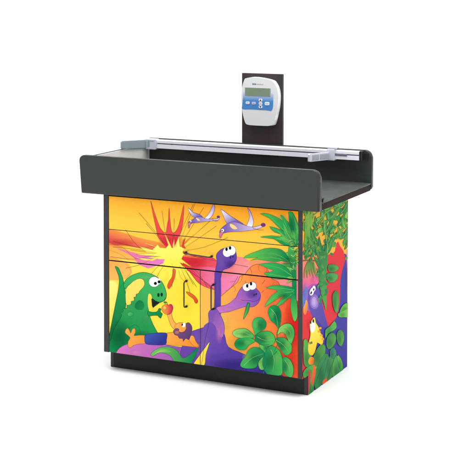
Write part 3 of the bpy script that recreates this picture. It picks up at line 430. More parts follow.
(0,0,(14,90,60),[1081,456,14,26,30,34,37,32,44,30,52,28,56,22,60,18,64,12,61,3,58,-6,56,-15,47,-21,36,-28,29,-34,27,-29,21,-26,20,-22,31,-7,44,18,52,33,55,41,64,61,65,69,41,34,2,-20,-18,-56,-22,-58,-24,-51,-28,-53,-28,-50,-16,-48,-15,-44,-35,-28,-106,-16,-137,-4,-101,7,-19,19,1,35,-3,35,-14,31,-18,30,-27,26,-41,21,-49,16,-51,9,-53,1,-53,-7,-49,-13,-41,-25,-35,-31,-29,-20,-27,-1,-21,8,-7,16],[1075,458,14,27,31,34,38,34,45,30,53,28,56,23,61,18,65,12,62,3,59,-6,57,-16,48,-21,38,-28,29,-35,26,-29,22,-26,18,-21,27,-6,41,17,52,32,54,41,63,61,65,68,45,37,9,-26,-17,-57,-23,-59,-23,-51,-29,-53,-28,-50,-16,-47,-16,-45,-39,-32,-107,-16,-138,-4,-103,7,-23,23,1,36,-3,34,-13,30,-18,29,-26,25,-39,20,-49,16,-50,9,-51,0,-52,-6,-47,-12,-40,-25,-35,-31,-31,-20,-31,-2,-24,9,-9,18]),
(0,1,(170,216,110),(90,184,90),(1160,576,1558,526),[1160,477,29,26,55,41,57,34,52,18,53,10,47,1,48,-13,42,-21,15,-16,-28,-4,-55,0,-57,-2,-51,-8,-53,-10,-48,-11,-48,-19,-43,-21]),
(0,1,(112,76,172),(84,58,156),(2528,2716,2986,2323),[2574,2488,-6,38,-11,32,-6,30,4,29,10,27,20,28,31,32,40,33,52,26,72,20,84,13,66,-3,34,-27,17,-44,9,-44,6,-43,-2,-44,-9,-40,-16,-33,-23,-30,-27,-28,-30,-28,-35,-25,-35,-22,-39,-15,-40,-12,-32,-19,-21,-29,-14,-35,-10,-41,-9,-56,-8,-65,-5,-74,-4,-180,-5,-221,-13,-159,-28,-27,-46,-6,-27,22,-5,171,8,239,8,201,2,96,4,84,5,74,12,59,14,51]),
(0,0,(60,36,110),[2578,2489,-6,38,-12,32,-5,29,4,28,10,27,19,27,30,32,40,32,51,26,72,20,83,13,64,-3,33,-27,16,-42,10,-44,5,-42,-2,-44,-9,-39,-16,-33,-22,-29,-27,-28,-30,-27,-34,-25,-34,-22,-39,-15,-40,-12,-34,-20,-21,-30,-14,-36,-10,-41,-10,-56,-7,-65,-6,-74,-4,-180,-5,-221,-13,-159,-26,-24,-43,-5,-24,19,-5,170,8,240,8,200,2,96,3,85,6,73,11,58,15,52,8,45],[2570,2488,-5,37,-12,31,-5,31,4,30,10,28,20,29,31,32,41,34,53,27,73,20,84,13,67,-4,36,-28,18,-45,9,-45,6,-43,-2,-44,-9,-40,-17,-35,-23,-30,-28,-29,-30,-27,-34,-26,-36,-22,-40,-16,-39,-12,-32,-17,-20,-28,-13,-35,-10,-41,-10,-55,-7,-65,-5,-74,-5,-180,-4,-220,-13,-161,-31,-30,-48,-5,-30,24,-4,171,7,240,8,200,3,96,3,85,5,74,12,59,14,52,8,45]),
(0,1,(88,62,160),(92,66,168),(2514,2278,2660,1318),[2518,2278,127,12,11,-161,4,-202,-7,-474,-112,-148,-27,200,0,610]),
(0,1,(120,78,176),(202,120,200),(3395,1971,2682,1541),[3143,2056,-29,-14,-20,-23,-17,-25,-18,-24,-16,-27,-16,-29,-15,-33,-15,-35,-19,-33,-26,-30,-30,-28,-33,-27,-35,-28,-38,-27,-44,-23,-54,-19,-60,-15,-47,-14,-25,-10,-20,-12,-11,-19,-8,-51,-1,-63,9,-39,19,8,28,33,37,29,48,14,58,10,61,15,63,23,65,27,66,26,68,27,68,26,57,18,31,5,29,-1,27,1,28,2,26,2,28,10,32,18,33,24,28,27,21,31,16,34,11,33,8,32,2,32,-4,29,-13,26,-19,23,-23,20,-25,21,-29,19,-38,11,-70,4,-83,-2]),
(0,0,(80,40,120),[3141,2059,-29,-15,-20,-23,-18,-25,-18,-25,-16,-27,-16,-29,-15,-33,-15,-35,-20,-32,-25,-30,-29,-27,-33,-28,-35,-27,-38,-27,-43,-23,-54,-18,-59,-15,-48,-15,-25,-10,-21,-13,-13,-21,-8,-51,-1,-64,10,-40,24,8,29,33,35,28,48,14,58,10,61,14,63,23,66,28,65,26,68,27,68,26,56,18,31,5,28,-1,28,0,28,2,27,3,29,9,32,19,33,25,29,28,21,31,17,34,11,34,7,32,3,32,-5,30,-12,27,-20,23,-23,21,-25,21,-30,19,-39,12,-70,4,-84,-3,-66,-8],[3144,2053,-28,-14,-19,-22,-17,-24,-18,-25,-16,-27,-15,-28,-15,-33,-16,-35,-19,-34,-26,-30,-30,-28,-34,-28,-35,-27,-38,-27,-44,-24,-55,-19,-60,-15,-47,-14,-24,-10,-19,-11,-11,-18,-7,-50,-1,-63,8,-37,13,9,28,33,38,29,50,14,58,11,60,14,63,23,65,27,66,27,68,26,68,26,57,19,33,4,28,0,28,0,27,2,26,3,27,9,31,17,32,24,28,27,21,30,16,34,11,33,7,31,2,32,-4,28,-12,25,-18,22,-23,21,-25,20,-29,19,-37,11,-69,4,-83,-3,-66,-8]),
(0,1,(128,84,182),(176,110,190),(2419,1472,2726,1049),[2394,1293,-3,53,-9,52,1,46,18,42,29,35,32,24,37,8,40,-3,35,-14,26,-23,20,-32,21,-39,28,-46,29,-54,22,-54,11,-54,3,-54,-3,-53,-9,-54,-16,-51,-20,-32,-24,1,-29,20,-25,26,-18,33,-14,39,-13,19,-12,-11,-12,-30,-10,-34,-7,-53,-8,-62,-18,-41,-39,-9,-48,13,-37,32,-18,56,-6,75,1,71,12,56,20,51]),
(0,0,(80,40,120),[2398,1293,-3,53,-9,53,1,45,18,40,27,35,31,23,35,8,40,-4,34,-13,25,-22,20,-32,21,-39,28,-46,29,-53,21,-54,11,-53,3,-55,-3,-52,-9,-54,-16,-51,-18,-29,-21,1,-27,20,-25,25,-17,33,-14,38,-15,22,-18,-14,-11,-30,-10,-34,-8,-54,-8,-62,-17,-39,-35,-7,-47,12,-36,31,-17,55,-6,75,1,70,12,55,20,51,13,51],[2390,1292,-2,53,-10,52,1,48,19,42,29,36,33,25,39,9,41,-4,37,-14,26,-23,21,-34,21,-38,28,-46,29,-54,21,-54,11,-55,4,-55,-3,-52,-10,-55,-16,-52,-21,-33,-28,-1,-30,22,-25,26,-18,34,-15,38,-11,18,-7,-9,-11,-29,-10,-34,-8,-53,-8,-63,-19,-43,-41,-9,-50,13,-39,33,-18,57,-6,76,1,70,13,57,19,52,14,50]),
(0,1,(118,80,178),(92,64,166),(2252,1251,2821,669),[2406,1268,45,1,42,-21,36,-32,23,-43,16,-55,29,-57,77,-76,95,-85,51,-77,-20,-66,-64,-57,-83,-39,-110,-26,-129,-7,-99,43,-47,129,-16,179,7,145,33,67,58,50]),
(0,2,(150,110,198),0.6,[2308,800,177,21,-34,-216,-88,-142,-110,-13,-89,120,-34,208,34,217,89,141,110,13,88,-121]),
(0,2,(206,128,204),0.7,[2617,1076,88,10,-17,-142,-44,-92,-54,-7,-44,82,-17,139,17,142,44,92,54,6,44,-82]),
(0,2,(58,42,142),0.7,[2901,454,560,71,-105,-118,-280,-100,-350,-46,-286,29,-110,92,110,119,286,101,349,44,280,-30]),
(0,2,(116,84,180),0.6,[2308,339,265,33,-50,-100,-133,-75,-164,-22,-134,41,-51,88,51,102,134,75,164,20,133,-41]),
(0,2,(60,44,144),0.6,[3547,418,296,38,-56,-64,-148,-55,-184,-24,-150,16,-58,51,58,65,150,55,184,23,148,-16]),
(0,2,(150,104,196),0.7,[2441,1355,88,10,-17,-84,-44,-56,-54,-6,-45,46,-17,80,17,84,44,56,55,6,44,-46]),
(0,1,(255,228,84),(254,220,60),(2352,865,2197,385),[2409,877,-20,-21,-34,-48,-38,-52,-37,-49,-41,-54,-44,-61,-63,-83,-65,-90,-22,-62,58,-18,102,10,79,33,27,63,6,85,7,78,17,58,19,51,16,46,18,50,14,45]),
(0,0,(120,60,100),[2407,879,-21,-22,-34,-47,-38,-53,-37,-49,-41,-53,-44,-62,-62,-82,-66,-91,-22,-64,61,-20,102,10,81,34,29,64,5,86,7,78,17,57,19,51,17,47,17,49,15,46,1,20],[2412,876,-20,-22,-35,-47,-37,-52,-38,-49,-41,-54,-44,-62,-62,-82,-65,-90,-22,-59,56,-17,101,10,77,32,26,61,6,85,6,78,18,58,19,51,16,47,17,50,15,45,1,18]),
(0,0,(60,36,120),[2396,1268,-23,-87,-32,-126,-30,-129,-21,-124,-18,-128,-17,-113,-18,-94,-16,-84,-12,-58],[2404,1267,-23,-87,-33,-126,-29,-128,-21,-125,-19,-127,-17,-113,-17,-95,-17,-84,-11,-57]),
(0,1,(255,255,255),(255,255,255),(2701,2789,2892,2613),[2892,2709,-9,-44,-27,-36,-38,-23,-43,-4,-38,16,-27,32,-9,42,9,44,27,37,38,22,43,4,38,-16,27,-32]),
(0,0,(60,50,90),[2890,2709,-10,-43,-25,-36,-38,-21,-41,-4,-37,15,-26,31,-9,41,9,43,26,36,37,22,41,3,37,-15,26,-31,10,-42],[2895,2709,-10,-44,-27,-38,-39,-23,-44,-4,-40,16,-27,33,-10,43,10,45,27,37,40,23,44,4,39,-16,27,-33,10,-42]),
(0,1,(255,255,255),(255,255,255),(2790,2827,2981,2651),[2981,2747,-10,-43,-26,-37,-38,-23,-43,-3,-38,15,-27,32,-9,42,9,44,27,37,38,22,43,4,38,-16,26,-32]),
(0,0,(60,50,90),[2978,2747,-9,-43,-26,-35,-37,-22,-41,-4,-37,15,-26,31,-9,41,9,43,26,36,37,22,41,3,37,-15,26,-31,9,-42],[2983,2747,-9,-44,-27,-38,-40,-23,-43,-4,-40,16,-27,33,-10,43,10,45,27,37,39,23,44,4,40,-16,27,-33,9,-42]),
(0,1,(12,12,18),(12,12,18),(2753,2782,2807,2717),[2807,2752,-3,-16,-7,-13,-11,-8,-12,-1,-11,6,-8,12,-2,15,2,16,8,13,11,8,12,1,11,-6,7,-12]),
(0,1,(12,12,18),(12,12,18),(2830,2819,2885,2754),[2885,2789,-3,-16,-7,-13,-11,-7,-12,-2,-11,6,-8,12,-3,15,3,16,8,13,11,8,12,1,11,-6,7,-12]),
(0,1,(255,255,255),(255,255,255),(2700,2776,2882,2615),[2882,2703,-9,-40,-25,-34,-36,-21,-41,-3,-37,14,-25,29,-9,39,9,40,25,34,37,21,40,3,37,-14,25,-29]),
(0,1,(12,12,18),(12,12,18),(2753,2787,2807,2722),[2807,2757,-3,-16,-7,-13,-11,-8,-12,-1,-11,6,-8,12,-2,15,2,16,8,13,11,8,12,1,11,-6,7,-12]),
(0,1,(12,12,18),(12,12,18),(2830,2819,2885,2754),[2885,2789,-3,-16,-7,-13,-11,-7,-12,-2,-11,6,-8,12,-3,15,3,16,8,13,11,8,12,1,11,-6,7,-12]),
(0,1,(50,30,100),(50,30,100),(2848,2614,2879,2578),[2879,2597,-2,-9,-4,-7,-6,-4,-7,-1,-6,3,-4,7,-2,8,2,9,4,7,6,5,7,0,6,-3,4,-7]),
(0,1,(50,30,100),(50,30,100),(2904,2639,2934,2603),[2934,2622,-2,-9,-4,-7,-6,-4,-7,-1,-6,4,-4,6,-1,8,1,9,4,7,6,5,7,0,6,-3,4,-6]),
(0,2,(140,104,194),0.5,[2660,2490,87,8,-16,-117,-44,-76,-54,-6,-44,68,-17,115,17,118,44,76,54,5,44,-68]),
(0,2,(76,50,146),0.5,[2856,2469,130,12,-25,-60,-65,-42,-80,-8,-65,30,-26,56,25,60,66,42,80,8,65,-30]),
(0,2,(128,96,190),0.6,[2584,1927,52,6,-10,-211,-26,-133,-33,-4,-26,128,-10,209,10,211,26,133,33,3,26,-127]),
(0,2,(214,130,206),0.6,[3052,1778,215,22,-41,-50,-108,-40,-133,-14,-109,17,-41,42,41,51,109,40,133,14,108,-18]),
(0,2,(98,64,166),0.6,[3331,1925,149,15,-28,-72,-75,-50,-92,-10,-75,35,-29,66,28,73,75,50,93,9,75,-35]),
(0,2,(220,140,206),0.6,[2813,1574,260,29,-49,-45,-130,-39,-162,-17,-131,10,-50,34,50,45,131,39,162,17,130,-10]),
(0,0,(60,36,110),[2764,2412,30,8,42,14,41,19,35,30,32,34,22,25],[2763,2418,29,9,42,13,39,18,33,29,32,35,22,24]),
(0,1,(255,255,255),(255,255,255),(3129,2117,3310,1981),[3309,2058,-8,-35,-25,-30,-36,-19,-40,-4,-37,12,-25,25,-9,33,9,35,25,30,36,19,40,3,37,-11,25,-25]),
(0,0,(60,50,90),[3307,2058,-9,-34,-24,-29,-35,-18,-39,-4,-35,11,-24,24,-9,32,8,34,25,29,35,18,39,4,35,-11,24,-24,9,-33],[3312,2058,-9,-36,-26,-31,-37,-19,-41,-4,-37,12,-26,25,-10,35,10,36,25,31,38,19,41,4,37,-12,26,-26,9,-33]),
(0,1,(255,255,255),(255,255,255),(3244,2153,3424,2018),[3424,2094,-9,-34,-25,-30,-36,-19,-40,-4,-36,11,-25,25,-9,33,9,35,25,30,36,19,40,4,36,-12,25,-24]),
(0,0,(60,50,90),[3421,2095,-8,-35,-24,-28,-35,-19,-39,-4,-35,12,-24,24,-9,32,9,34,24,28,35,19,39,3,35,-11,24,-24,8,-32],[3427,2094,-9,-35,-26,-31,-37,-19,-41,-5,-37,12,-26,26,-9,34,9,36,26,31,37,19,41,4,37,-12,25,-25,10,-34]),
(0,1,(12,12,18),(12,12,18),(3202,2109,3253,2041),[3253,2077,-2,-16,-7,-14,-11,-8,-11,-1,-10,6,-8,12,-2,16,2,17,8,13,10,9,11,1,11,-6,7,-13]),
(0,1,(12,12,18),(12,12,18),(3284,2159,3335,2092),[3335,2128,-2,-16,-7,-14,-11,-8,-11,-1,-10,6,-7,12,-3,16,2,16,8,14,10,8,11,1,11,-6,7,-12]),
(0,1,(12,12,18),(12,12,18),(3202,2109,3253,2041),[3253,2077,-2,-16,-7,-14,-11,-8,-11,-1,-10,6,-8,12,-2,16,2,17,8,13,10,9,11,1,11,-6,7,-13]),
(0,1,(12,12,18),(12,12,18),(3284,2159,3335,2092),[3335,2128,-2,-16,-7,-14,-11,-8,-11,-1,-10,6,-7,12,-3,16,2,16,8,14,10,8,11,1,11,-6,7,-12]),
(0,1,(50,30,90),(50,30,90),(3361,1933,3395,1892),[3392,1908,-6,-9,-7,-7,-7,-3,-7,2,-3,6,-1,9,3,10,6,10,7,6,8,3,6,-2,4,-6,0,-9]),
(0,1,(50,30,90),(50,30,90),(3405,1955,3439,1914),[3436,1930,-6,-9,-7,-7,-8,-3,-6,2,-4,6,0,9,3,10,6,10,7,6,7,3,7,-2,3,-6,0,-9]),
(0,0,(80,40,110),[3095,1787,17,-5,24,-6,29,-2,30,4,33,7,33,4,33,-3,34,-6,34,-1,34,8,33,13,28,15,20,20,15,22,9,16],[3098,1793,16,-4,25,-6,26,-2,29,3,33,7,34,5,34,-3,35,-6,32,-1,33,8,31,12,27,14,18,19,14,21,10,16]),
(0,1,(10,120,70),(70,180,80),(3245,1739,3160,1434),[3236,1749,-9,-12,-6,-20,-7,-23,-8,-26,-10,-30,-9,-35,-17,-68,-19,-80,-8,-48,15,11,27,42,24,40,17,25,15,23,12,25,10,29,7,32,5,29,5,27,3,25,-3,19,-12,12,-17,6]),
(0,0,(10,80,50),[3234,1751,-9,-13,-7,-20,-7,-23,-8,-26,-10,-31,-9,-34,-17,-68,-20,-80,-7,-49,21,9,27,43,24,40,17,25,15,23,12,25,10,30,7,32,5,29,5,27,3,25,-3,20,-13,13,-18,6,-16,-2],[3239,1748,-9,-12,-6,-19,-6,-23,-9,-26,-9,-31,-10,-34,-17,-68,-19,-80,-7,-47,9,11,26,42,25,41,17,25,14,22,12,25,9,29,7,31,6,29,4,27,3,25,-2,18,-11,10,-16,6,-14,-3]),
(0,0,(150,210,110),[3256,1732,-8,-31,-10,-45,-14,-48,-20,-56,-23,-59,-17,-43],[3261,1731,-8,-31,-11,-44,-15,-49,-20,-56,-24,-59,-17,-42]),
(0,0,(150,80,40),[3023,2242,-28,-51,-40,-72,-41,-64,-39,-47,-38,-38,-33,-27,-19,-7,-20,1,-15,0],[3030,2240,-29,-52,-41,-72,-41,-64,-39,-47,-40,-38,-33,-27,-22,-7,-21,0,-14,1]),
(0,0,(150,80,40),[2971,2150,-37,-11,-50,-16,-37,-12],[2972,2145,-37,-11,-50,-15,-38,-10]),
(0,0,(150,60,40),[3597,2224,-19,-29,-27,-38,-19,-29],[3604,2220,-21,-28,-28,-38,-21,-27]),
(0,0,(150,60,40),[3584,2024,-17,-18,-25,-23,-18,-17],[3590,2018,-19,-16,-26,-22,-19,-16]),
(0,1,(250,244,252),(120,88,178),(2659,3535,2859,3241),[2659,3535,15,-56,43,-83,23,-56,28,-46,38,-34,53,-19,178,-8,144,11,-51,45,-114,55,-86,42,-88,42,-106,68]),
(0,0,(70,40,110),[2656,3534,15,-56,44,-83,23,-57,27,-46,39,-35,54,-19,178,-8,147,12,-51,49,-114,55,-86,42,-88,43,-106,67,-77,40],[2662,3536,14,-56,44,-83,23,-56,27,-45,37,-34,53,-18,177,-8,143,10,-52,40,-113,55,-86,42,-88,43,-107,67,-77,40]),
(0,1,(150,122,196),(246,238,250),(3230,3608,3312,3217),[3230,3608,31,-26,43,-66,36,-86,21,-89,-12,-71,-37,-53,-71,-31,-60,-2,14,43,35,66,31,69,18,77,-26,99]),
(0,0,(70,40,110),[3228,3606,30,-25,43,-66,36,-86,21,-89,-12,-69,-35,-52,-71,-30,-56,-3,13,40,36,66,31,70,18,78,-26,99,-23,70],[3232,3610,31,-26,44,-67,36,-86,21,-90,-13,-72,-37,-54,-73,-32,-62,-1,13,46,36,66,30,69,18,76,-26,98,-23,70]),
(0,1,(118,88,172),(222,208,236),(2734,3216,3589,3292),[2626,3071,9,36,24,42,34,34,41,33,48,37,52,31,54,19,62,5,90,-15,100,-22,103,-24,102,-12,98,27,81,32,43,5,22,-7,-28,-27,-53,-32,-72,-26,-91,-25,-118,-26,-128,-24,-127,-14,-113,-13,-75,-17,-58,-16,-32,-13,-26,-7,-27,3]),
(0,0,(70,40,110),[2629,3070,9,36,24,42,33,33,41,33,47,37,52,31,54,18,61,6,89,-15,100,-23,104,-24,102,-12,99,28,81,31,42,5,19,-4,-26,-25,-53,-32,-71,-25,-91,-25,-118,-26,-128,-24,-127,-15,-113,-12,-75,-17,-59,-17,-32,-12,-25,-8,-26,4,-14,15],[2623,3071,9,37,25,43,34,34,41,33,48,37,53,32,55,19,63,5,90,-15,100,-22,103,-25,101,-12,98,28,81,32,44,5,24,-11,-29,-28,-54,-32,-72,-27,-91,-24,-119,-27,-128,-23,-127,-15,-113,-13,-74,-16,-58,-17,-32,-12,-27,-8,-29,4,-16,16]),
(0,1,(228,130,150),(190,90,150),(2617,3101,2718,2965),[2659,3096,22,10,23,1,14,-6,-2,-14,-10,-21,-13,-24,-16,-31,-19,-34,-16,-18,-12,5,-10,21,-3,25,9,29,15,33]),
(0,0,(110,50,90),[2660,3094,21,10,22,1,12,-5,-1,-13,-11,-20,-13,-24,-16,-31,-18,-33,-15,-18,-9,5,-10,20,-2,24,8,28,16,33,17,24],[2658,3099,22,10,24,1,16,-8,-1,-16,-11,-21,-13,-24,-16,-31,-18,-34,-17,-20,-16,7,-11,21,-2,26,8,30,16,33,18,25]),
(0,1,(112,60,130),(90,50,120),(3514,3330,3616,3265),[3616,3301,-5,-16,-14,-15,-21,-8,-22,-2,-21,5,-14,12,-5,16,5,17,14,14,20,9,23,1,20,-5,15,-12]),
(0,1,(255,255,255),(255,255,255),(2660,3148,2725,3096),[2725,3124,-3,-13,-9,-11,-13,-7,-15,-1,-13,5,-9,10,-3,12,3,13,9,11,13,7,15,1,13,-4,9,-10]),
(0,1,(20,16,30),(20,16,30),(2669,3132,2699,3103),[2699,3119,-2,-8,-4,-6,-5,-3,-7,-1,-6,3,-4,5,-2,7,2,7,4,6,6,4,6,0,6,-2,4,-6]),
(0,0,(70,40,110),[3344,3216,32,-8,46,-11,45,-8,43,1,42,6,29,4],[3347,3224,32,-9,45,-12,44,-8,42,1,42,4,29,3]),
(0,1,(250,244,252),(120,88,178),(1931,3512,2111,3319),[1931,3512,6,-34,28,-56,32,-43,37,-35,35,-18,42,-7,91,-4,70,9,-29,37,-64,39,-63,10,-65,11,-70,52]),
(0,0,(70,40,110),[1928,3511,6,-34,29,-56,31,-44,38,-36,36,-18,42,-7,92,-4,72,10,-29,41,-65,40,-63,10,-64,11,-70,52,-50,38],[1934,3512,6,-33,28,-55,32,-43,36,-35,34,-18,41,-6,91,-4,68,7,-29,34,-64,39,-61,9,-67,12,-70,52,-50,39]),
(0,1,(150,122,196),(246,238,250),(2500,3645,2382,3317),[2500,3645,19,-28,6,-61,-18,-74,-33,-74,-43,-55,-49,-36,-58,-11,-35,11,32,35,52,48,36,53,32,58,32,80]),
(0,0,(70,40,110),[2497,3643,19,-27,6,-60,-18,-74,-32,-73,-43,-54,-48,-35,-56,-11,-33,9,31,32,53,48,35,53,33,60,32,79,26,54],[2502,3646,20,-28,6,-62,-18,-75,-33,-74,-44,-56,-50,-36,-59,-11,-38,13,33,37,52,48,35,52,32,58,32,79,27,55]),
(0,1,(118,88,172),(222,208,236),(2034,3282,2626,3366),[1931,3190,5,26,21,30,35,18,42,18,37,28,40,24,50,13,52,3,45,-11,48,-13,61,-5,65,0,72,7,63,11,37,17,22,10,-3,-21,-23,-26,-54,-14,-71,-11,-83,-14,-86,-15,-80,-18,-73,-16,-65,-9,-54,-8,-33,-15,-27,-13,-27,-3]),
(0,0,(70,40,110),[1934,3190,5,25,20,29,34,18,42,18,37,27,40,25,49,12,51,3,45,-10,48,-13,61,-6,66,0,72,7,64,11,37,18,19,10,-4,-18,-21,-25,-53,-13,-72,-11,-82,-14,-87,-15,-79,-18,-73,-17,-66,-9,-54,-8,-34,-15,-26,-13,-25,-2,-15,7],[1928,3190,6,27,21,31,36,19,41,18,37,27,40,25,51,12,53,3,46,-10,48,-13,60,-5,66,0,71,7,62,11,36,17,25,10,-1,-25,-24,-28,-55,-14,-72,-11,-83,-13,-86,-15,-79,-18,-74,-17,-65,-9,-54,-8,-32,-15,-27,-13,-28,-3,-18,8]),
(0,1,(228,130,150),(190,90,150),(1930,3217,1991,3103),[1940,3206,16,10,21,4,14,-2,0,-13,-8,-21,-9,-21,-8,-25,-10,-26,-8,-12,-7,8,-6,22,-4,22,-1,19,3,20]),
(0,0,(110,50,90),[1941,3204,16,9,20,5,12,-2,-1,-11,-8,-20,-9,-22,-8,-24,-9,-26,-6,-11,-5,7,-6,22,-3,21,-1,19,2,20,7,14],[1938,3208,17,10,22,5,16,-4,0,-15,-8,-20,-8,-22,-9,-24,-9,-26,-10,-15,-11,10,-6,22,-4,22,0,20,2,20,7,16]),
(0,1,(112,60,130),(90,50,120),(2565,3401,2635,3357),[2635,3382,-3,-11,-10,-10,-14,-6,-15,-1,-14,4,-10,8,-4,11,4,11,10,10,14,6,15,1,14,-4,10,-8]),
(0,1,(255,255,255),(255,255,255),(1964,3266,2009,3230),[2009,3250,-2,-9,-6,-7,-9,-5,-10,-1,-9,3,-6,7,-3,8,3,9,6,8,9,4,10,1,9,-3,6,-7]),
(0,1,(20,16,30),(20,16,30),(1968,3254,1988,3234),[1988,3244,-1,-4,-3,-5,-4,-2,-4,0,-4,1,-3,4,-1,5,1,5,3,4,4,2,4,0,4,-1,3,-4]),
(0,0,(70,40,110),[2473,3305,18,-5,25,-7,25,-4,23,2,22,6,15,5],[2476,3313,18,-6,25,-8,23,-4,22,1,21,6,15,4]),
(0,1,(255,226,120),(250,200,160),(2852,3263,3017,3167),[2859,3264,24,0,35,-10,32,-13,30,-20,26,-24,11,-19,-18,-10,-33,-5,-32,1,-26,9,-23,14,-18,17,-10,21,-5,24]),
(0,1,(255,226,120),(250,200,160),(2111,3327,2196,3270),[2111,3327,14,-1,24,-8,21,-10,14,-12,10,-14,2,-10,-12,-3,-21,1,-18,6,-17,16,-14,21]),
(0,1,(8,138,80),(70,180,80),(4200,3138,3584,3509),[3503,3508,69,14,120,-4,117,-36,103,-42,52,-27,28,-8,-34,54,-36,56,26,0,44,-24,67,-71,55,-43,-8,97,-13,111,34,17,45,-14,31,-31,27,-48,34,-62,30,-80,21,-122,12,-121,4,-75,-15,-61,-51,-47,-64,-29,-52,1,-55,14,-77,14,-82,22,-67,41,-78,38,-166,9,-120,5,86,22,143,21,101,4,79,2,43,13,10,21,-73,16,-93,24,-76,55,-26,44,108,-14,128,-29,45,-23,14,-7,-64,46,-89,65,-69,64,-73,59,-118,41]),
(0,0,(20,110,60),[3503,3505,69,14,119,-4,117,-36,103,-41,51,-27,33,-6,-34,56,-36,55,22,-4,43,-23,67,-71,60,-42,-8,98,-14,111,32,15,43,-14,30,-31,28,-47,34,-62,29,-80,21,-121,12,-121,4,-75,-14,-59,-51,-47,-63,-28,-50,1,-55,14,-77,14,-82,22,-66,41,-79,38,-167,9,-118,4,84,17,143,22,101,3,79,2,44,14,11,25,-74,17,-92,24,-76,54,-27,39,106,-14,128,-29,44,-22,18,-3,-64,46,-89,65,-69,64,-74,59,-118,42,-77,28],[3503,3511,69,14,121,-5,117,-36,103,-41,52,-27,24,-12,-34,54,-35,57,30,2,44,-24,67,-71,51,-43,-9,94,-13,112,37,20,47,-14,31,-32,28,-48,34,-63,30,-80,21,-122,11,-121,4,-75,-14,-63,-53,-48,-65,-30,-52,1,-55,15,-78,14,-83,22,-66,41,-78,38,-166,8,-121,5,87,28,144,21,101,3,79,2,41,14,10,15,-72,16,-93,25,-77,55,-25,48,110,-13,128,-30,45,-22,11,-12,-64,46,-89,65,-69,64,-73,58,-118,42,-76,28]),
(0,0,(120,200,90),[4177,2991,-35,59,-54,85,-72,88,-108,94,-125,96,-90,68],[4170,2986,-35,60,-53,86,-70,88,-107,94,-124,97,-90,68]),
(0,0,(120,200,90),[4176,2992,-49,32,-74,44,-92,28,-127,-2,-145,-17,-104,-14],[4171,2985,-49,33,-72,44,-90,29,-126,-1,-145,-16,-104,-13]),
(0,0,(120,200,90),[4191,2991,-23,70,-34,98,-38,95,-47,85,-51,82,-37,56],[4183,2988,-22,70,-33,99,-37,94,-46,86,-50,82,-36,57]),
(0,0,(120,200,90),[4218,2967,6,77,7,111,-2,109,-24,107,-33,107,-25,74],[4209,2967,8,77,8,110,-2,109,-22,107,-33,107,-23,75]),
(0,0,(120,200,90),[4150,2977,-56,53,-80,74,-78,64,-72,40,-69,29,-48,18],[4144,2971,-56,54,-79,75,-77,64,-70,40,-69,30,-47,19]),
(0,0,(200,220,120),[4157,3088,-10,13,-14,19,-10,13],[4148,3082,-9,14,-12,20,-9,14]),
(0,0,(200,220,120),[4147,3033,11,25,17,34,12,24],[4137,3037,13,24,18,33,13,24]),
(0,0,(200,220,120),[4166,3001,-7,18,-8,24,-6,18],[4156,2998,-5,18,-7,25,-5,18]),
(0,0,(200,220,120),[4177,3108,11,13,16,17,11,12],[4170,3115,12,11,17,16,12,12]),
(0,1,(4,118,66),(90,190,84),(4275,2947,3796,3048),[4275,2947,-63,65,-72,42,-77,22,-84,5,-89,-11,-94,-22,84,-8,80,-15,79,-19,78,-22,78,-21]),
(0,0,(150,214,110),[4205,2991,-19,8,-28,12,-28,11,-26,8,-26,7,-26,6,-27,5,-28,4,-27,2,-32,2,-31,0,-22,0],[4202,2985,-19,8,-28,12,-27,11,-26,9,-26,7,-26,7,-26,5,-27,4,-28,3,-31,2,-31,1,-23,0]),
(0,1,(4,118,66),(90,190,84),(4275,2947,3876,3121),[4275,2947,-59,41,-65,32,-68,27,-69,24,-70,24,-68,26,51,-56,55,-49,61,-39,68,-26,77,-12]),
(0,0,(150,214,110),[4203,2967,-18,5,-27,8,-26,8,-22,8,-23,9,-23,9,-22,10,-21,10,-22,11,-23,13,-24,13,-16,10],[4200,2961,-18,5,-26,8,-26,9,-23,8,-23,9,-22,10,-22,10,-21,11,-22,11,-23,13,-23,14,-16,10]),
(0,1,(4,118,66),(90,190,84),(4275,2947,3859,3236),[4275,2947,-65,53,-69,48,-71,46,-71,46,-71,46,-69,50,52,-69,57,-64,63,-55,71,-46,81,-34]),
(0,0,(150,214,110),[4198,2987,-19,10,-28,15,-28,15,-24,15,-24,15,-23,16,-23,16,-23,16,-22,18,-24,20,-23,20,-17,14],[4194,2981,-19,11,-28,15,-27,16,-24,15,-24,15,-23,16,-23,17,-22,17,-22,17,-24,20,-23,21,-16,15]),
(0,1,(4,118,66),(90,190,84),(4275,2947,4002,3225),[4275,2947,-34,57,-42,48,-48,45,-50,42,-51,42,-48,44,21,-67,27,-63,37,-54,48,-44,61,-33]),
(0,0,(150,214,110),[4221,2987,-14,10,-19,15,-19,15,-17,14,-16,15,-15,15,-15,15,-15,16,-14,16,-15,19,-14,20,-11,13],[4216,2981,-13,11,-20,15,-18,15,-17,15,-15,15,-16,16,-15,15,-14,17,-14,16,-14,20,-15,19,-9,14]),
(0,1,(4,118,66),(90,190,84),(4275,2947,3986,3368),[4275,2947,-39,76,-47,70,-52,68,-52,67,-52,69,-47,71,14,-92,24,-87,36,-77,52,-68,70,-56]),
(0,0,(150,214,110),[4212,3008,-16,16,-22,23,-21,24,-18,21,-18,23,-16,23,-16,23,-15,24,-14,25,-15,28,-14,28,-9,21],[4206,3003,-15,17,-22,23,-21,24,-18,22,-17,23,-16,23,-16,24,-14,24,-14,25,-15,29,-13,28,-9,21]),
(0,1,(4,118,66),(90,190,84),(4275,2947,4081,3362),[4275,2947,-19,76,-27,71,-34,69,-37,67,-39,66,-38,66,14,-77,19,-76,25,-73,34,-68,44,-64]),
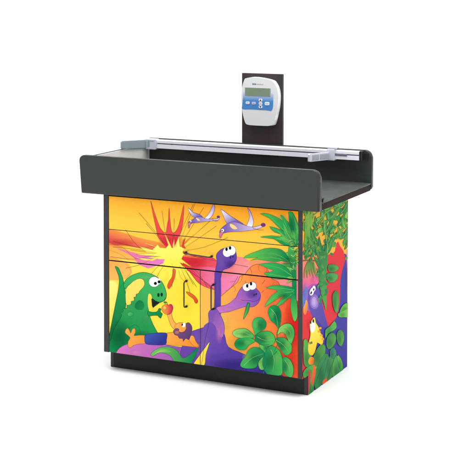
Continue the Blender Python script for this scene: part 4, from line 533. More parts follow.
(0,0,(150,214,110),[4240,3015,-10,18,-13,24,-13,25,-12,23,-11,23,-12,23,-10,23,-11,23,-10,23,-11,26,-11,26,-8,19],[4233,3012,-9,17,-13,25,-13,26,-11,22,-11,23,-11,24,-10,23,-11,23,-10,24,-10,26,-11,26,-7,19]),
(0,1,(4,118,66),(90,190,84),(4275,2947,4184,3259),[4275,2947,12,61,-4,56,-15,52,-24,49,-29,47,-31,47,-6,-59,-2,-57,6,-56,16,-51,29,-48]),
(0,0,(150,214,110),[4261,3000,-5,13,-6,19,-7,19,-5,17,-6,17,-5,17,-5,18,-5,17,-5,17,-6,20,-5,19,-4,14],[4254,2997,-4,13,-6,20,-6,19,-5,17,-5,17,-5,18,-5,17,-5,18,-4,17,-5,20,-5,19,-4,14]),
(0,1,(4,118,66),(90,190,84),(4275,2947,4195,3519),[4275,2947,41,107,14,100,-8,97,-27,92,-44,89,-56,87,21,-94,13,-95,10,-96,8,-96,11,-96]),
(0,0,(150,214,110),[4290,3048,1,25,1,37,0,36,-2,33,-3,32,-4,32,-6,31,-6,32,-7,31,-11,34,-11,34,-8,24],[4283,3047,1,26,1,37,1,36,-2,32,-2,32,-4,32,-5,31,-6,32,-7,31,-9,34,-11,35,-8,24]),
(0,1,(4,118,66),(90,190,84),(4275,2947,4275,3320),[4275,2947,26,65,12,63,1,62,-7,61,-14,61,-18,61,-9,-63,-8,-63,-6,-62,-1,-62,6,-62]),
(0,0,(150,214,110),[4283,3010,1,16,0,23,1,23,0,21,0,21,0,20,0,21,-1,21,0,21,-1,22,-2,23,-1,16],[4276,3010,1,16,1,23,1,23,1,21,0,20,1,21,0,21,0,21,-1,20,0,23,-1,23,-1,16]),
(0,1,(4,118,66),(90,190,84),(4275,2947,4326,3317),[4275,2947,33,61,18,61,8,62,1,62,-4,62,-5,62,-30,-60,-26,-61,-18,-62,-7,-61,6,-63]),
(0,0,(150,214,110),[4283,3009,1,16,2,23,2,23,3,20,2,21,2,21,3,20,3,21,3,20,4,23,4,23,2,16],[4276,3009,2,16,2,23,3,23,2,21,3,20,3,21,3,20,3,21,4,20,4,23,4,23,3,16]),
(0,1,(4,118,66),(90,190,84),(4275,2947,4402,3401),[4275,2947,52,71,34,73,22,76,12,77,5,78,2,79,-38,-73,-36,-73,-30,-74,-21,-75,-10,-78]),
(0,0,(150,214,110),[4301,3022,5,20,8,28,8,28,7,25,7,25,7,26,7,25,6,25,7,25,7,29,8,28,5,19],[4294,3023,6,20,8,28,8,28,8,25,7,25,7,25,7,26,8,25,7,25,8,28,7,28,6,20]),
(0,1,(4,118,66),(90,190,84),(4275,2947,4415,3269),[4275,2947,46,47,33,51,24,53,17,56,11,57,9,58,-34,-50,-33,-50,-30,-52,-23,-54,-16,-56]),
(0,0,(150,214,110),[4303,2999,6,14,9,20,9,20,8,18,8,18,7,18,8,18,7,18,8,18,8,20,8,20,5,14],[4297,3002,6,13,10,20,9,20,8,18,8,17,8,18,8,18,8,18,8,18,8,20,9,20,6,14]),
(0,1,(4,118,66),(90,190,84),(4275,2947,4418,3326),[4275,2947,46,58,32,61,23,64,17,64,13,66,12,66,-44,-57,-40,-59,-33,-61,-22,-64,-11,-67]),
(0,0,(150,214,110),[4298,3011,5,17,8,23,8,24,7,21,7,21,8,22,8,21,8,21,8,21,9,23,10,23,7,16],[4291,3012,6,17,8,24,8,23,8,21,8,22,8,21,8,21,8,21,9,21,10,23,10,23,7,16]),
(0,1,(4,124,70),(110,200,90),(4256,2510,3974,2440),[4256,2510,-49,0,-48,-9,-46,-13,-46,-17,-47,-16,-46,-15,52,-14,50,-7,49,3,46,14,44,28]),
(0,0,(160,216,110),[4210,2490,-12,-5,-17,-7,-17,-7,-15,-5,-15,-5,-16,-4,-15,-4,-16,-3,-16,-3,-18,-2,-17,-2,-13,-1],[4212,2484,-12,-5,-17,-7,-17,-6,-16,-5,-15,-4,-16,-4,-16,-4,-16,-3,-16,-2,-18,-2,-18,-2,-12,0]),
(0,1,(4,124,70),(110,200,90),(4255,2743,3942,2649),[4255,2743,-57,4,-54,-7,-52,-15,-51,-21,-50,-26,-49,-29,55,7,54,8,53,11,52,15,51,22]),
(0,0,(160,216,110),[4202,2733,-14,-4,-19,-6,-19,-5,-18,-5,-17,-6,-18,-5,-17,-5,-17,-6,-18,-5,-19,-7,-19,-6,-13,-5],[4203,2726,-13,-3,-20,-5,-19,-5,-18,-5,-17,-5,-18,-5,-17,-5,-17,-5,-18,-5,-19,-6,-19,-6,-14,-5]),
(0,1,(4,124,70),(110,200,90),(4255,2531,3827,2539),[4255,2531,-70,7,-71,0,-72,-2,-72,-2,-72,0,-71,5,68,-32,69,-24,70,-11,72,2,74,19]),
(0,0,(160,216,110),[4182,2519,-19,-3,-26,-4,-27,-3,-24,-2,-24,-1,-24,0,-23,1,-24,1,-24,2,-26,4,-26,4,-18,3],[4183,2512,-19,-2,-27,-4,-27,-2,-24,-2,-24,0,-24,0,-24,1,-24,2,-23,2,-26,4,-26,5,-19,3]),
(0,1,(4,124,70),(110,200,90),(4255,2639,4036,2473),[4255,2639,-56,-3,-46,-16,-38,-26,-31,-34,-26,-41,-22,-46,37,27,39,25,39,25,38,26,35,29]),
(0,0,(160,216,110),[4210,2623,-11,-6,-15,-8,-15,-9,-13,-8,-12,-9,-12,-9,-12,-10,-12,-10,-11,-10,-12,-12,-12,-13,-8,-9],[4213,2617,-11,-5,-15,-8,-15,-8,-13,-8,-12,-9,-13,-9,-12,-9,-12,-10,-11,-10,-12,-11,-12,-12,-9,-9]),
(0,1,(4,124,70),(110,200,90),(4255,2708,3824,2702),[4255,2708,-69,22,-71,10,-72,0,-72,-8,-73,-13,-74,-17,72,-7,71,-6,72,-5,71,1,72,7]),
(0,0,(160,216,110),[4184,2714,-18,0,-27,1,-26,0,-24,0,-24,0,-24,-1,-24,0,-24,-1,-24,-1,-27,-1,-27,-2,-18,-1],[4183,2707,-18,1,-26,1,-27,1,-24,0,-23,0,-24,0,-24,0,-24,-1,-24,0,-27,-1,-27,-1,-18,-1]),
(0,1,(4,124,70),(110,200,90),(4256,2344,3838,2270),[4256,2344,-71,10,-71,-3,-69,-11,-70,-18,-68,-24,-69,-28,70,8,71,7,70,8,70,12,69,16]),
(0,0,(160,216,110),[4186,2340,-18,-2,-26,-4,-26,-3,-23,-4,-23,-4,-23,-4,-24,-5,-23,-4,-23,-5,-26,-6,-26,-6,-18,-4],[4186,2334,-18,-2,-26,-3,-25,-4,-24,-3,-23,-4,-23,-4,-23,-4,-23,-4,-24,-4,-25,-6,-26,-5,-18,-4]),
(0,1,(4,124,70),(110,200,90),(4254,2853,3875,2682),[4254,2853,-73,-5,-68,-17,-64,-27,-60,-36,-58,-41,-56,-45,66,22,67,21,65,24,64,28,61,33]),
(0,0,(160,216,110),[4188,2833,-16,-7,-24,-10,-24,-10,-21,-9,-21,-9,-22,-10,-21,-9,-20,-10,-21,-11,-23,-11,-23,-12,-16,-9],[4191,2826,-17,-6,-24,-9,-24,-10,-21,-8,-22,-9,-21,-10,-21,-9,-21,-10,-21,-10,-23,-11,-23,-11,-16,-9]),
(0,1,(4,124,70),(110,200,90),(4254,3006,3930,3107),[4254,3006,-47,32,-52,22,-54,16,-56,12,-58,9,-57,10,46,-36,48,-31,50,-25,55,-15,59,-4]),
(0,0,(160,216,110),[4199,3020,-15,3,-20,5,-21,5,-18,5,-18,5,-18,5,-18,5,-18,6,-18,6,-20,8,-19,7,-14,5],[4196,3013,-14,4,-20,5,-21,5,-18,6,-18,5,-18,6,-18,6,-18,6,-18,6,-19,8,-19,8,-14,5]),
(0,1,(4,124,70),(110,200,90),(4256,2410,4075,2529),[4256,2410,-14,40,-24,28,-30,20,-35,13,-38,10,-40,8,21,-32,23,-29,25,-26,30,-19,37,-12]),
(0,0,(160,216,110),[4228,2433,-7,5,-12,7,-11,7,-10,7,-10,6,-10,7,-11,6,-10,7,-10,6,-11,7,-12,7,-8,5],[4224,2427,-8,6,-11,7,-11,8,-10,7,-9,6,-10,7,-10,7,-10,7,-10,6,-11,8,-11,7,-8,5]),
(0,1,(4,124,70),(110,200,90),(4255,2576,3842,2542),[4255,2576,-68,20,-68,5,-69,-6,-69,-13,-69,-19,-70,-21,69,-8,69,-7,69,-1,69,6,69,15]),
(0,0,(160,216,110),[4187,2575,-18,-2,-25,-2,-26,-2,-23,-2,-22,-2,-23,-2,-23,-2,-23,-3,-23,-2,-26,-2,-26,-3,-17,-1],[4187,2568,-18,-1,-25,-2,-26,-2,-23,-1,-23,-2,-22,-2,-23,-1,-23,-2,-23,-2,-26,-2,-26,-2,-17,-1]),
(0,1,(4,124,70),(110,200,90),(4256,2275,3895,2362),[4256,2275,-46,51,-53,34,-59,18,-64,5,-68,-6,-71,-15,63,-8,60,-14,60,-17,59,-18,59,-17]),
(0,0,(160,216,110),[4205,2310,-15,7,-21,9,-21,9,-19,7,-20,6,-20,5,-21,4,-20,3,-21,3,-24,2,-24,1,-17,1],[4201,2304,-14,7,-21,10,-21,9,-19,7,-19,6,-20,5,-20,5,-20,4,-21,3,-24,2,-23,2,-17,1]),
(0,1,(4,124,70),(110,200,90),(4255,2764,4034,2754),[4255,2764,-36,22,-36,8,-37,0,-37,-9,-38,-14,-37,-17,36,-7,37,-7,36,-3,37,1,37,8]),
(0,0,(160,216,110),[4219,2769,-10,0,-14,0,-13,0,-13,0,-12,-1,-12,-1,-13,-1,-12,-1,-12,-1,-14,-1,-14,-2,-9,-1],[4218,2762,-10,1,-13,0,-14,0,-12,0,-12,0,-12,0,-13,0,-12,-1,-12,-1,-14,-1,-14,-1,-9,-1]),
(0,1,(84,172,84),(14,128,70),(4171,3054,4214,2383),[4095,2904,23,58,35,45,41,38,38,18,21,-14,5,-33,-21,-45,-23,-57,2,-67,11,-79,19,-89,14,-105,8,-480,-5,-457,-39,-26,-41,18,-7,223,0,270,-8,201,-14,167,-30,116,-29,100,-8,106]),
(0,0,(40,130,60),[4129,2952,19,-9,27,-11,26,-3,21,12,17,19,11,14],[4134,2961,19,-9,25,-12,22,-4,17,10,17,18,12,14]),
(0,0,(200,224,130),[4139,2889,16,-9,23,-11,23,-4,20,12,18,19,11,14],[4145,2897,16,-9,21,-11,18,-5,17,10,17,18,12,14]),
(0,0,(40,130,60),[4147,2826,14,-9,20,-12,20,-4,18,12,14,19,10,14],[4154,2834,13,-10,18,-11,15,-5,14,10,14,18,10,13]),
(0,0,(200,224,130),[4152,2762,13,-9,18,-12,19,-4,16,12,14,19,9,14],[4159,2770,12,-9,16,-12,13,-5,13,10,13,17,9,14]),
(0,0,(40,130,60),[4124,2695,21,-8,29,-11,28,-3,20,12,14,19,10,14],[4129,2704,21,-9,28,-11,23,-4,16,10,14,18,10,13]),
(0,0,(200,224,130),[4125,2631,20,-8,29,-11,28,-3,23,12,19,20,12,14],[4130,2640,19,-9,28,-11,24,-4,19,11,19,18,13,14]),
(0,0,(40,130,60),[4138,2568,16,-8,24,-12,24,-3,21,12,17,20,11,14],[4143,2577,17,-9,22,-12,19,-4,17,10,17,18,12,14]),
(0,0,(200,224,130),[4138,2504,16,-8,24,-12,24,-3,22,12,20,20,13,14],[4144,2513,16,-9,22,-12,19,-4,19,11,19,18,13,14]),
(0,0,(40,130,60),[4151,2442,12,-9,19,-12,20,-4,21,12,19,20,12,14],[4158,2449,12,-9,16,-12,16,-4,16,10,19,19,13,13]),
(0,1,(90,190,80),(8,130,72),(3287,2683,4068,2704),[3145,2615,41,40,101,53,80,37,83,33,80,35,83,29,94,16,94,5,85,-3,76,-17,59,-38,47,-52,47,-73,12,-59,-70,0,-95,14,-65,-16,-69,-16,-105,0,-110,5,-85,8,-78,2,-102,-27,-61,-18,91,40,72,40,-151,-20]),
(0,0,(20,110,60),[3147,2613,41,40,100,53,80,36,83,33,80,35,82,29,94,16,94,5,85,-3,74,-17,59,-37,47,-51,46,-73,13,-57,-68,2,-95,14,-66,-16,-68,-16,-105,0,-109,5,-85,8,-79,2,-102,-27,-59,-23,90,39,72,46,-152,-20,-154,-18],[3143,2617,42,40,101,54,80,36,83,33,80,35,83,29,95,16,94,6,86,-3,76,-18,60,-38,48,-52,46,-73,12,-63,-73,0,-94,13,-65,-15,-69,-17,-106,0,-109,5,-85,8,-77,2,-102,-26,-64,-14,92,40,72,35,-150,-19,-154,-18]),
(0,0,(120,200,90),[4111,2637,-69,37,-101,51,-112,34,-133,-1,-144,-19,-102,-15],[4106,2630,-69,38,-99,52,-111,34,-131,0,-144,-18,-102,-14]),
(0,0,(120,200,90),[4097,2636,-78,16,-113,20,-131,8,-168,-18,-187,-30,-133,-23],[4094,2629,-77,16,-113,21,-130,9,-167,-17,-187,-29,-133,-22]),
(0,1,(60,180,86),(8,136,76),(3559,2508,4149,2366),[3478,2521,105,27,138,25,99,6,89,-8,85,-25,75,-39,62,-63,45,-66,28,-55,-7,-41,-74,-4,-107,6,-119,-15,-122,-4,-119,43,-75,48,39,18,74,13,65,22,32,22,-64,18,-87,17,-43,19,-38,18,-61,8]),
(0,0,(20,110,60),[3478,2518,105,28,138,24,99,6,88,-8,85,-24,74,-40,62,-61,44,-66,28,-55,-5,-38,-73,-3,-106,6,-120,-15,-121,-4,-118,42,-74,47,36,15,75,12,65,22,34,27,-66,19,-87,17,-43,19,-38,18,-61,8,-20,9],[3477,2523,105,28,139,25,99,6,90,-9,85,-24,76,-40,62,-63,45,-66,28,-56,-8,-44,-75,-5,-107,6,-119,-15,-122,-3,-120,42,-77,50,41,22,75,12,64,22,31,18,-63,17,-87,18,-44,19,-37,18,-61,7,-21,10]),
(0,0,(120,200,90),[4173,2372,-66,35,-95,48,-102,39,-115,17,-122,7,-87,4],[4168,2365,-65,35,-94,50,-101,39,-114,18,-122,8,-86,5]),
(0,0,(120,200,90),[4177,2323,-77,5,-110,8,-107,7,-101,7,-99,6,-69,4],[4175,2315,-77,6,-109,9,-107,8,-101,7,-99,8,-69,5]),
(0,1,(86,186,80),(8,138,80),(3696,1824,4177,2073),[3630,2077,67,33,106,34,97,9,95,0,84,-1,71,-8,59,-15,36,-30,-4,-61,-22,-60,-17,-20,-25,-14,-37,-10,-43,-18,-53,-53,-58,-58,-66,-39,-57,-28,-31,-16,-12,1,40,55,56,70,52,66,28,46,-36,-10,-60,-35,-72,-51,-78,-59,-93,-68,-64,-38,22,52,54,81,46,65,50,59,68,46,40,35,-48,20,-76,12,-78,2]),
(0,0,(20,110,60),[3632,2074,66,34,105,33,97,10,95,-1,83,-1,71,-8,58,-15,36,-28,-5,-60,-21,-59,-17,-19,-24,-13,-37,-11,-43,-18,-54,-53,-58,-58,-65,-39,-58,-28,-29,-16,-10,-2,41,54,55,70,52,67,29,48,-40,-8,-61,-35,-71,-52,-79,-59,-92,-68,-61,-37,23,48,53,80,46,66,50,58,68,46,41,37,-50,23,-76,12,-78,1,-41,7],[3629,2079,67,34,106,34,98,9,96,0,83,-1,72,-8,59,-16,38,-31,-4,-62,-22,-61,-18,-21,-26,-14,-37,-11,-42,-17,-53,-52,-59,-59,-66,-40,-57,-28,-31,-16,-16,5,41,55,56,70,52,67,27,43,-32,-11,-60,-35,-71,-51,-79,-59,-92,-68,-67,-39,21,56,53,81,47,66,51,59,67,46,39,32,-46,19,-76,11,-77,2,-41,6]),
(0,0,(120,200,90),[4217,2093,-73,4,-104,7,-103,1,-100,-7,-100,-12,-69,-9],[4215,2085,-72,6,-104,7,-102,2,-100,-6,-99,-11,-70,-8]),
(0,0,(120,200,90),[4202,2067,-85,-20,-121,-31,-114,-46,-95,-74,-87,-88,-59,-63],[4204,2059,-86,-19,-121,-30,-112,-44,-95,-72,-87,-88,-60,-63]),
(0,0,(120,200,90),[4214,2043,-52,-42,-75,-59,-71,-57,-66,-54,-63,-53,-44,-36],[4219,2037,-53,-41,-75,-58,-72,-57,-66,-53,-64,-52,-44,-36]),
(0,1,(20,140,76),(90,190,80),(4216,1996,4217,1552),[4177,2023,17,10,23,-10,18,-18,17,-43,14,-58,12,-68,9,-81,5,-90,-3,-74,-13,-49,-22,-42,-23,-14,-22,26,-23,55,-19,60,-12,61,-8,67,-2,67,6,75,11,75]),
(0,0,(20,110,60),[4178,2021,16,9,22,-9,16,-18,17,-42,15,-58,11,-67,9,-81,5,-90,-3,-74,-13,-48,-21,-41,-20,-14,-21,26,-23,54,-18,60,-12,61,-8,66,-2,68,6,74,11,75,14,51],[4175,2026,20,10,24,-10,19,-20,16,-43,15,-59,12,-67,8,-81,6,-90,-3,-75,-13,-50,-23,-42,-26,-16,-24,28,-23,55,-19,60,-12,61,-8,67,-2,68,6,75,11,76,15,51]),
(0,1,(10,120,64),(150,210,100),(4235,2464,4200,2595),[4235,2464,5,25,-3,23,-7,21,-10,21,-11,20,-9,21,-12,-28,-8,-26,0,-24,7,-21,17,-18]),
(0,0,(10,90,50),[4237,2464,5,25,-3,23,-7,22,-10,21,-10,20,-13,22,-14,-29,-7,-27,-1,-24,8,-22,18,-19,31,-14],[4232,2464,5,25,-3,22,-7,21,-10,20,-10,21,-7,19,-10,-25,-7,-26,-1,-23,7,-21,17,-17,30,-14]),
(0,1,(10,120,64),(150,210,100),(4234,2836,4282,2771),[4234,2836,-15,-26,-2,-18,7,-12,14,-6,20,-3,24,0,-2,16,-1,15,-3,14,-7,11,-13,8]),
(0,0,(10,90,50),[4232,2837,-15,-27,-3,-19,8,-13,15,-6,21,-3,25,0,0,18,-1,16,-4,14,-7,12,-14,8,-23,1],[4236,2835,-15,-26,-2,-17,6,-10,14,-6,19,-2,22,-1,-2,13,-1,16,-3,13,-7,11,-12,6,-22,2]),
(0,1,(10,120,64),(150,210,100),(4233,3021,4107,2994),[4233,3021,-22,4,-21,-1,-21,-6,-21,-7,-20,-9,-21,-8,23,-8,23,-4,22,-1,20,6,20,13]),
(0,0,(10,90,50),[4234,3024,-23,4,-22,-2,-21,-5,-21,-8,-20,-9,-22,-11,24,-9,23,-5,23,0,21,6,21,13,18,22],[4233,3019,-22,4,-21,-2,-21,-5,-20,-8,-20,-8,-19,-5,21,-6,22,-5,21,0,20,5,19,12,18,22]),
(0,1,(10,120,64),(150,210,100),(4233,3066,4073,3009),[4233,3066,-33,12,-30,0,-27,-8,-25,-16,-23,-21,-22,-24,28,4,29,4,28,5,27,9,25,14]),
(0,0,(10,90,50),[4234,3069,-34,11,-31,0,-27,-8,-26,-16,-23,-21,-23,-27,31,3,29,4,29,5,27,9,26,14,23,22],[4232,3064,-33,12,-29,0,-26,-9,-25,-15,-22,-20,-22,-22,26,6,29,3,28,6,26,8,25,14,22,21]),
(0,1,(10,120,64),(150,210,100),(4235,2331,4054,2206),[4235,2331,-42,-5,-35,-14,-31,-20,-27,-25,-24,-30,-22,-31,34,15,35,15,33,17,30,21,27,25]),
(0,0,(10,90,50),[4235,2333,-42,-5,-36,-14,-31,-20,-28,-26,-24,-30,-22,-34,37,15,35,15,33,17,31,21,27,26,22,32],[4235,2328,-41,-4,-35,-14,-30,-20,-27,-25,-24,-29,-22,-29,31,16,35,15,32,17,30,21,27,24,22,32]),
(0,1,(10,120,64),(150,210,100),(4233,2984,4194,2944),[4233,2984,-21,6,-14,-1,-7,-6,-2,-10,1,-14,4,-15,12,2,12,2,10,4,7,6,2,10]),
(0,0,(10,90,50),[4234,2986,-22,6,-14,-1,-9,-7,-3,-11,2,-14,4,-17,14,1,12,3,11,4,8,7,3,11,-4,16],[4232,2981,-21,7,-12,-1,-6,-5,-2,-9,2,-13,3,-14,10,2,11,2,9,4,6,5,3,9,-4,15]),
(0,1,(10,120,64),(150,210,100),(4235,2304,4204,2325),[4235,2304,9,20,0,10,-5,4,-9,-1,-12,-5,-14,-7,-3,-13,-1,-12,1,-8,5,-4,11,3]),
(0,0,(10,90,50),[4238,2303,8,20,1,12,-7,5,-11,-1,-12,-5,-15,-7,-3,-15,-2,-12,1,-10,8,-4,12,3,19,13],[4233,2305,8,19,1,9,-3,3,-9,-2,-11,-4,-13,-6,-2,-12,-2,-12,1,-7,3,-2,10,2,18,13]),
(0,1,(10,120,64),(150,210,100),(4234,2683,4318,2583),[4234,2683,-2,-29,7,-23,13,-17,19,-13,22,-10,25,-8,-10,20,-10,19,-11,19,-13,17,-17,15]),
(0,0,(10,90,50),[4232,2683,-2,-30,7,-23,13,-18,19,-13,23,-10,28,-8,-9,23,-10,20,-11,19,-14,17,-17,15,-23,10],[4237,2683,-2,-29,6,-21,13,-17,18,-13,22,-10,23,-8,-11,16,-10,20,-11,19,-13,17,-17,14,-22,9]),
(0,1,(10,120,64),(150,210,100),(4234,2618,4325,2676),[4234,2618,24,-3,19,5,15,10,12,14,10,16,11,16,-23,2,-22,0,-18,-4,-15,-10,-10,-18]),
(0,0,(10,90,50),[4234,2616,24,-3,20,5,15,10,13,14,10,17,11,19,-25,3,-22,0,-19,-5,-16,-11,-10,-19,-3,-28],[4235,2621,23,-4,18,5,14,9,12,14,10,16,10,14,-21,1,-21,0,-17,-4,-14,-10,-9,-16,-3,-28]),
(0,1,(10,120,64),(150,210,100),(4233,2996,4117,2912),[4233,2996,-32,3,-26,-6,-19,-13,-16,-19,-12,-23,-11,-26,25,7,25,8,22,10,20,14,15,19]),
(0,0,(10,90,50),[4234,2999,-33,3,-27,-7,-20,-14,-16,-19,-12,-24,-11,-27,28,6,25,8,23,10,20,14,15,20,10,27],[4233,2994,-32,3,-25,-6,-19,-13,-15,-19,-12,-22,-10,-23,22,8,24,7,22,10,19,13,15,19,9,26]),
(0,1,(10,120,64),(150,210,100),(4234,2837,4357,2903),[4234,2837,27,-1,23,7,20,11,18,15,18,17,17,17,-28,2,-26,0,-23,-6,-20,-12,-16,-19]),
(0,0,(10,90,50),[4233,2835,28,-1,24,6,21,12,18,16,17,17,18,20,-30,3,-26,-1,-24,-5,-21,-13,-17,-21,-10,-30],[4234,2840,27,-2,22,7,20,11,18,15,17,17,16,14,-25,1,-26,-1,-23,-5,-19,-11,-15,-19,-10,-30]),
(0,1,(10,120,64),(150,210,100),(4234,2740,4320,2721),[4234,2740,8,-21,12,-11,14,-4,16,2,18,6,18,9,-12,10,-12,9,-13,7,-15,3,-15,-1]),
(0,0,(10,90,50),[4232,2739,8,-22,13,-11,15,-4,17,2,18,6,20,11,-13,12,-13,9,-13,7,-15,4,-17,-2,-19,-9],[4237,2741,8,-21,11,-10,13,-4,15,2,17,7,17,7,-12,7,-12,9,-13,7,-13,3,-15,-1,-18,-9]),
(0,1,(10,120,64),(150,210,100),(4235,2481,4263,2496),[4235,2481,13,-12,8,-3,4,3,2,7,1,9,0,11,-10,7,-9,5,-7,2,-5,-3,-1,-9]),
(0,0,(10,90,50),[4233,2479,13,-12,9,-3,7,3,3,8,0,11,0,12,-11,7,-9,5,-8,2,-7,-4,-1,-10,3,-18],[4237,2483,12,-12,7,-2,2,1,2,6,0,9,0,10,-9,6,-8,5,-6,1,-2,-1,-1,-8,3,-17]),
(0,1,(10,120,64),(150,210,100),(4235,2290,4053,2323),[4235,2290,-21,36,-25,19,-30,8,-33,-3,-35,-10,-38,-17,30,-9,29,-10,29,-10,29,-7,32,-3]),
(0,0,(10,90,50),[4238,2292,-21,35,-27,21,-31,7,-33,-2,-36,-11,-39,-18,31,-12,28,-11,30,-10,30,-7,32,-2,34,6],[4233,2289,-21,35,-25,19,-29,8,-32,-3,-35,-11,-35,-14,28,-6,29,-11,29,-10,29,-7,31,-2,33,6]),
(0,2,(0,110,66),0.6,[4170,3343,124,10,-23,-138,-62,-89,-77,-6,-62,79,-25,134,24,138,62,89,77,5,62,-79]),
(0,2,(60,190,100),0.4,[3962,3462,166,12,-31,-59,-83,-41,-104,-8,-84,28,-32,55,32,59,84,41,103,8,83,-28]),
(0,2,(90,200,100),0.5,[3754,2747,210,18,-40,-49,-105,-37,-130,-12,-106,19,-41,42,41,49,105,38,131,11,104,-19]),
(0,2,(0,112,66),0.5,[4089,2622,166,15,-31,-82,-83,-57,-103,-10,-84,42,-32,77,32,82,83,57,103,9,83,-41]),
(0,2,(0,118,68),0.5,[4007,1956,167,17,-31,-60,-84,-44,-103,-11,-84,26,-32,54,32,61,84,43,103,11,83,-27]),
(0,1,(30,160,78),(6,120,74),(3670,1538,3946,1530),[3670,1610,5,43,16,39,25,29,35,21,43,12,40,0,36,-14,33,-27,25,-35,14,-47,5,-57,-1,-60,-10,-73,-17,-77,-19,-47,-21,4,-24,34,-27,33,-33,20,-36,20,-32,29,-26,46,-21,56]),
(0,0,(16,110,60),[3673,1610,5,43,16,37,24,29,34,20,42,12,39,0,35,-14,33,-26,24,-35,13,-46,6,-56,-1,-60,-10,-73,-17,-77,-18,-45,-17,4,-23,34,-28,34,-33,20,-36,19,-31,29,-26,45,-21,56,-10,51],[3666,1610,6,43,17,40,25,30,36,22,44,12,41,0,37,-15,33,-26,25,-37,15,-47,5,-57,-1,-61,-10,-73,-16,-77,-21,-49,-25,4,-24,34,-27,33,-33,20,-36,19,-32,30,-27,47,-21,56,-11,51]),
(0,2,(0,100,62),0.42,[3857,1559,91,10,-17,-101,-45,-66,-56,-7,-46,57,-18,97,18,101,45,66,56,6,46,-56]),
(0,2,(150,216,110),0.35,[3763,1584,56,6,-11,-64,-27,-41,-34,-4,-28,36,-11,61,11,64,27,42,34,4,28,-36]),
(0,1,(70,186,90),(8,128,74),(3337,1308,3634,1302),[3337,1313,3,38,9,39,17,33,24,25,30,19,33,12,36,5,38,-2,35,-10,30,-20,26,-28,16,-31,2,-35,-9,-39,-18,-35,-29,-29,-38,-25,-38,-25,-37,-32,-36,-33,-28,-14,-15,15,-7,34,-8,35,-14,32,-14,35]),
(0,0,(16,110,60),[3340,1313,3,38,9,38,16,33,24,24,29,19,32,12,36,4,37,-2,34,-10,30,-20,26,-27,15,-30,2,-34,-9,-38,-18,-35,-28,-28,-38,-25,-38,-25,-37,-32,-36,-32,-26,-14,-12,14,-7,32,-7,36,-15,33,-14,34,-8,36],[3334,1313,2,38,10,40,17,33,25,26,31,20,34,12,36,5,39,-2,35,-11,31,-20,27,-28,16,-32,2,-36,-9,-40,-18,-36,-30,-29,-38,-25,-38,-25,-36,-32,-37,-33,-31,-15,-17,17,-7,34,-8,35,-14,32,-15,35,-7,36]),
(0,2,(0,100,62),0.42,[3513,1327,98,12,-19,-80,-49,-53,-60,-7,-49,42,-19,75,18,80,49,53,61,7,49,-42]),
(0,2,(150,216,110),0.35,[3412,1344,59,7,-11,-51,-30,-33,-36,-5,-30,27,-12,48,11,50,30,34,37,4,30,-27]),
(0,1,(150,212,110),(60,176,80),(2911,1093,3388,1110),[2911,1123,20,25,34,25,42,22,56,17,64,13,57,3,42,-8,34,-17,33,-22,43,-31,40,-36,12,-30,-34,-18,-62,-12,-64,-9,-60,-8,-62,-5,-54,-1,-42,5,-34,10,-28,14,-22,18,-15,22]),
(0,0,(16,110,60),[2914,1121,19,25,33,25,42,21,55,17,64,13,56,3,41,-8,34,-17,33,-22,42,-30,40,-36,12,-27,-31,-16,-62,-12,-64,-9,-60,-8,-62,-5,-54,-1,-41,5,-34,10,-27,13,-21,18,-15,21,1,22],[2909,1124,19,26,35,26,43,21,56,18,65,12,57,4,43,-8,35,-17,33,-23,43,-31,41,-36,12,-32,-36,-21,-63,-11,-64,-9,-60,-9,-63,-5,-54,-1,-42,5,-35,10,-28,14,-22,19,-16,23,0,24]),
(0,2,(0,100,62),0.42,[3194,1126,156,18,-30,-45,-78,-35,-97,-11,-79,16,-30,39,30,45,79,36,97,11,78,-17]),
(0,2,(150,216,110),0.35,[3031,1122,96,12,-18,-29,-48,-22,-59,-7,-48,11,-19,24,19,29,48,22,59,7,48,-11]),
(0,1,(20,150,80),(60,180,86),(2956,909,3403,923),[2956,909,9,28,17,30,25,26,35,19,43,16,47,13,56,11,60,8,53,1,48,-9,40,-17,14,-22,-31,-31,-57,-38,-50,-35,-27,-33,-20,-32,-27,-24,-41,-15,-48,-8,-43,0,-33,9,-27,16,-21,19,-14,20,-8,23]),
(0,0,(16,110,60),[2959,908,9,28,17,29,24,25,34,20,43,15,47,13,55,11,60,8,52,1,47,-9,40,-16,13,-20,-30,-29,-57,-37,-51,-36,-27,-34,-20,-31,-25,-24,-41,-15,-47,-7,-42,0,-32,8,-27,16,-20,19,-14,20,-8,22,0,24],[2953,909,9,29,18,30,26,27,35,20,43,16,48,13,56,11,60,8,54,1,48,-9,41,-17,15,-26,-32,-33,-58,-37,-49,-35,-27,-33,-20,-32,-27,-25,-43,-15,-48,-8,-44,0,-33,9,-28,16,-21,20,-15,21,-9,23,1,26]),
(0,2,(0,100,62),0.42,[3081,924,148,18,-28,-56,-74,-42,-91,-11,-75,24,-28,49,28,56,74,42,92,10,74,-23]),
(0,2,(150,216,110),0.35,[3233,961,90,11,-17,-36,-45,-25,-55,-7,-45,15,-17,31,17,35,45,26,55,7,44,-15]),
(0,1,(150,212,104),(70,180,84),(3850,1224,4220,1228),[4146,1028,-20,17,-20,44,-20,44,-21,36,-22,36,-22,26,-21,15,-23,7,-27,-3,-37,-25,-40,-36,-23,-11,5,35,22,59,30,52,36,38,42,33,43,22,42,13,42,4,37,-10,30,-24,25,-37,16,-43,6,-47,-3,-53,-10,-52,-18,-57,-25,-55]),
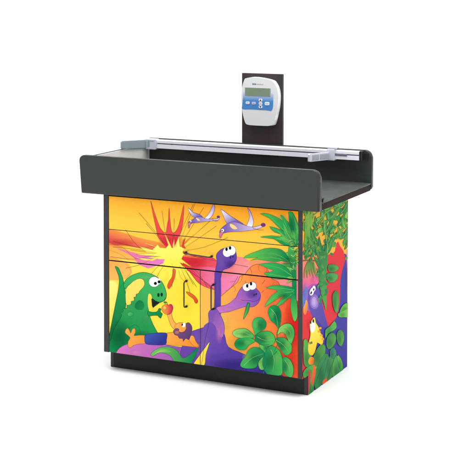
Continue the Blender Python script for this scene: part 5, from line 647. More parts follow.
(0,0,(16,110,60),[4149,1030,-20,17,-20,44,-20,44,-21,36,-22,36,-22,27,-22,15,-25,7,-28,-4,-38,-25,-40,-35,-18,-12,5,32,22,59,30,52,35,37,42,32,42,23,41,12,42,4,35,-9,29,-24,25,-37,16,-42,5,-47,-2,-52,-10,-52,-18,-56,-24,-55,-24,-27],[4144,1026,-21,17,-20,45,-20,44,-21,36,-21,35,-22,26,-21,15,-22,6,-25,-3,-36,-25,-40,-35,-28,-10,5,36,23,59,29,54,37,38,43,33,43,23,43,13,43,3,37,-9,31,-25,26,-38,16,-43,6,-48,-3,-53,-10,-52,-18,-57,-25,-56,-24,-29]),
(0,2,(0,100,62),0.42,[4109,1254,122,14,-23,-93,-61,-63,-75,-9,-61,49,-24,87,23,93,61,63,75,8,61,-48]),
(0,2,(150,216,110),0.35,[3983,1271,74,9,-14,-59,-37,-39,-45,-6,-38,31,-14,56,14,58,37,40,46,5,37,-31]),
(0,1,(10,130,76),(80,186,84),(3829,975,4164,976),[3829,1090,14,28,38,14,41,8,38,6,42,0,41,-11,45,-26,45,-37,31,-42,11,-48,-3,-53,-15,-45,-28,-35,-39,-28,-39,-10,-34,13,-34,30,-32,38,-47,62,-50,76]),
(0,0,(16,110,60),[3832,1089,13,27,36,13,41,8,38,6,41,0,40,-11,45,-26,45,-36,30,-41,11,-48,-3,-52,-14,-44,-28,-34,-38,-27,-37,-10,-33,12,-33,30,-32,38,-47,62,-50,76,-25,59],[3826,1091,15,29,39,15,42,8,38,6,42,0,43,-12,45,-26,46,-37,31,-42,11,-50,-3,-53,-15,-46,-29,-36,-40,-28,-40,-11,-36,13,-34,30,-33,39,-47,63,-49,76,-26,59]),
(0,2,(0,100,62),0.42,[3970,992,110,13,-20,-79,-55,-55,-69,-8,-55,41,-22,74,21,80,56,54,68,8,55,-41]),
(0,2,(150,216,110),0.35,[4084,1033,66,8,-12,-50,-33,-34,-42,-5,-33,26,-13,47,13,50,33,34,41,5,34,-26]),
(0,1,(14,136,78),(90,190,90),(3945,576,4208,571),[3944,672,15,41,26,38,31,23,36,3,41,-11,36,-24,33,-42,29,-56,17,-58,0,-66,-12,-70,-23,-47,-38,-11,-48,12,-42,22,-30,32,-23,42,-19,43,-16,43,-12,45]),
(0,0,(16,110,60),[3947,671,15,41,25,37,29,22,35,4,40,-11,36,-25,33,-41,28,-55,17,-58,0,-66,-12,-69,-22,-45,-35,-10,-48,12,-41,21,-29,31,-23,42,-19,43,-16,43,-12,44,0,41],[3941,673,15,41,27,39,32,23,37,4,42,-11,38,-25,33,-42,29,-56,17,-59,0,-67,-12,-71,-24,-48,-40,-12,-50,12,-42,23,-30,32,-24,42,-19,44,-16,43,-12,45,-1,42]),
(0,2,(0,100,62),0.42,[4033,587,87,12,-16,-90,-44,-59,-53,-7,-44,48,-17,85,16,90,44,59,54,7,43,-48]),
(0,2,(150,216,110),0.35,[4122,630,53,7,-10,-57,-26,-37,-33,-4,-26,31,-10,53,10,57,26,37,32,4,27,-31]),
(0,1,(130,204,100),(40,160,84),(3469,586,3643,568),[3469,592,22,47,37,47,35,32,32,12,30,-3,18,-19,1,-60,-11,-81,-19,-63,-29,-30,-39,-14,-33,4,-24,30,-18,49]),
(0,0,(16,110,60),[3472,591,21,47,37,46,35,31,30,12,29,-2,16,-18,1,-59,-11,-81,-19,-62,-28,-29,-37,-14,-31,5,-23,29,-18,48,-2,49],[3466,593,22,48,37,47,37,32,33,13,32,-3,19,-21,1,-61,-11,-82,-19,-63,-31,-32,-40,-14,-35,4,-25,32,-18,50,-2,49]),
(0,2,(0,100,62),0.42,[3585,600,57,7,-11,-56,-28,-38,-36,-4,-29,30,-11,54,11,57,29,37,35,5,29,-31]),
(0,2,(150,216,110),0.35,[3526,612,34,5,-6,-36,-17,-24,-22,-2,-17,19,-7,34,6,36,18,24,21,2,18,-19]),
(0,1,(110,196,90),(30,150,80),(3483,876,3686,862),[3483,942,34,14,56,6,47,-4,32,-17,24,-27,10,-28,-12,-31,-26,-32,-27,-18,-26,6,-28,20,-26,24,-28,29,-26,33]),
(0,0,(16,110,60),[3484,939,33,14,55,6,47,-4,31,-16,23,-27,9,-26,-11,-30,-25,-31,-26,-17,-24,5,-27,20,-25,24,-29,29,-25,32,-4,25],[3482,945,35,14,56,6,49,-4,33,-18,24,-27,10,-30,-12,-32,-27,-33,-29,-19,-28,6,-29,21,-25,24,-29,29,-26,33,-4,26]),
(0,2,(0,100,62),0.42,[3619,893,66,8,-12,-36,-34,-25,-41,-5,-33,17,-13,33,12,35,34,26,41,5,33,-18]),
(0,2,(150,216,110),0.35,[3550,897,40,5,-7,-23,-21,-16,-25,-3,-20,11,-8,21,8,22,20,16,25,3,20,-11]),
(0,1,(10,128,82),(70,182,84),(3563,640,3980,653),[3628,839,29,50,32,44,40,25,51,-1,58,-18,49,-28,34,-34,26,-43,19,-53,11,-73,4,-84,-1,-74,3,-53,-3,-47,-28,-36,-74,-24,-100,-14,-84,4,-51,27,-34,44,-24,49,-17,51,-7,56,2,57,14,60,23,61]),
(0,0,(16,110,60),[3631,838,28,50,33,43,37,24,50,0,57,-19,48,-28,35,-33,25,-42,18,-53,12,-73,4,-83,-1,-74,3,-53,-3,-47,-26,-34,-73,-24,-100,-13,-83,4,-49,27,-34,43,-24,48,-17,51,-7,56,2,56,14,59,23,61,28,54],[3625,840,29,50,33,45,41,26,53,-1,58,-19,50,-28,35,-34,26,-43,19,-54,11,-73,4,-85,0,-73,2,-53,-3,-49,-29,-37,-76,-25,-101,-13,-84,4,-52,27,-34,44,-25,50,-17,51,-7,57,2,57,14,60,24,61,27,55]),
(0,2,(0,100,62),0.42,[3718,659,137,17,-25,-131,-69,-88,-85,-10,-69,70,-27,125,26,131,69,88,85,10,69,-70]),
(0,2,(150,216,110),0.35,[3860,723,83,10,-16,-83,-41,-55,-52,-6,-42,44,-16,79,16,83,42,55,51,6,41,-45]),
(0,1,(70,184,86),(6,122,76),(3082,625,3621,653),[3082,496,8,35,20,42,23,38,22,26,23,23,21,26,13,36,11,40,20,37,34,34,43,31,47,20,53,7,57,-3,50,-14,44,-30,37,-40,13,-39,-27,-30,-51,-29,-45,-37,-24,-53,-17,-60,-24,-49,-38,-26,-45,-15,-48,-9,-53,-7,-55,-3,-46,4,-32,8,-23,15]),
(0,0,(16,110,60),[3085,496,8,34,20,42,23,37,21,26,23,23,22,27,13,36,11,40,19,36,34,34,42,31,46,19,53,8,56,-4,49,-14,44,-29,36,-40,13,-37,-26,-28,-51,-29,-46,-37,-24,-54,-17,-61,-24,-47,-36,-26,-45,-14,-47,-9,-53,-7,-55,-3,-45,4,-31,8,-23,14,-10,22],[3079,497,8,34,21,43,22,38,22,27,24,22,20,26,13,35,11,41,20,37,35,35,43,31,48,21,54,7,58,-3,50,-15,45,-30,38,-41,13,-40,-28,-33,-52,-29,-43,-35,-24,-52,-17,-61,-25,-49,-39,-28,-46,-14,-48,-10,-53,-7,-56,-3,-46,4,-32,9,-25,15,-11,23]),
(0,2,(0,100,62),0.42,[3399,664,177,22,-34,-97,-88,-69,-110,-14,-89,46,-34,90,34,98,89,69,109,13,89,-47]),
(0,2,(150,216,110),0.35,[3215,675,108,13,-20,-61,-54,-44,-67,-8,-55,30,-20,56,20,62,54,44,67,8,55,-30]),
(0,1,(8,124,74),(84,190,86),(3396,1048,3822,1059),[3396,1059,5,33,15,39,30,34,53,29,67,24,61,14,50,2,43,-9,37,-18,30,-27,22,-35,13,-36,1,-36,-9,-35,-21,-32,-35,-29,-47,-24,-47,-16,-45,-4,-45,5,-40,10,-36,13,-32,17,-27,19,-22,18,-16,19]),
(0,0,(16,110,60),[3399,1058,5,34,15,37,29,34,52,28,67,24,60,14,49,2,43,-9,36,-17,29,-27,22,-35,13,-35,1,-35,-9,-35,-20,-31,-35,-27,-46,-25,-46,-15,-44,-4,-45,5,-40,10,-36,13,-31,17,-26,18,-22,18,-16,19,-5,23],[3392,1059,6,33,15,40,31,35,54,29,67,25,62,14,50,2,45,-10,37,-17,30,-28,23,-36,13,-36,1,-37,-10,-36,-21,-33,-36,-29,-47,-25,-48,-16,-45,-4,-45,6,-42,9,-36,13,-32,18,-27,18,-22,19,-17,20,-6,25]),
(0,2,(0,100,62),0.42,[3549,1066,141,17,-27,-70,-70,-50,-87,-11,-71,34,-27,64,27,70,71,50,87,10,70,-33]),
(0,2,(150,216,110),0.35,[3694,1107,85,10,-16,-44,-43,-31,-52,-6,-43,21,-16,40,16,44,43,32,52,6,43,-21]),
(0,0,(14,120,66),[3859,873,-50,-57,-70,-82,-63,-85,-45,-89,-37,-90,-25,-71,-7,-28,-2,-24,-1,-17],[3871,864,-50,-57,-70,-81,-62,-83,-45,-86,-37,-90,-26,-70,-7,-26,-3,-24,-2,-17]),
(0,0,(14,120,66),[3892,1321,-12,-40,-17,-59,-9,-56,8,-45,15,-41,3,-43,-21,-60,-32,-67,-24,-47],[3908,1319,-13,-41,-17,-57,-10,-54,7,-42,15,-41,3,-48,-23,-62,-33,-67,-24,-48]),
(0,0,(14,120,66),[3384,1010,44,-18,63,-25,63,-16,59,1,56,10,38,9],[3393,1025,43,-19,62,-26,59,-16,56,0,55,9,39,7]),
(0,0,(14,120,66),[3387,1122,8,-20,10,-29,7,-21],[3404,1128,5,-21,8,-29,6,-22]),
(0,0,(150,214,120),[2971,1120,47,10,67,14,69,5,73,-15,75,-24,53,-17],[2970,1126,47,10,68,14,70,3,73,-15,76,-25,52,-18]),
(0,0,(150,214,120),[3889,1201,35,47,50,63,48,37,44,-7,45,-33,33,-43,12,-59,1,-70,-1,-51],[3883,1204,36,47,51,64,50,38,49,-8,46,-34,33,-44,12,-61,0,-70,-2,-51]),
(0,0,(150,214,120),[3733,884,23,-48,31,-68,19,-74,-5,-84,-17,-89,-12,-64],[3739,887,23,-48,30,-69,19,-75,-6,-85,-17,-89,-14,-64]),
(0,0,(150,214,120),[3158,493,45,48,65,67,71,60,83,46,89,40,63,27],[3153,498,45,47,66,67,73,59,84,47,89,39,63,27]),
(0,0,(150,214,120),[3444,1098,37,-16,52,-21,58,-12,67,6,71,16,50,12],[3448,1104,36,-16,52,-22,56,-12,66,5,70,15,50,11]),
(0,0,(150,214,120),[3724,1680,33,-27,45,-40,38,-52,21,-75,14,-88,9,-63],[3730,1685,32,-27,45,-41,37,-54,21,-76,14,-89,8,-63]),
(0,0,(150,214,120),[4020,719,25,-29,36,-43,29,-48,17,-56,12,-61,8,-43],[4026,724,25,-30,34,-44,29,-49,17,-57,11,-61,7,-43]),
(0,0,(150,214,120),[3841,1078,44,-19,62,-28,56,-32,43,-41,38,-45,26,-32],[3845,1084,44,-19,61,-29,56,-33,43,-42,38,-46,25,-33]),
(1,1,(252,186,40),(250,176,46),(-231,4158,2897,2108),[-231,4158,3106,-418,22,-1632,-3117,583]),
(1,1,(226,36,44),(218,30,44),(-221,2824,2940,-1059),[-221,2824,3116,-568,45,-3315,-3139,906]),
(1,1,(246,150,60),(226,70,160),(382,2714,184,2034),[-54,2892,475,-8,511,-168,106,-209,-34,-211,-22,-124,-71,-86,-144,-27,-165,-12,-126,-54,-137,-42,-224,2,-162,55,-87,457]),
(1,1,(196,70,170),(50,110,200),(490,2127,-15,1844),[-48,2057,172,48,214,21,170,2,160,-19,152,-43,119,-62,64,-79,6,-88,-79,-224,-189,-150,-415,166,-372,231,-69,115]),
(1,1,(96,70,170),(48,44,150),(388,2031,2323,377),[274,2040,175,44,219,-5,138,-15,105,-45,21,-82,9,-112,61,-142,92,-171,126,-212,142,-208,95,-146,191,-129,529,-96,510,-152,188,-398,-179,-308,-890,147,-851,308,-122,344,48,338,-120,193,-153,174,-146,155,-120,155,-75,198]),
(1,1,(50,56,160),(44,42,148),(1630,2515,2642,512),[2249,2401,66,-10,61,-40,12,-136,7,-187,61,-336,69,-386,113,-418,-28,-301,-497,53,-465,177,38,151,175,166,91,167,65,167,4,166,-8,151,27,113,44,111,79,212]),
(1,1,(226,100,150),(200,90,160),(2390,2455,2671,1759),[2390,2455,273,-49,8,-647,-199,147,-79,282]),
(1,1,(150,80,60),(180,60,60),(2395,2028,2493,1420),[2403,2026,68,-13,22,-566,-90,-8]),
(1,1,(56,48,156),(46,42,148),(426,2058,3331,-1432),[600,1435,173,-73,252,-183,164,-64,163,-31,169,9,163,36,144,53,138,69,139,93,147,94,164,85,188,50,288,-20,197,-80,220,-1339,-185,-1247,-1276,122,-1232,603,-177,967]),
(1,1,(216,34,44),(226,52,50),(0,1306,656,401),[2,1096,506,91,142,-177,-279,-216,-182,-272,-183,48]),
(1,1,(222,28,40),(226,36,44),(1527,2779,2274,2231),[1532,2404,2,48,25,50,76,24,80,26,30,60,26,60,61,35,69,8,46,-44,57,-66,107,-71,100,-71,35,-60,4,-53,23,-65,-59,-35,-331,54,-323,68,-26,14]),
(1,1,(226,34,46),(214,24,44),(1132,2627,2312,1093),[1243,2558,526,-46,518,-145,11,-131,-141,-136,-78,-115,-67,-120,-26,-153,-21,-154,-43,-135,-63,-105,-94,-44,-122,-13,-142,13,-127,48,-101,117,-69,152,-39,221,-7,250,-24,289]),
(1,1,(150,90,190),(120,110,210),(376,1949,838,1562),[836,1708,-22,-60,-64,-38,-93,-8,-102,22,-92,49,-63,65,-23,68,22,59,62,38,91,9,103,-21,93,-48,65,-65]),
(1,1,(226,190,232),(200,150,220),(459,1877,753,1622),[752,1718,-14,-39,-41,-26,-59,-6,-65,14,-58,32,-41,42,-15,46,14,40,40,25,58,7,66,-14,59,-31,41,-43]),
(1,1,(255,250,255),(255,250,255),(518,1827,665,1688),[665,1742,-7,-22,-21,-15,-29,-5,-32,7,-30,17,-20,24,-7,25,7,23,20,15,29,4,32,-7,30,-17,20,-23]),
(1,1,(255,255,255),(255,255,255),(362,2085,606,1876),[588,1947,-38,-25,-51,-13,-54,1,-46,15,-29,26,-7,32,17,32,38,25,50,13,54,0,47,-15,29,-27,7,-32]),
(1,1,(255,255,255),(255,255,255),(505,2090,673,1948),[673,2002,-8,-22,-23,-14,-34,-4,-37,8,-33,17,-24,24,-8,26,8,22,23,14,33,4,37,-7,34,-18,23,-24]),
(1,1,(14,14,30),(14,14,30),(397,2006,491,1922),[484,1951,-15,-10,-20,-5,-21,0,-18,5,-10,11,-2,12,7,13,15,10,20,6,20,0,18,-6,11,-10,2,-13]),
(1,1,(14,14,30),(14,14,30),(539,2035,613,1970),[612,1995,-3,-11,-10,-7,-15,-1,-16,3,-15,8,-10,11,-3,12,3,10,10,7,15,2,16,-4,15,-7,10,-11]),
(1,1,(210,40,80),(210,40,80),(715,1798,789,1720),[789,1751,-4,-13,-10,-9,-15,-3,-16,4,-15,9,-10,13,-4,15,3,13,11,9,14,3,17,-4,15,-9,10,-13]),
(1,1,(246,190,50),(226,60,60),(43,1915,278,1566),[44,1693,14,71,36,66,35,40,42,17,52,-27,39,-47,14,-72,-12,-72,-52,-52,-64,-22,-63,37]),
(1,1,(70,150,210),(90,70,180),(-48,2057,173,1714),[-35,2054,37,-24,53,-68,69,-40,47,-39,-30,-54,-59,-46,-64,-30,-51,6,-14,152]),
(1,1,(96,164,46),(50,146,44),(2003,3501,1818,3424),[2003,3501,-112,18,-68,1,-35,-11,-8,-22,12,-29,26,-34,47,6,51,6,45,7,34,12,18,18]),
(1,1,(96,164,46),(10,124,74),(223,3140,301,2993),[223,3140,-50,-19,-10,-23,16,-24,34,-26,43,-27,45,-28,51,19,38,20,14,22,-17,25,-56,28]),
(1,0,(150,200,90),[244,3114,6,-6,9,-10,9,-9,6,-8,6,-8,5,-8,5,-8,4,-8,3,-8,2,-9,2,-9,1,-6],[260,3114,6,-7,8,-9,8,-9,5,-9,5,-8,5,-8,3,-8,3,-9,2,-8,1,-8,1,-9,0,-6]),
(1,1,(16,112,44),(16,112,44),(150,2865,29,2767),[150,2865,-73,1,-43,-9,-21,-16,-5,-21,8,-26,13,-27,48,7,45,8,35,12,20,16,1,23]),
(1,0,(150,200,90),[119,2852,-5,-4,-8,-6,-7,-6,-7,-5,-6,-6,-7,-6,-6,-5,-6,-6,-6,-6,-6,-6,-7,-7,-4,-4],[135,2847,-6,-4,-9,-6,-8,-5,-7,-6,-8,-5,-7,-5,-7,-5,-7,-6,-7,-5,-8,-6,-7,-6,-5,-5]),
(1,1,(96,164,46),(30,132,54),(1284,2553,1036,2444),[1284,2553,-133,19,-84,-1,-47,-16,-16,-28,8,-38,24,-45,53,13,58,12,56,12,46,16,31,23]),
(1,1,(50,146,44),(50,146,44),(1280,2785,1598,2759),[1280,2785,76,-43,64,-21,54,-6,46,6,41,16,37,22,-62,18,-61,18,-58,13,-54,5,-46,-6]),
(1,0,(150,200,90),[1337,2771,14,-2,21,-3,20,-2,19,-2,18,-2,18,-1,17,-1,18,-1,17,-1,19,0,19,0,13,0],[1336,2779,14,-3,20,-3,20,-3,18,-2,18,-2,18,-2,17,-2,18,-1,17,-1,19,-1,19,0,13,-1]),
(1,1,(30,132,54),(96,164,46),(289,3206,609,3155),[289,3206,53,-22,54,-13,53,-8,53,-3,53,-3,54,-2,-55,25,-55,21,-53,15,-53,7,-53,-2]),
(1,1,(10,124,74),(10,124,74),(866,3552,1025,3632),[866,3552,57,2,37,10,24,14,16,17,12,19,13,18,-67,1,-57,-2,-42,-8,-24,-14,0,-23]),
(1,1,(50,146,44),(16,112,44),(270,3360,131,3431),[270,3360,12,20,-9,16,-24,12,-35,9,-41,7,-42,7,-8,-19,-2,-18,9,-16,25,-11,44,-7]),
(1,0,(150,200,90),[246,3372,-8,3,-10,4,-10,4,-8,3,-8,4,-8,4,-8,4,-8,4,-7,4,-8,4,-7,5,-6,3],[236,3368,-7,3,-10,4,-9,5,-9,4,-8,4,-7,4,-8,4,-7,4,-6,5,-7,5,-7,4,-5,4]),
(1,1,(16,112,44),(96,164,46),(1486,3639,1301,3801),[1486,3639,14,28,-15,28,-34,27,-46,27,-52,26,-52,26,-22,-29,-10,-28,9,-28,35,-27,65,-26]),
(1,0,(150,200,90),[1447,3666,-11,7,-16,10,-15,10,-12,9,-12,8,-11,9,-10,9,-10,9,-9,9,-8,10,-9,10,-5,8],[1431,3664,-10,7,-15,10,-14,10,-12,10,-11,9,-10,9,-9,9,-9,9,-8,9,-8,10,-7,11,-5,7]),
(1,1,(50,146,44),(16,112,44),(1465,3140,1580,3227),[1465,3140,75,-3,40,8,17,15,0,21,-9,23,-8,23,-81,4,-68,0,-45,-6,-14,-16,21,-27]),
(1,0,(150,200,90),[1476,3158,2,4,2,7,3,6,4,6,5,5,5,5,6,5,7,4,8,5,9,4,11,4,8,3],[1457,3162,3,4,3,7,5,6,5,6,6,5,6,5,8,4,8,5,9,4,11,4,12,4,8,2]),
(1,1,(30,132,54),(50,146,44),(1729,3346,1538,3246),[1729,3346,-85,2,-53,-9,-33,-17,-15,-22,-5,-26,0,-28,65,5,59,7,49,11,31,17,9,25]),
(1,1,(50,146,44),(16,112,44),(1256,3677,1349,3470),[1256,3677,-96,-25,-34,-30,9,-34,47,-37,75,-40,92,-41,16,32,17,32,7,32,-12,35,-39,37]),
(1,0,(150,200,90),[1239,3646,1,-9,1,-12,2,-13,3,-11,4,-12,6,-11,6,-12,7,-12,8,-12,11,-13,12,-13,8,-10],[1258,3643,0,-8,0,-12,1,-13,2,-11,3,-11,4,-11,5,-12,6,-11,7,-12,9,-13,11,-13,7,-10]),
(1,1,(50,146,44),(50,146,44),(2333,2706,2192,2554),[2333,2706,-104,-3,-58,-16,-25,-25,1,-32,18,-36,27,-40,64,14,59,16,46,19,24,25,-5,33]),
(1,0,(150,200,90),[2295,2685,-7,-6,-9,-10,-9,-9,-8,-8,-8,-9,-7,-9,-7,-8,-7,-9,-7,-9,-7,-9,-7,-10,-4,-7],[2314,2679,-7,-6,-11,-9,-10,-9,-9,-8,-9,-8,-8,-8,-9,-8,-8,-9,-8,-8,-8,-10,-8,-9,-6,-7]),
(1,1,(16,112,44),(30,132,54),(899,3243,1191,3130),[899,3243,19,-32,38,-24,49,-18,59,-14,63,-13,64,-12,-16,34,-22,30,-35,25,-51,18,-71,9]),
(1,0,(150,200,90),[954,3226,14,-4,20,-6,20,-6,17,-5,17,-6,16,-6,16,-6,16,-7,15,-6,17,-8,16,-8,11,-5],[960,3231,14,-4,20,-6,20,-7,17,-6,17,-6,17,-6,15,-7,16,-7,15,-7,16,-8,15,-8,11,-6]),
(1,1,(50,146,44),(10,124,74),(1322,3707,1089,3775),[1322,3707,-10,33,-28,20,-39,12,-49,4,-53,0,-54,-1,16,-29,20,-25,28,-20,40,-10,54,0]),
(1,1,(10,124,74),(30,132,54),(2087,3134,1760,3069),[2087,3134,-78,1,-62,-7,-52,-13,-45,-15,-43,-17,-47,-14,96,-11,86,-6,71,3,51,13,27,25]),
(1,0,(150,200,90),[2041,3117,-10,-4,-16,-6,-16,-6,-16,-5,-16,-5,-18,-4,-18,-3,-18,-3,-20,-3,-23,-3,-24,-2,-16,-1],[2058,3111,-12,-4,-16,-6,-18,-6,-17,-5,-18,-4,-18,-3,-20,-4,-20,-2,-20,-3,-24,-2,-25,-2,-17,-1]),
(1,1,(50,146,44),(30,132,54),(1893,2805,1636,2834),[1893,2805,-59,43,-50,21,-43,6,-38,-6,-35,-15,-32,-20,50,-22,49,-21,47,-14,43,-6,38,8]),
(1,1,(16,112,44),(16,112,44),(1887,3377,2151,3344),[1887,3377,49,-32,46,-18,45,-6,42,2,42,9,40,12,-46,16,-47,16,-45,12,-44,6,-42,-2]),
(1,1,(50,146,44),(16,112,44),(841,3683,1050,3605),[841,3683,2,-28,19,-20,33,-14,44,-9,53,-5,58,-2,-28,16,-28,17,-29,15,-34,14,-39,11]),
(1,1,(96,164,46),(96,164,46),(2491,2879,2491,3000),[2491,2879,48,12,17,17,-3,21,-17,23,-23,24,-22,24,-59,-11,-45,-13,-23,-16,4,-21,38,-26]),
(1,1,(50,146,44),(96,164,46),(1913,2875,2259,2761),[1913,2875,25,-39,45,-27,57,-19,67,-13,75,-9,77,-7,-39,31,-41,30,-49,25,-58,19,-71,10]),
(1,1,(10,124,74),(16,112,44),(2326,3157,2272,3348),[2326,3157,58,24,18,28,-10,32,-30,35,-43,36,-47,36,-44,-26,-34,-27,-15,-29,11,-32,45,-36]),
(1,1,(96,164,46),(30,132,54),(2373,2966,2169,2927),[2373,2966,-92,23,-60,7,-36,-5,-18,-15,-3,-22,5,-27,51,-3,52,-2,46,0,36,5,21,13]),
(1,0,(150,200,90),[2322,2969,-10,-1,-15,-1,-15,-2,-12,-2,-12,-2,-11,-2,-11,-3,-10,-3,-10,-3,-10,-3,-10,-4,-6,-3],[2333,2961,-11,-1,-15,0,-15,-1,-12,-2,-12,-1,-12,-2,-11,-2,-11,-2,-11,-3,-11,-3,-10,-4,-7,-2]),
(1,1,(50,146,44),(96,164,46),(117,3095,305,3218),[117,3095,101,-4,62,10,33,20,11,27,-5,34,-14,36,-62,-10,-60,-11,-48,-14,-32,-21,-10,-27]),
(1,1,(30,132,54),(10,124,74),(2484,2510,2814,2496),[2484,2510,82,-32,65,-14,54,-1,46,7,42,13,41,13,-82,32,-76,25,-67,15,-53,0,-37,-17]),
(1,1,(50,146,44),(10,124,74),(1288,3022,1416,2931),[1288,3022,-45,-20,-7,-18,20,-15,41,-14,56,-12,63,-12,16,18,11,18,-2,17,-22,15,-47,13]),
(1,0,(150,200,90),[1299,3006,6,-3,8,-6,8,-6,7,-5,8,-5,7,-5,8,-5,8,-5,7,-5,9,-6,9,-5,6,-4],[1315,3007,5,-4,7,-5,7,-6,6,-5,7,-5,6,-5,7,-5,7,-5,7,-6,8,-5,7,-6,6,-4]),
(1,1,(10,124,74),(10,124,74),(1441,2565,1642,2480),[1441,2565,2,-25,20,-20,32,-14,43,-11,50,-8,54,-7,-19,20,-21,19,-25,17,-34,14,-43,11]),
(1,1,(10,124,74),(16,112,44),(269,2683,328,2765),[269,2683,71,-3,33,7,8,14,-11,19,-20,22,-22,23,-69,2,-57,0,-35,-7,-6,-14,30,-25]),
(1,1,(30,132,54),(96,164,46),(223,2728,326,2816),[223,2728,74,-3,38,8,14,15,-1,21,-11,24,-11,23,-76,4,-63,0,-42,-6,-13,-16,22,-27]),
(1,0,(150,200,90),[234,2746,1,4,2,7,3,6,4,6,4,5,4,5,6,5,6,5,7,4,8,5,10,4,6,4],[216,2750,3,4,3,7,4,6,5,6,5,5,6,5,6,4,7,5,8,4,10,4,11,5,7,2]),
(1,1,(16,112,44),(16,112,44),(1619,2791,1510,2713),[1619,2791,-64,2,-37,-7,-17,-14,-3,-18,5,-20,7,-21,58,0,50,2,37,7,16,14,-9,22]),
(1,1,(16,112,44),(10,124,74),(1152,2801,1291,2613),[1152,2801,-56,-27,-11,-29,20,-31,47,-33,64,-34,75,-34,12,29,8,29,-3,30,-23,32,-48,33]),
(1,1,(16,112,44),(16,112,44),(232,2953,282,3151),[232,2953,30,29,12,32,2,34,-2,36,0,34,8,33,-75,-19,-56,-23,-31,-28,-1,-35,34,-41]),
(1,0,(150,200,90),[216,2992,-4,10,-5,14,-4,13,-1,12,0,11,1,11,3,11,5,11,6,10,8,11,11,11,7,7],[199,2994,-3,10,-4,14,-3,13,-1,12,2,12,2,11,4,11,6,10,7,10,9,11,12,11,8,7]),
(1,1,(30,132,54),(96,164,46),(2038,2845,2303,2827),[2038,2845,72,-44,57,-21,45,-4,36,8,30,19,25,24,-55,18,-54,18,-51,12,-45,4,-36,-8]),
(1,0,(150,200,90),[2086,2833,13,-2,17,-2,17,-2,16,-2,15,-1,15,-1,15,-1,14,0,15,0,15,0,16,0,10,1],[2085,2840,12,-2,17,-3,17,-2,15,-2,15,-2,15,-1,14,-1,15,-1,14,-1,16,0,15,0,11,0]),
(1,1,(50,146,44),(16,112,44),(1208,2622,1147,2784),[1208,2622,41,20,7,25,-13,28,-27,29,-35,30,-34,30,-48,-20,-35,-22,-14,-23,15,-28,48,-32]),
(1,1,(10,124,74),(10,124,74),(2306,2717,2368,2807),[2306,2717,61,3,29,10,8,15,-6,20,-15,21,-15,21,-63,-2,-51,-5,-32,-9,-7,-16,24,-23]),
(1,1,(50,146,44),(10,124,74),(1988,3165,1789,3257),[1988,3165,36,34,-3,23,-31,16,-54,10,-70,6,-77,3,2,-23,4,-23,16,-20,32,-16,55,-9]),
(1,1,(16,112,44),(10,124,74),(1173,3681,997,3724),[1173,3681,-6,36,-19,20,-29,9,-36,-2,-41,-8,-45,-12,19,-20,20,-19,23,-15,29,-7,37,2]),
(1,1,(10,124,74),(96,164,46),(791,3016,644,3093),[791,3016,42,27,3,20,-23,13,-45,8,-58,6,-66,3,-9,-20,-5,-20,7,-17,24,-12,48,-8]),
(1,1,(30,132,54),(96,164,46),(1962,3536,1982,3732),[1962,3536,60,24,26,29,3,33,-15,35,-25,38,-29,37,-48,-26,-40,-27,-24,-29,-2,-33,27,-37]),
(1,0,(150,200,90),[1968,3568,0,9,-1,12,-1,13,0,11,0,11,0,11,1,11,1,11,1,11,2,12,3,12,1,8],[1949,3571,0,9,0,12,1,12,1,11,1,11,1,11,2,11,3,11,2,10,3,12,4,12,2,8]),
(1,1,(50,146,44),(50,146,44),(1969,3055,1921,3265),[1969,3055,94,21,38,30,-4,34,-38,39,-62,42,-76,44,-28,-31,-27,-30,-15,-32,6,-35,34,-38]),
(1,1,(96,164,46),(30,132,54),(1613,2884,1995,2800),[1613,2884,53,-40,59,-24,63,-14,68,-5,69,-1,70,0,-55,36,-57,32,-60,24,-64,12,-69,-1]),
(1,0,(150,200,90),[1678,2870,16,-3,24,-4,23,-4,22,-4,21,-4,21,-4,21,-5,21,-4,21,-5,24,-6,23,-6,17,-4],[1678,2877,17,-3,23,-4,24,-5,22,-5,21,-4,22,-5,21,-5,21,-5,21,-5,24,-7,23,-6,16,-4]),
(1,1,(16,112,44),(16,112,44),(1558,3112,1675,2898),[1558,3112,-95,-26,-35,-31,11,-35,51,-38,81,-41,104,-43,-6,34,0,34,-2,35,-14,35,-31,36]),
(1,1,(10,124,74),(10,124,74),(201,3777,368,3713),[201,3777,6,-21,19,-15,28,-10,35,-8,39,-5,40,-5,-8,20,-12,18,-19,15,-29,10,-41,4]),
(1,1,(30,132,54),(50,146,44),(2366,2763,2020,2788),[2366,2763,-84,43,-69,21,-59,5,-50,-7,-43,-16,-41,-21,68,-20,68,-19,63,-14,59,-5,50,7]),
(1,0,(150,200,90),[2303,2775,-15,2,-22,2,-23,3,-19,1,-20,2,-19,1,-19,1,-19,1,-19,1,-20,0,-20,1,-15,0],[2306,2768,-16,2,-22,3,-21,2,-20,2,-19,2,-20,2,-19,2,-19,1,-18,1,-21,1,-21,1,-14,0]),
(1,1,(50,146,44),(50,146,44),(73,3222,25,3408),[73,3222,43,25,12,28,-10,31,-25,34,-33,34,-35,34,-41,-25,-31,-26,-13,-28,11,-32,41,-35]),
(1,0,(150,200,90),[63,3254,-5,8,-6,12,-6,12,-4,10,-4,10,-4,11,-3,10,-2,10,-2,11,-1,11,-1,11,-1,8],[45,3255,-3,9,-5,11,-5,12,-3,11,-3,10,-3,10,-2,10,-1,11,-1,10,0,11,0,11,0,8]),
(1,1,(50,146,44),(16,112,44),(250,3335,252,3450),[250,3335,91,4,42,13,5,18,-25,24,-49,27,-62,29,-23,-15,-25,-16,-17,-16,-4,-19,17,-22]),
(1,0,(150,200,90),[279,3348,3,5,4,7,4,6,2,7,1,6,0,7,-1,6,-2,7,-3,7,-4,8,-5,8,-4,6],[262,3353,4,4,5,6,5,7,2,5,2,6,1,7,0,6,0,6,-2,7,-3,8,-4,7,-3,6]),
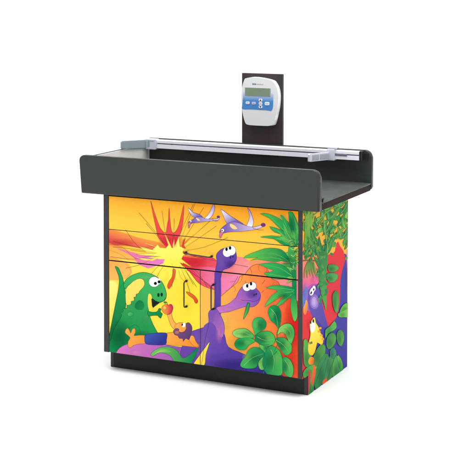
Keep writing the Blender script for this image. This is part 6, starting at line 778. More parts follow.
(1,1,(96,164,46),(10,124,74),(2335,3536,2552,3694),[2335,3536,127,0,78,14,42,25,10,34,-12,41,-28,44,-58,-20,-59,-20,-53,-22,-40,-25,-19,-31]),
(1,1,(30,132,54),(50,146,44),(2336,3281,2407,3404),[2336,3281,63,10,28,17,8,21,-6,24,-12,26,-10,25,-80,-5,-64,-10,-39,-14,-6,-22,33,-30]),
(1,1,(96,164,46),(30,132,54),(62,3562,249,3484),[62,3562,5,-23,20,-18,31,-13,39,-10,45,-7,47,-7,-14,20,-18,19,-23,16,-31,13,-43,8]),
(1,1,(10,124,74),(10,124,74),(2201,3543,2358,3415),[2201,3543,-52,-25,-10,-23,21,-21,48,-20,68,-20,82,-19,-11,22,-8,22,-12,22,-23,21,-39,21]),
(1,0,(150,200,90),[2197,3521,4,-5,6,-9,6,-8,7,-7,8,-8,9,-7,10,-7,11,-7,12,-7,14,-8,15,-8,11,-5],[2217,3520,3,-6,4,-8,5,-7,6,-7,6,-7,8,-7,8,-7,10,-7,10,-7,13,-8,14,-8,10,-5]),
(1,1,(96,164,46),(96,164,46),(2173,3569,2332,3455),[2173,3569,-25,-23,7,-20,29,-19,44,-18,52,-17,52,-17,33,23,19,23,-1,21,-31,18,-66,16]),
(1,0,(150,200,90),[2210,3549,10,-4,14,-7,13,-6,11,-6,10,-6,9,-6,9,-6,8,-7,8,-6,7,-7,6,-7,4,-6],[2224,3553,9,-5,13,-7,13,-7,11,-6,10,-7,9,-6,8,-7,7,-6,6,-7,6,-7,6,-8,3,-5]),
(1,1,(10,124,74),(16,112,44),(1398,2873,1603,2722),[1398,2873,-35,-30,5,-27,33,-25,55,-24,70,-23,77,-22,6,27,0,28,-14,26,-35,26,-62,23]),
(1,1,(96,164,46),(96,164,46),(1485,2752,1814,2618),[1485,2752,8,-41,34,-30,53,-23,68,-17,80,-13,86,-10,-35,30,-36,30,-43,27,-55,23,-69,16]),
(1,1,(16,112,44),(16,112,44),(2402,3177,2685,3067),[2402,3177,22,-27,37,-22,49,-18,56,-15,59,-14,60,-14,-17,30,-24,27,-34,24,-50,17,-67,11]),
(1,1,(10,124,74),(10,124,74),(338,2923,514,3070),[338,2923,62,14,41,21,27,25,19,28,13,29,14,30,-66,-13,-59,-15,-44,-20,-27,-25,-5,-32]),
(1,1,(50,146,44),(30,132,54),(450,3622,407,3734),[450,3622,63,12,23,16,-7,19,-29,21,-43,22,-50,22,-36,-14,-29,-16,-15,-16,8,-19,37,-21]),
(1,1,(30,132,54),(96,164,46),(1386,2906,1162,3070),[1386,2906,36,33,-5,29,-35,28,-59,26,-75,24,-86,24,11,-29,12,-29,20,-29,36,-27,57,-26]),
(1,0,(150,200,90),[1368,2934,-8,8,-12,10,-12,10,-12,10,-13,9,-12,9,-14,9,-13,9,-15,9,-16,10,-17,10,-12,7],[1351,2934,-7,7,-11,11,-11,10,-11,9,-11,9,-12,9,-12,9,-12,9,-14,9,-15,10,-16,10,-11,7]),
(1,1,(16,112,44),(30,132,54),(1986,3533,2136,3421),[1986,3533,-25,-22,3,-20,23,-19,40,-17,51,-17,58,-17,-3,20,-4,20,-12,20,-25,19,-41,17]),
(1,1,(30,132,54),(96,164,46),(1041,3565,982,3451),[1041,3565,-80,-4,-39,-13,-11,-18,11,-24,27,-27,33,-28,50,10,44,11,31,15,10,19,-18,25]),
(1,0,(150,200,90),[1021,3548,-3,-5,-3,-7,-4,-7,-3,-7,-2,-6,-3,-7,-3,-6,-3,-6,-2,-7,-3,-7,-3,-7,-1,-6],[1039,3544,-3,-5,-5,-7,-5,-7,-4,-6,-3,-6,-4,-6,-4,-6,-4,-7,-4,-6,-4,-7,-3,-7,-3,-5]),
(1,1,(10,124,74),(30,132,54),(1724,2897,1601,2734),[1724,2897,-123,-1,-67,-15,-26,-26,9,-34,34,-41,50,-46,47,20,48,20,41,22,24,26,1,33]),
(1,0,(150,200,90),[1672,2878,-9,-6,-12,-9,-11,-9,-9,-9,-8,-8,-7,-10,-6,-9,-4,-10,-4,-10,-3,-11,-2,-11,0,-9],[1690,2873,-10,-6,-13,-9,-12,-9,-10,-8,-9,-8,-8,-9,-7,-9,-5,-9,-5,-10,-4,-11,-3,-11,-2,-8]),
(1,1,(50,146,44),(10,124,74),(2046,3111,2252,2902),[2046,3111,-49,-34,0,-34,32,-35,60,-35,77,-35,86,-36,12,34,6,35,-11,34,-35,35,-66,35]),
(1,1,(30,132,54),(50,146,44),(1929,2914,2102,2835),[1929,2914,-3,-22,17,-16,30,-13,39,-11,45,-9,45,-8,2,21,-4,21,-16,16,-31,13,-49,8]),
(1,0,(150,200,90),[1960,2901,9,-3,13,-5,12,-4,10,-4,10,-4,10,-4,10,-4,9,-5,9,-4,10,-5,9,-6,7,-3],[1969,2905,9,-3,12,-4,12,-5,11,-5,10,-4,9,-5,10,-4,9,-5,8,-5,9,-5,9,-6,6,-4]),
(1,1,(16,112,44),(16,112,44),(2431,3024,2812,2966),[2431,3024,66,-52,65,-28,63,-12,63,3,62,12,62,19,-65,25,-65,24,-65,19,-63,11,-63,-2]),
(1,1,(96,164,46),(10,124,74),(193,3353,22,3475),[193,3353,26,27,-3,23,-26,20,-45,19,-57,17,-66,16,14,-22,14,-21,18,-22,26,-20,40,-19]),
(1,1,(16,112,44),(10,124,74),(358,2965,202,2936),[358,2965,-83,28,-50,9,-27,-4,-9,-15,4,-22,9,-25,57,-13,53,-11,43,-4,26,5,4,17]),
(1,0,(150,200,90),[324,2965,-6,-1,-10,-2,-10,-2,-9,-1,-8,-2,-9,-2,-8,-2,-8,-2,-8,-2,-9,-2,-9,-2,-6,-2],[336,2958,-8,-1,-10,-1,-10,-1,-10,-2,-9,-1,-9,-1,-9,-2,-9,-1,-8,-2,-10,-2,-10,-2,-6,-1]),
(1,1,(96,164,46),(10,124,74),(76,3586,-9,3722),[76,3586,41,20,5,22,-17,23,-33,23,-41,24,-40,24,-48,-19,-34,-20,-12,-22,18,-22,55,-25]),
(1,1,(96,164,46),(30,132,54),(1548,3050,1753,2974),[1548,3050,0,-29,20,-19,35,-12,45,-7,52,-5,53,-4,-2,28,-9,25,-20,19,-36,12,-55,2]),
(1,0,(150,200,90),[1586,3038,10,-3,14,-3,14,-4,12,-4,12,-4,11,-3,12,-5,11,-4,10,-4,12,-5,11,-6,9,-4],[1592,3044,10,-3,14,-4,14,-5,12,-4,12,-4,12,-5,11,-4,11,-5,10,-5,11,-5,11,-6,7,-4]),
(1,1,(50,146,44),(10,124,74),(73,3066,384,2919),[73,3066,25,-32,42,-28,53,-24,61,-22,65,-20,65,-21,-21,34,-29,32,-40,29,-54,24,-71,18]),
(1,0,(150,200,90),[129,3043,15,-6,21,-8,21,-9,18,-7,18,-8,18,-8,17,-8,17,-9,17,-8,18,-9,18,-10,12,-7],[138,3047,14,-6,21,-9,21,-8,18,-9,18,-8,17,-8,17,-8,17,-9,16,-9,17,-9,17,-10,12,-7]),
(1,1,(30,132,54),(30,132,54),(2494,2848,2435,2684),[2494,2848,-100,-9,-47,-19,-10,-27,18,-33,36,-38,44,-38,66,15,58,17,38,21,9,28,-29,36]),
(1,1,(50,146,44),(16,112,44),(417,3162,329,3060),[417,3162,-72,-1,-38,-11,-15,-16,2,-22,15,-25,20,-27,48,8,42,9,32,12,14,17,-8,24]),
(1,0,(150,200,90),[392,3148,-3,-5,-5,-6,-5,-7,-5,-5,-4,-6,-4,-6,-5,-6,-4,-6,-4,-5,-5,-7,-5,-6,-3,-5],[410,3143,-5,-4,-6,-6,-6,-7,-5,-5,-6,-6,-5,-5,-6,-6,-5,-5,-5,-6,-6,-6,-6,-6,-4,-4]),
(1,1,(16,112,44),(16,112,44),(516,2967,744,2905),[516,2967,27,-24,34,-15,39,-10,41,-6,43,-3,44,-4,-27,25,-29,22,-34,16,-38,9,-46,1]),
(1,0,(150,200,90),[556,2957,11,-2,14,-2,14,-3,13,-3,13,-3,12,-3,13,-3,12,-3,13,-4,13,-4,14,-5,9,-3],[557,2964,11,-2,14,-3,15,-4,14,-3,12,-3,13,-4,13,-4,12,-4,13,-4,13,-4,14,-5,9,-4]),
(1,1,(50,146,44),(30,132,54),(1936,2746,2041,2919),[1936,2746,119,4,65,18,24,27,-12,36,-37,42,-54,46,-40,-24,-42,-22,-36,-25,-22,-27,0,-33]),
(1,0,(150,200,90),[1988,2766,8,7,11,9,11,10,8,9,7,10,6,9,5,10,3,10,3,11,1,12,0,12,0,9],[1969,2772,9,6,13,9,12,9,9,9,7,9,7,9,6,10,5,10,4,10,2,11,1,12,1,9]),
(1,1,(96,164,46),(50,146,44),(53,3529,235,3667),[53,3529,105,-1,67,11,37,21,10,30,-11,36,-26,41,-32,-23,-38,-21,-39,-20,-35,-21,-27,-24]),
(1,0,(150,200,90),[118,3540,12,5,18,6,16,7,13,7,12,8,10,7,9,8,8,9,7,9,5,10,4,11,3,7],[104,3546,13,4,18,7,17,6,13,7,13,6,11,8,10,7,8,8,8,9,6,10,5,10,4,8]),
(1,1,(30,132,54),(16,112,44),(945,3177,726,3122),[945,3177,-60,3,-43,-6,-34,-11,-27,-13,-26,-15,-29,-13,75,-10,66,-6,51,2,34,11,11,22]),
(1,1,(10,124,74),(96,164,46),(1956,2861,2338,2759),[1956,2861,45,-38,56,-25,64,-17,69,-10,73,-6,75,-6,-49,35,-51,32,-57,25,-65,16,-74,4]),
(1,1,(30,132,54),(50,146,44),(1198,3461,1502,3423),[1198,3461,57,-36,53,-20,50,-7,49,2,48,9,47,14,-53,19,-53,17,-52,14,-51,7,-49,-3]),
(1,1,(10,124,74),(16,112,44),(1526,3567,1606,3657),[1526,3567,61,3,31,11,10,16,-4,19,-9,21,-9,20,-74,0,-60,-3,-37,-9,-9,-16,26,-25]),
(1,1,(96,164,46),(96,164,46),(2199,3058,2170,2878),[2199,3058,-86,-15,-41,-23,-8,-30,19,-34,38,-38,49,-40,37,24,35,24,25,27,6,30,-18,34]),
(1,0,(150,200,90),[2174,3032,-3,-8,-4,-10,-3,-11,-2,-10,-2,-10,-1,-10,-1,-10,0,-11,0,-10,1,-12,1,-11,1,-8],[2194,3028,-4,-8,-5,-10,-5,-11,-3,-9,-3,-10,-2,-10,-2,-10,-2,-9,-1,-11,0,-11,0,-11,0,-8]),
(1,1,(50,146,44),(16,112,44),(902,3743,591,3881),[902,3743,-1,40,-29,30,-49,24,-66,19,-79,14,-87,11,44,-25,41,-26,43,-26,50,-24,59,-21]),
(1,0,(150,200,90),[871,3772,-11,7,-17,9,-17,10,-17,8,-17,8,-17,8,-18,7,-19,8,-19,7,-23,7,-22,8,-16,5],[857,3770,-11,7,-15,9,-16,10,-15,8,-16,8,-17,8,-17,7,-17,8,-19,7,-21,7,-22,8,-16,5]),
(1,1,(10,124,74),(10,124,74),(1167,2898,1145,2789),[1167,2898,-55,-7,-26,-14,-4,-18,12,-22,23,-23,28,-25,35,12,31,13,19,15,3,18,-18,23]),
(1,1,(50,146,44),(10,124,74),(1521,2799,1252,2726),[1521,2799,-76,3,-56,-7,-44,-13,-34,-17,-30,-20,-29,-19,76,-4,70,1,59,5,43,14,24,22]),
(1,0,(150,200,90),[1476,2786,-9,-4,-15,-6,-14,-5,-14,-5,-14,-4,-14,-5,-14,-4,-15,-4,-16,-4,-18,-4,-18,-3,-12,-3],[1493,2780,-11,-4,-16,-5,-15,-6,-15,-4,-15,-4,-15,-4,-16,-4,-16,-4,-16,-3,-19,-4,-19,-3,-13,-2]),
(1,1,(96,164,46),(50,146,44),(1999,2813,1911,3025),[1999,2813,64,27,19,31,-12,36,-38,38,-55,39,-66,41,-18,-32,-16,-31,-5,-34,14,-35,38,-38]),
(1,1,(96,164,46),(30,132,54),(2496,2638,2168,2791),[2496,2638,-17,35,-42,29,-57,25,-68,23,-72,20,-72,21,13,-36,22,-34,38,-30,57,-24,82,-19]),
(1,1,(30,132,54),(16,112,44),(912,2585,842,2413),[912,2585,-69,-15,-36,-23,-14,-28,5,-32,18,-36,26,-38,33,24,32,23,25,26,12,28,-3,33]),
(1,0,(150,200,90),[883,2561,-4,-8,-6,-10,-5,-10,-4,-10,-4,-9,-4,-10,-3,-10,-3,-10,-2,-9,-2,-12,-2,-11,-1,-8],[901,2556,-5,-7,-7,-10,-6,-10,-5,-9,-5,-10,-5,-9,-4,-9,-4,-10,-4,-9,-3,-11,-3,-11,-2,-8]),
(1,1,(30,132,54),(30,132,54),(1609,3100,1787,3017),[1609,3100,-2,-23,17,-17,30,-14,40,-11,46,-9,47,-9,-2,21,-8,20,-17,17,-32,13,-48,9]),
(1,1,(96,164,46),(16,112,44),(452,3656,707,3747),[452,3656,58,8,45,14,39,17,35,18,36,18,42,16,-88,4,-76,-1,-58,-9,-37,-17,-13,-27]),
(1,0,(150,200,90),[481,3678,6,6,10,8,11,7,11,6,12,6,13,5,14,5,15,5,16,4,20,4,20,3,15,3],[464,3683,8,6,11,7,12,8,12,6,13,5,15,5,15,5,16,4,17,4,21,4,21,3,15,2]),
(1,1,(10,124,74),(50,146,44),(992,3548,1234,3470),[992,3548,11,-31,29,-21,40,-13,50,-7,55,-3,57,-3,-19,27,-23,25,-30,19,-42,13,-54,3]),
(1,1,(10,124,74),(30,132,54),(2431,2777,2533,2635),[2431,2777,-64,-18,-20,-21,13,-24,40,-25,60,-26,73,-28,4,22,4,22,-1,23,-14,23,-33,25]),
(1,1,(50,146,44),(30,132,54),(2562,2997,2385,3134),[2562,2997,32,26,-6,24,-32,22,-50,22,-60,22,-61,21,-32,-25,-19,-25,3,-24,33,-22,70,-22]),
(1,0,(150,200,90),[2525,3021,-11,5,-15,9,-14,8,-11,7,-11,8,-11,7,-10,8,-9,7,-9,8,-8,8,-8,9,-6,6],[2509,3018,-9,6,-15,9,-13,8,-11,8,-11,8,-10,8,-9,7,-8,8,-8,8,-7,8,-7,9,-4,6]),
(1,1,(10,124,74),(10,124,74),(839,3316,1003,3321),[839,3316,62,-31,43,-14,29,0,17,10,8,18,5,22,-44,13,-42,13,-36,7,-28,0,-16,-11]),
(1,0,(150,200,90),[872,3310,8,0,10,0,11,0,10,0,9,0,9,0,9,1,9,0,9,1,9,1,9,2,6,1],[867,3318,8,-1,11,-1,10,0,10,-1,9,0,9,0,9,0,9,0,9,1,10,0,9,1,7,1]),
(1,1,(50,146,44),(16,112,44),(1356,2621,1097,2632),[1356,2621,-73,37,-56,16,-43,1,-34,-9,-28,-16,-25,-18,64,-27,61,-22,54,-14,43,-1,29,15]),
(1,0,(150,200,90),[1311,2624,-11,0,-15,0,-15,0,-14,0,-14,0,-14,1,-14,0,-15,1,-14,0,-16,1,-16,1,-12,1],[1319,2617,-11,0,-16,0,-16,1,-14,0,-15,1,-15,1,-15,0,-14,2,-15,1,-17,1,-17,2,-11,1]),
(1,1,(10,124,74),(30,132,54),(1699,3331,1853,3144),[1699,3331,-44,-29,-7,-30,20,-31,45,-31,63,-33,77,-33,-19,31,-15,31,-15,31,-22,31,-32,31]),
(1,0,(150,200,90),[1693,3301,3,-8,5,-11,6,-11,7,-11,7,-10,9,-11,10,-10,10,-11,12,-10,14,-12,16,-12,11,-8],[1712,3299,3,-7,3,-12,5,-11,5,-10,7,-10,7,-10,8,-10,10,-11,10,-10,13,-12,15,-11,9,-9]),
(1,1,(96,164,46),(10,124,74),(959,2823,762,2819),[959,2823,-58,21,-43,9,-33,0,-26,-8,-20,-12,-17,-14,47,-12,45,-10,40,-6,33,0,23,10]),
(1,1,(16,112,44),(16,112,44),(1626,3665,1432,3577),[1626,3665,-103,11,-62,-4,-32,-14,-11,-23,4,-28,10,-30,76,-2,70,1,55,7,31,15,3,26]),
(1,1,(50,146,44),(30,132,54),(638,3048,564,3210),[638,3048,45,21,11,25,-12,27,-30,29,-42,29,-46,31,-23,-24,-18,-24,-5,-25,13,-27,37,-29]),
(1,1,(96,164,46),(30,132,54),(813,3699,471,3778),[813,3699,-48,27,-54,18,-58,12,-60,9,-61,6,-61,7,45,-30,47,-27,52,-20,58,-12,66,-2]),
(1,1,(50,146,44),(50,146,44),(342,3633,328,3477),[342,3633,-64,-16,-30,-21,-6,-25,15,-29,31,-32,40,-33,19,23,20,23,15,24,4,26,-10,28]),
(1,1,(16,112,44),(96,164,46),(718,3168,499,3352),[718,3168,49,35,3,32,-32,31,-61,30,-82,29,-96,27,15,-31,14,-32,20,-31,33,-31,53,-30]),
(1,1,(50,146,44),(10,124,74),(1756,3569,1866,3394),[1756,3569,-77,-24,-22,-26,16,-29,47,-31,68,-32,78,-33,34,26,27,27,9,27,-19,30,-55,31]),
(1,1,(16,112,44),(10,124,74),(1583,3559,1414,3461),[1583,3559,-95,6,-57,-7,-29,-16,-8,-23,6,-27,14,-31,62,5,58,7,47,10,28,16,5,24]),
(1,1,(96,164,46),(50,146,44),(2383,3014,2213,3141),[2383,3014,22,24,-11,22,-32,21,-45,20,-53,20,-51,20,-29,-24,-16,-24,5,-22,32,-21,66,-19]),
(1,0,(150,200,90),[2345,3036,-11,5,-14,7,-14,8,-12,7,-11,6,-10,7,-9,7,-9,7,-8,7,-8,8,-7,8,-5,6],[2331,3033,-10,5,-15,8,-13,8,-11,7,-11,7,-9,8,-9,7,-8,7,-7,7,-7,8,-6,8,-4,6]),
(1,1,(96,164,46),(50,146,44),(96,3242,42,3422),[96,3242,17,27,-3,29,-13,31,-20,31,-20,32,-15,30,-48,-23,-33,-25,-11,-28,14,-31,46,-34]),
(1,0,(150,200,90),[69,3275,-7,8,-10,12,-8,11,-6,11,-6,10,-4,10,-2,10,-2,10,-1,9,1,11,3,10,1,8],[53,3275,-6,8,-9,12,-8,12,-5,11,-5,10,-3,10,-2,10,0,10,0,10,2,10,4,10,2,8]),
(1,1,(16,112,44),(50,146,44),(1899,3326,1617,3489),[1899,3326,-1,35,-30,30,-49,27,-63,24,-69,24,-70,23,-1,-34,9,-33,26,-30,50,-27,79,-22]),
(1,1,(50,146,44),(10,124,74),(953,3452,910,3558),[953,3452,68,10,27,15,-4,17,-28,20,-48,21,-58,23,-15,-16,-15,-15,-8,-17,4,-17,24,-19]),
(1,0,(150,200,90),[970,3466,0,5,0,6,0,7,-2,6,-2,6,-2,6,-4,6,-4,6,-4,6,-6,7,-7,7,-5,5],[951,3470,1,4,2,6,0,6,0,6,-1,5,-1,6,-2,6,-3,5,-3,6,-5,7,-6,7,-4,5]),
(1,1,(50,146,44),(16,112,44),(2520,2574,2645,2700),[2520,2574,123,-8,68,8,27,19,-8,30,-34,36,-51,41,-45,-14,-47,-14,-40,-16,-25,-20,-2,-26]),
(1,0,(150,200,90),[2574,2585,8,4,13,7,12,6,9,7,8,7,7,7,6,8,5,7,4,8,2,10,2,9,1,7],[2555,2591,10,5,14,5,13,7,10,6,8,6,8,7,7,7,6,7,5,7,4,9,3,9,2,7]),
(1,1,(50,146,44),(96,164,46),(2484,2294,2305,2257),[2484,2294,-86,22,-55,6,-31,-5,-14,-15,0,-21,7,-24,50,-5,49,-3,43,0,31,5,15,14]),
(1,1,(30,132,54),(10,124,74),(81,3033,317,2931),[81,3033,19,-25,32,-20,40,-16,46,-15,50,-13,49,-13,-17,26,-21,24,-30,21,-41,16,-55,11]),
(1,1,(10,124,74),(96,164,46),(1783,2695,1554,2749),[1783,2695,-29,29,-35,16,-39,9,-41,2,-42,0,-43,-2,30,-25,33,-21,34,-17,39,-8,44,2]),
(1,1,(96,164,46),(10,124,74),(2346,2826,2433,2609),[2346,2826,-71,-26,-26,-31,8,-36,38,-39,61,-41,77,-44,-6,35,0,35,-2,34,-10,36,-22,37]),
(1,0,(150,200,90),[2324,2795,-1,-9,0,-13,1,-13,2,-12,4,-12,4,-12,7,-12,7,-13,8,-12,11,-14,13,-15,9,-10],[2344,2791,-1,-8,-2,-13,-1,-12,2,-12,2,-12,4,-11,4,-12,6,-13,7,-12,10,-14,11,-14,8,-10]),
(1,1,(50,146,44),(30,132,54),(2430,3174,2545,3015),[2430,3174,-61,-22,-13,-25,20,-26,44,-28,60,-29,65,-29,44,23,33,23,10,25,-22,27,-62,29]),
(1,1,(16,112,44),(50,146,44),(2210,3535,1885,3534),[2210,3535,-93,38,-71,17,-56,2,-44,-11,-33,-20,-28,-27,63,-10,65,-10,61,-8,56,-1,47,8]),
(1,1,(10,124,74),(50,146,44),(2522,3299,2334,3395),[2522,3299,12,25,-14,20,-31,16,-46,13,-53,11,-56,11,-1,-22,5,-21,16,-19,32,-16,53,-12]),
(1,1,(10,124,74),(10,124,74),(686,2640,568,2817),[686,2640,39,25,6,28,-18,29,-37,31,-50,32,-58,32,-2,-28,-1,-28,6,-28,19,-30,35,-31]),
(1,1,(96,164,46),(50,146,44),(2493,2949,2309,2986),[2493,2949,-23,30,-28,16,-31,6,-33,-2,-34,-6,-35,-7,24,-27,26,-22,27,-16,32,-5,35,8]),
(1,1,(96,164,46),(50,146,44),(394,2821,478,2663),[394,2821,-27,-22,1,-25,17,-26,28,-28,34,-28,31,-29,42,21,28,23,8,24,-18,27,-51,30]),
(1,0,(150,200,90),[419,2793,7,-7,10,-10,9,-10,8,-9,6,-8,6,-9,4,-9,4,-9,3,-8,2,-10,2,-9,1,-7],[435,2793,6,-7,10,-10,8,-10,7,-9,5,-9,5,-9,4,-9,3,-9,2,-8,1,-10,0,-9,0,-6]),
(1,1,(16,112,44),(16,112,44),(1314,3605,1554,3711),[1314,3605,127,-15,80,3,45,15,16,27,-6,35,-22,41,-59,-11,-62,-9,-56,-12,-44,-16,-24,-23]),
(1,0,(150,200,90),[1382,3612,13,3,19,5,19,5,15,5,15,6,13,6,13,6,12,7,10,7,11,8,9,9,7,6],[1368,3618,14,3,20,5,19,5,16,4,15,5,14,6,13,6,13,6,11,6,11,8,11,8,7,6]),
(1,1,(50,146,44),(10,124,74),(93,3609,363,3698),[93,3609,74,1,53,11,42,17,34,20,32,21,35,19,-95,8,-81,1,-64,-6,-40,-17,-13,-30]),
(1,0,(150,200,90),[126,3630,8,5,12,8,12,7,12,6,13,6,14,5,15,5,15,5,17,4,20,4,21,4,15,2],[111,3635,8,5,13,8,13,7,14,6,14,5,15,5,16,5,17,4,17,4,21,4,22,3,15,2]),
(1,1,(16,112,44),(96,164,46),(2385,3039,2240,3255),[2385,3039,77,29,25,33,-16,36,-52,38,-80,39,-99,41,18,-36,11,-35,10,-35,18,-35,31,-37]),
(1,1,(10,124,74),(30,132,54),(1518,3397,1206,3347),[1518,3397,-81,8,-62,-3,-49,-9,-42,-15,-38,-16,-40,-15,90,-14,82,-9,68,-1,49,10,27,24]),
(1,1,(50,146,44),(96,164,46),(1151,3691,937,3704),[1151,3691,-51,29,-41,12,-36,2,-30,-7,-29,-11,-27,-12,48,-25,46,-21,42,-13,35,-1,27,13]),
(1,1,(16,112,44),(30,132,54),(934,3214,777,3367),[934,3214,31,26,-1,26,-23,26,-42,25,-56,25,-66,25,13,-25,12,-26,15,-25,24,-26,37,-25]),
(1,0,(150,200,90),[930,3239,-5,7,-7,10,-8,9,-8,9,-8,9,-10,8,-9,9,-10,8,-11,9,-13,9,-13,10,-9,6],[912,3240,-4,7,-6,10,-7,9,-6,8,-8,9,-7,8,-9,9,-9,8,-9,9,-12,9,-12,9,-9,7]),
(1,1,(96,164,46),(50,146,44),(231,2827,89,3042),[231,2827,50,31,8,34,-22,36,-46,37,-62,39,-70,38,-12,-33,-7,-34,4,-34,23,-36,48,-37]),
(1,1,(50,146,44),(10,124,74),(2224,3327,1845,3344),[2224,3327,-80,25,-69,11,-62,1,-57,-5,-55,-8,-56,-7,84,-32,80,-25,72,-15,61,0,50,16]),
(1,1,(50,146,44),(50,146,44),(2271,3403,2505,3393),[2271,3403,65,-37,50,-17,39,-2,31,10,26,16,23,20,-57,26,-54,21,-47,14,-39,1,-26,-15]),
(1,1,(50,146,44),(16,112,44),(1800,3161,1649,3299),[1800,3161,52,24,5,24,-26,23,-50,23,-63,22,-69,22,-33,-24,-22,-23,-2,-24,27,-23,65,-22]),
(1,0,(150,200,90),[1776,3185,-8,6,-12,8,-11,9,-10,7,-9,8,-9,7,-9,8,-8,8,-8,7,-9,9,-8,8,-6,6],[1759,3184,-7,6,-11,8,-10,9,-9,8,-9,7,-8,8,-7,8,-8,8,-7,7,-7,9,-7,8,-5,6]),
(1,1,(50,146,44),(16,112,44),(982,2664,1153,2507),[982,2664,-5,-26,19,-26,32,-26,40,-27,44,-26,41,-26,24,26,11,27,-8,26,-34,26,-63,26]),
(1,0,(150,200,90),[1023,2637,11,-6,16,-10,14,-9,12,-9,12,-9,10,-8,10,-9,8,-8,8,-9,7,-10,7,-10,4,-6],[1037,2639,11,-7,15,-10,14,-9,12,-9,10,-9,10,-9,9,-9,7,-9,7,-9,7,-9,5,-10,3,-7]),
(1,1,(96,164,46),(10,124,74),(158,3334,106,3211),[158,3334,-71,-7,-31,-15,-5,-21,12,-26,22,-27,21,-27,79,5,64,8,39,14,3,22,-38,31]),
(1,1,(10,124,74),(10,124,74),(1662,3444,1843,3336),[1662,3444,-19,-25,10,-20,30,-18,46,-16,56,-15,58,-14,8,23,1,23,-12,21,-32,18,-56,14]),
(1,0,(150,200,90),[1690,3426,9,-5,13,-6,12,-7,11,-5,11,-6,11,-6,10,-6,10,-6,10,-6,11,-7,10,-7,8,-4],[1704,3429,8,-5,12,-7,12,-6,10,-6,11,-7,9,-6,10,-6,9,-6,9,-6,10,-7,10,-7,6,-5]),
(1,1,(10,124,74),(50,146,44),(1649,3588,1653,3392),[1649,3588,-56,-24,-18,-30,5,-33,20,-36,28,-37,25,-36,76,21,58,24,31,28,-7,34,-52,40]),
(1,1,(30,132,54),(16,112,44),(159,3494,311,3640),[159,3494,53,16,34,22,23,25,15,27,12,28,15,28,-69,-12,-57,-16,-42,-19,-22,-26,3,-32]),
(1,1,(16,112,44),(96,164,46),(794,3094,172,3467),[794,3094,-21,76,-64,70,-99,64,-126,59,-148,54,-164,50,100,-61,93,-63,93,-64,98,-63,109,-63]),
(1,0,(150,200,90),[727,3162,-23,18,-32,24,-34,24,-32,22,-33,21,-35,21,-35,21,-38,20,-38,20,-44,22,-46,22,-32,15],[711,3161,-21,18,-31,24,-33,24,-31,22,-32,21,-33,21,-35,20,-36,21,-38,20,-43,22,-45,22,-31,15]),
(1,2,(0,84,50),0.6,[542,3245,62,-10,-11,-21,-31,-9,-39,6,-31,19,-12,25,12,21,31,9,38,-6,31,-19]),
(1,1,(10,124,74),(50,146,44),(1008,2979,1660,3315),[1008,2979,228,10,169,34,120,52,78,68,42,81,15,91,-104,-59,-117,-54,-121,-52,-118,-53,-107,-55]),
(1,0,(150,200,90),[1172,3012,36,11,51,17,50,17,41,17,39,18,38,18,35,20,32,20,31,21,30,25,29,25,19,18],[1157,3019,36,11,53,16,50,17,42,16,40,17,38,18,36,19,33,20,32,20,31,25,29,25,21,18]),
(1,2,(0,84,50),0.6,[1265,3111,72,-11,-13,-24,-36,-10,-44,7,-37,22,-13,28,13,24,36,10,44,-7,36,-22]),
(1,1,(16,112,44),(50,146,44),(1776,3012,2462,3379),[1776,3012,246,13,181,38,128,57,80,73,41,88,10,98,-109,-65,-124,-59,-129,-57,-124,-57,-112,-61]),
(1,0,(150,200,90),[1951,3049,38,13,55,18,52,19,44,19,42,19,39,20,37,21,34,22,32,23,32,27,29,28,20,19],[1935,3056,39,12,55,18,54,19,44,18,43,18,40,20,37,21,35,21,33,23,33,26,30,27,21,20]),
(1,2,(0,84,50),0.6,[2047,3157,79,-13,-15,-25,-39,-11,-49,8,-40,23,-15,30,14,26,40,11,49,-8,40,-23]),
(1,1,(30,132,54),(96,164,46),(1443,2864,2292,2969),[1443,2864,214,-30,177,-6,149,13,122,30,101,44,86,54,-146,-17,-151,-13,-152,-12,-145,-14,-136,-19]),
(1,0,(150,200,90),[1614,2860,41,2,58,2,57,3,50,4,49,5,48,6,46,6,46,7,44,8,47,10,46,11,32,8],[1604,2868,42,1,58,2,58,3,50,3,49,5,48,5,47,6,46,6,44,8,48,9,47,11,33,7]),
(1,2,(0,84,50),0.6,[1777,2905,68,-11,-13,-22,-34,-9,-42,7,-34,21,-13,26,13,22,34,9,41,-7,34,-21]),
(1,1,(10,124,74),(50,146,44),(483,2872,78,2712),[483,2872,-146,7,-105,-11,-73,-25,-46,-35,-25,-45,-10,-51,73,24,78,21,79,22,72,25,62,29]),
(1,0,(150,200,90),[383,2859,-22,-5,-31,-7,-30,-8,-25,-8,-24,-9,-22,-9,-22,-9,-20,-10,-20,-10,-19,-12,-18,-13,-13,-9],[396,2853,-23,-5,-31,-7,-30,-8,-26,-7,-25,-8,-23,-9,-22,-9,-21,-9,-20,-10,-21,-12,-19,-12,-13,-8]),
(1,2,(0,84,50),0.6,[320,2807,55,-10,-10,-18,-28,-8,-34,6,-28,18,-10,22,10,19,27,8,35,-6,27,-18]),
(1,1,(50,146,44),(96,164,46),(798,2738,328,3094),[798,2738,26,67,-30,63,-72,60,-108,58,-135,55,-151,53,62,-60,58,-60,61,-60,73,-60,92,-59]),
(1,0,(150,200,90),[757,2800,-16,15,-22,23,-24,23,-24,20,-25,20,-26,20,-27,20,-29,20,-30,19,-35,22,-37,21,-25,15],[740,2800,-15,16,-21,22,-23,23,-22,20,-24,20,-25,19,-26,20,-28,20,-29,19,-34,22,-35,21,-25,15]),
(1,2,(0,84,50),0.6,[608,2881,78,-13,-15,-27,-39,-11,-48,9,-39,25,-15,31,14,26,39,11,48,-8,40,-25]),
(1,1,(10,124,74),(16,112,44),(1118,2640,1387,2995),[1118,2640,166,26,104,43,55,57,13,68,-22,77,-47,84,-46,-59,-56,-57,-59,-55,-53,-57,-40,-60]),
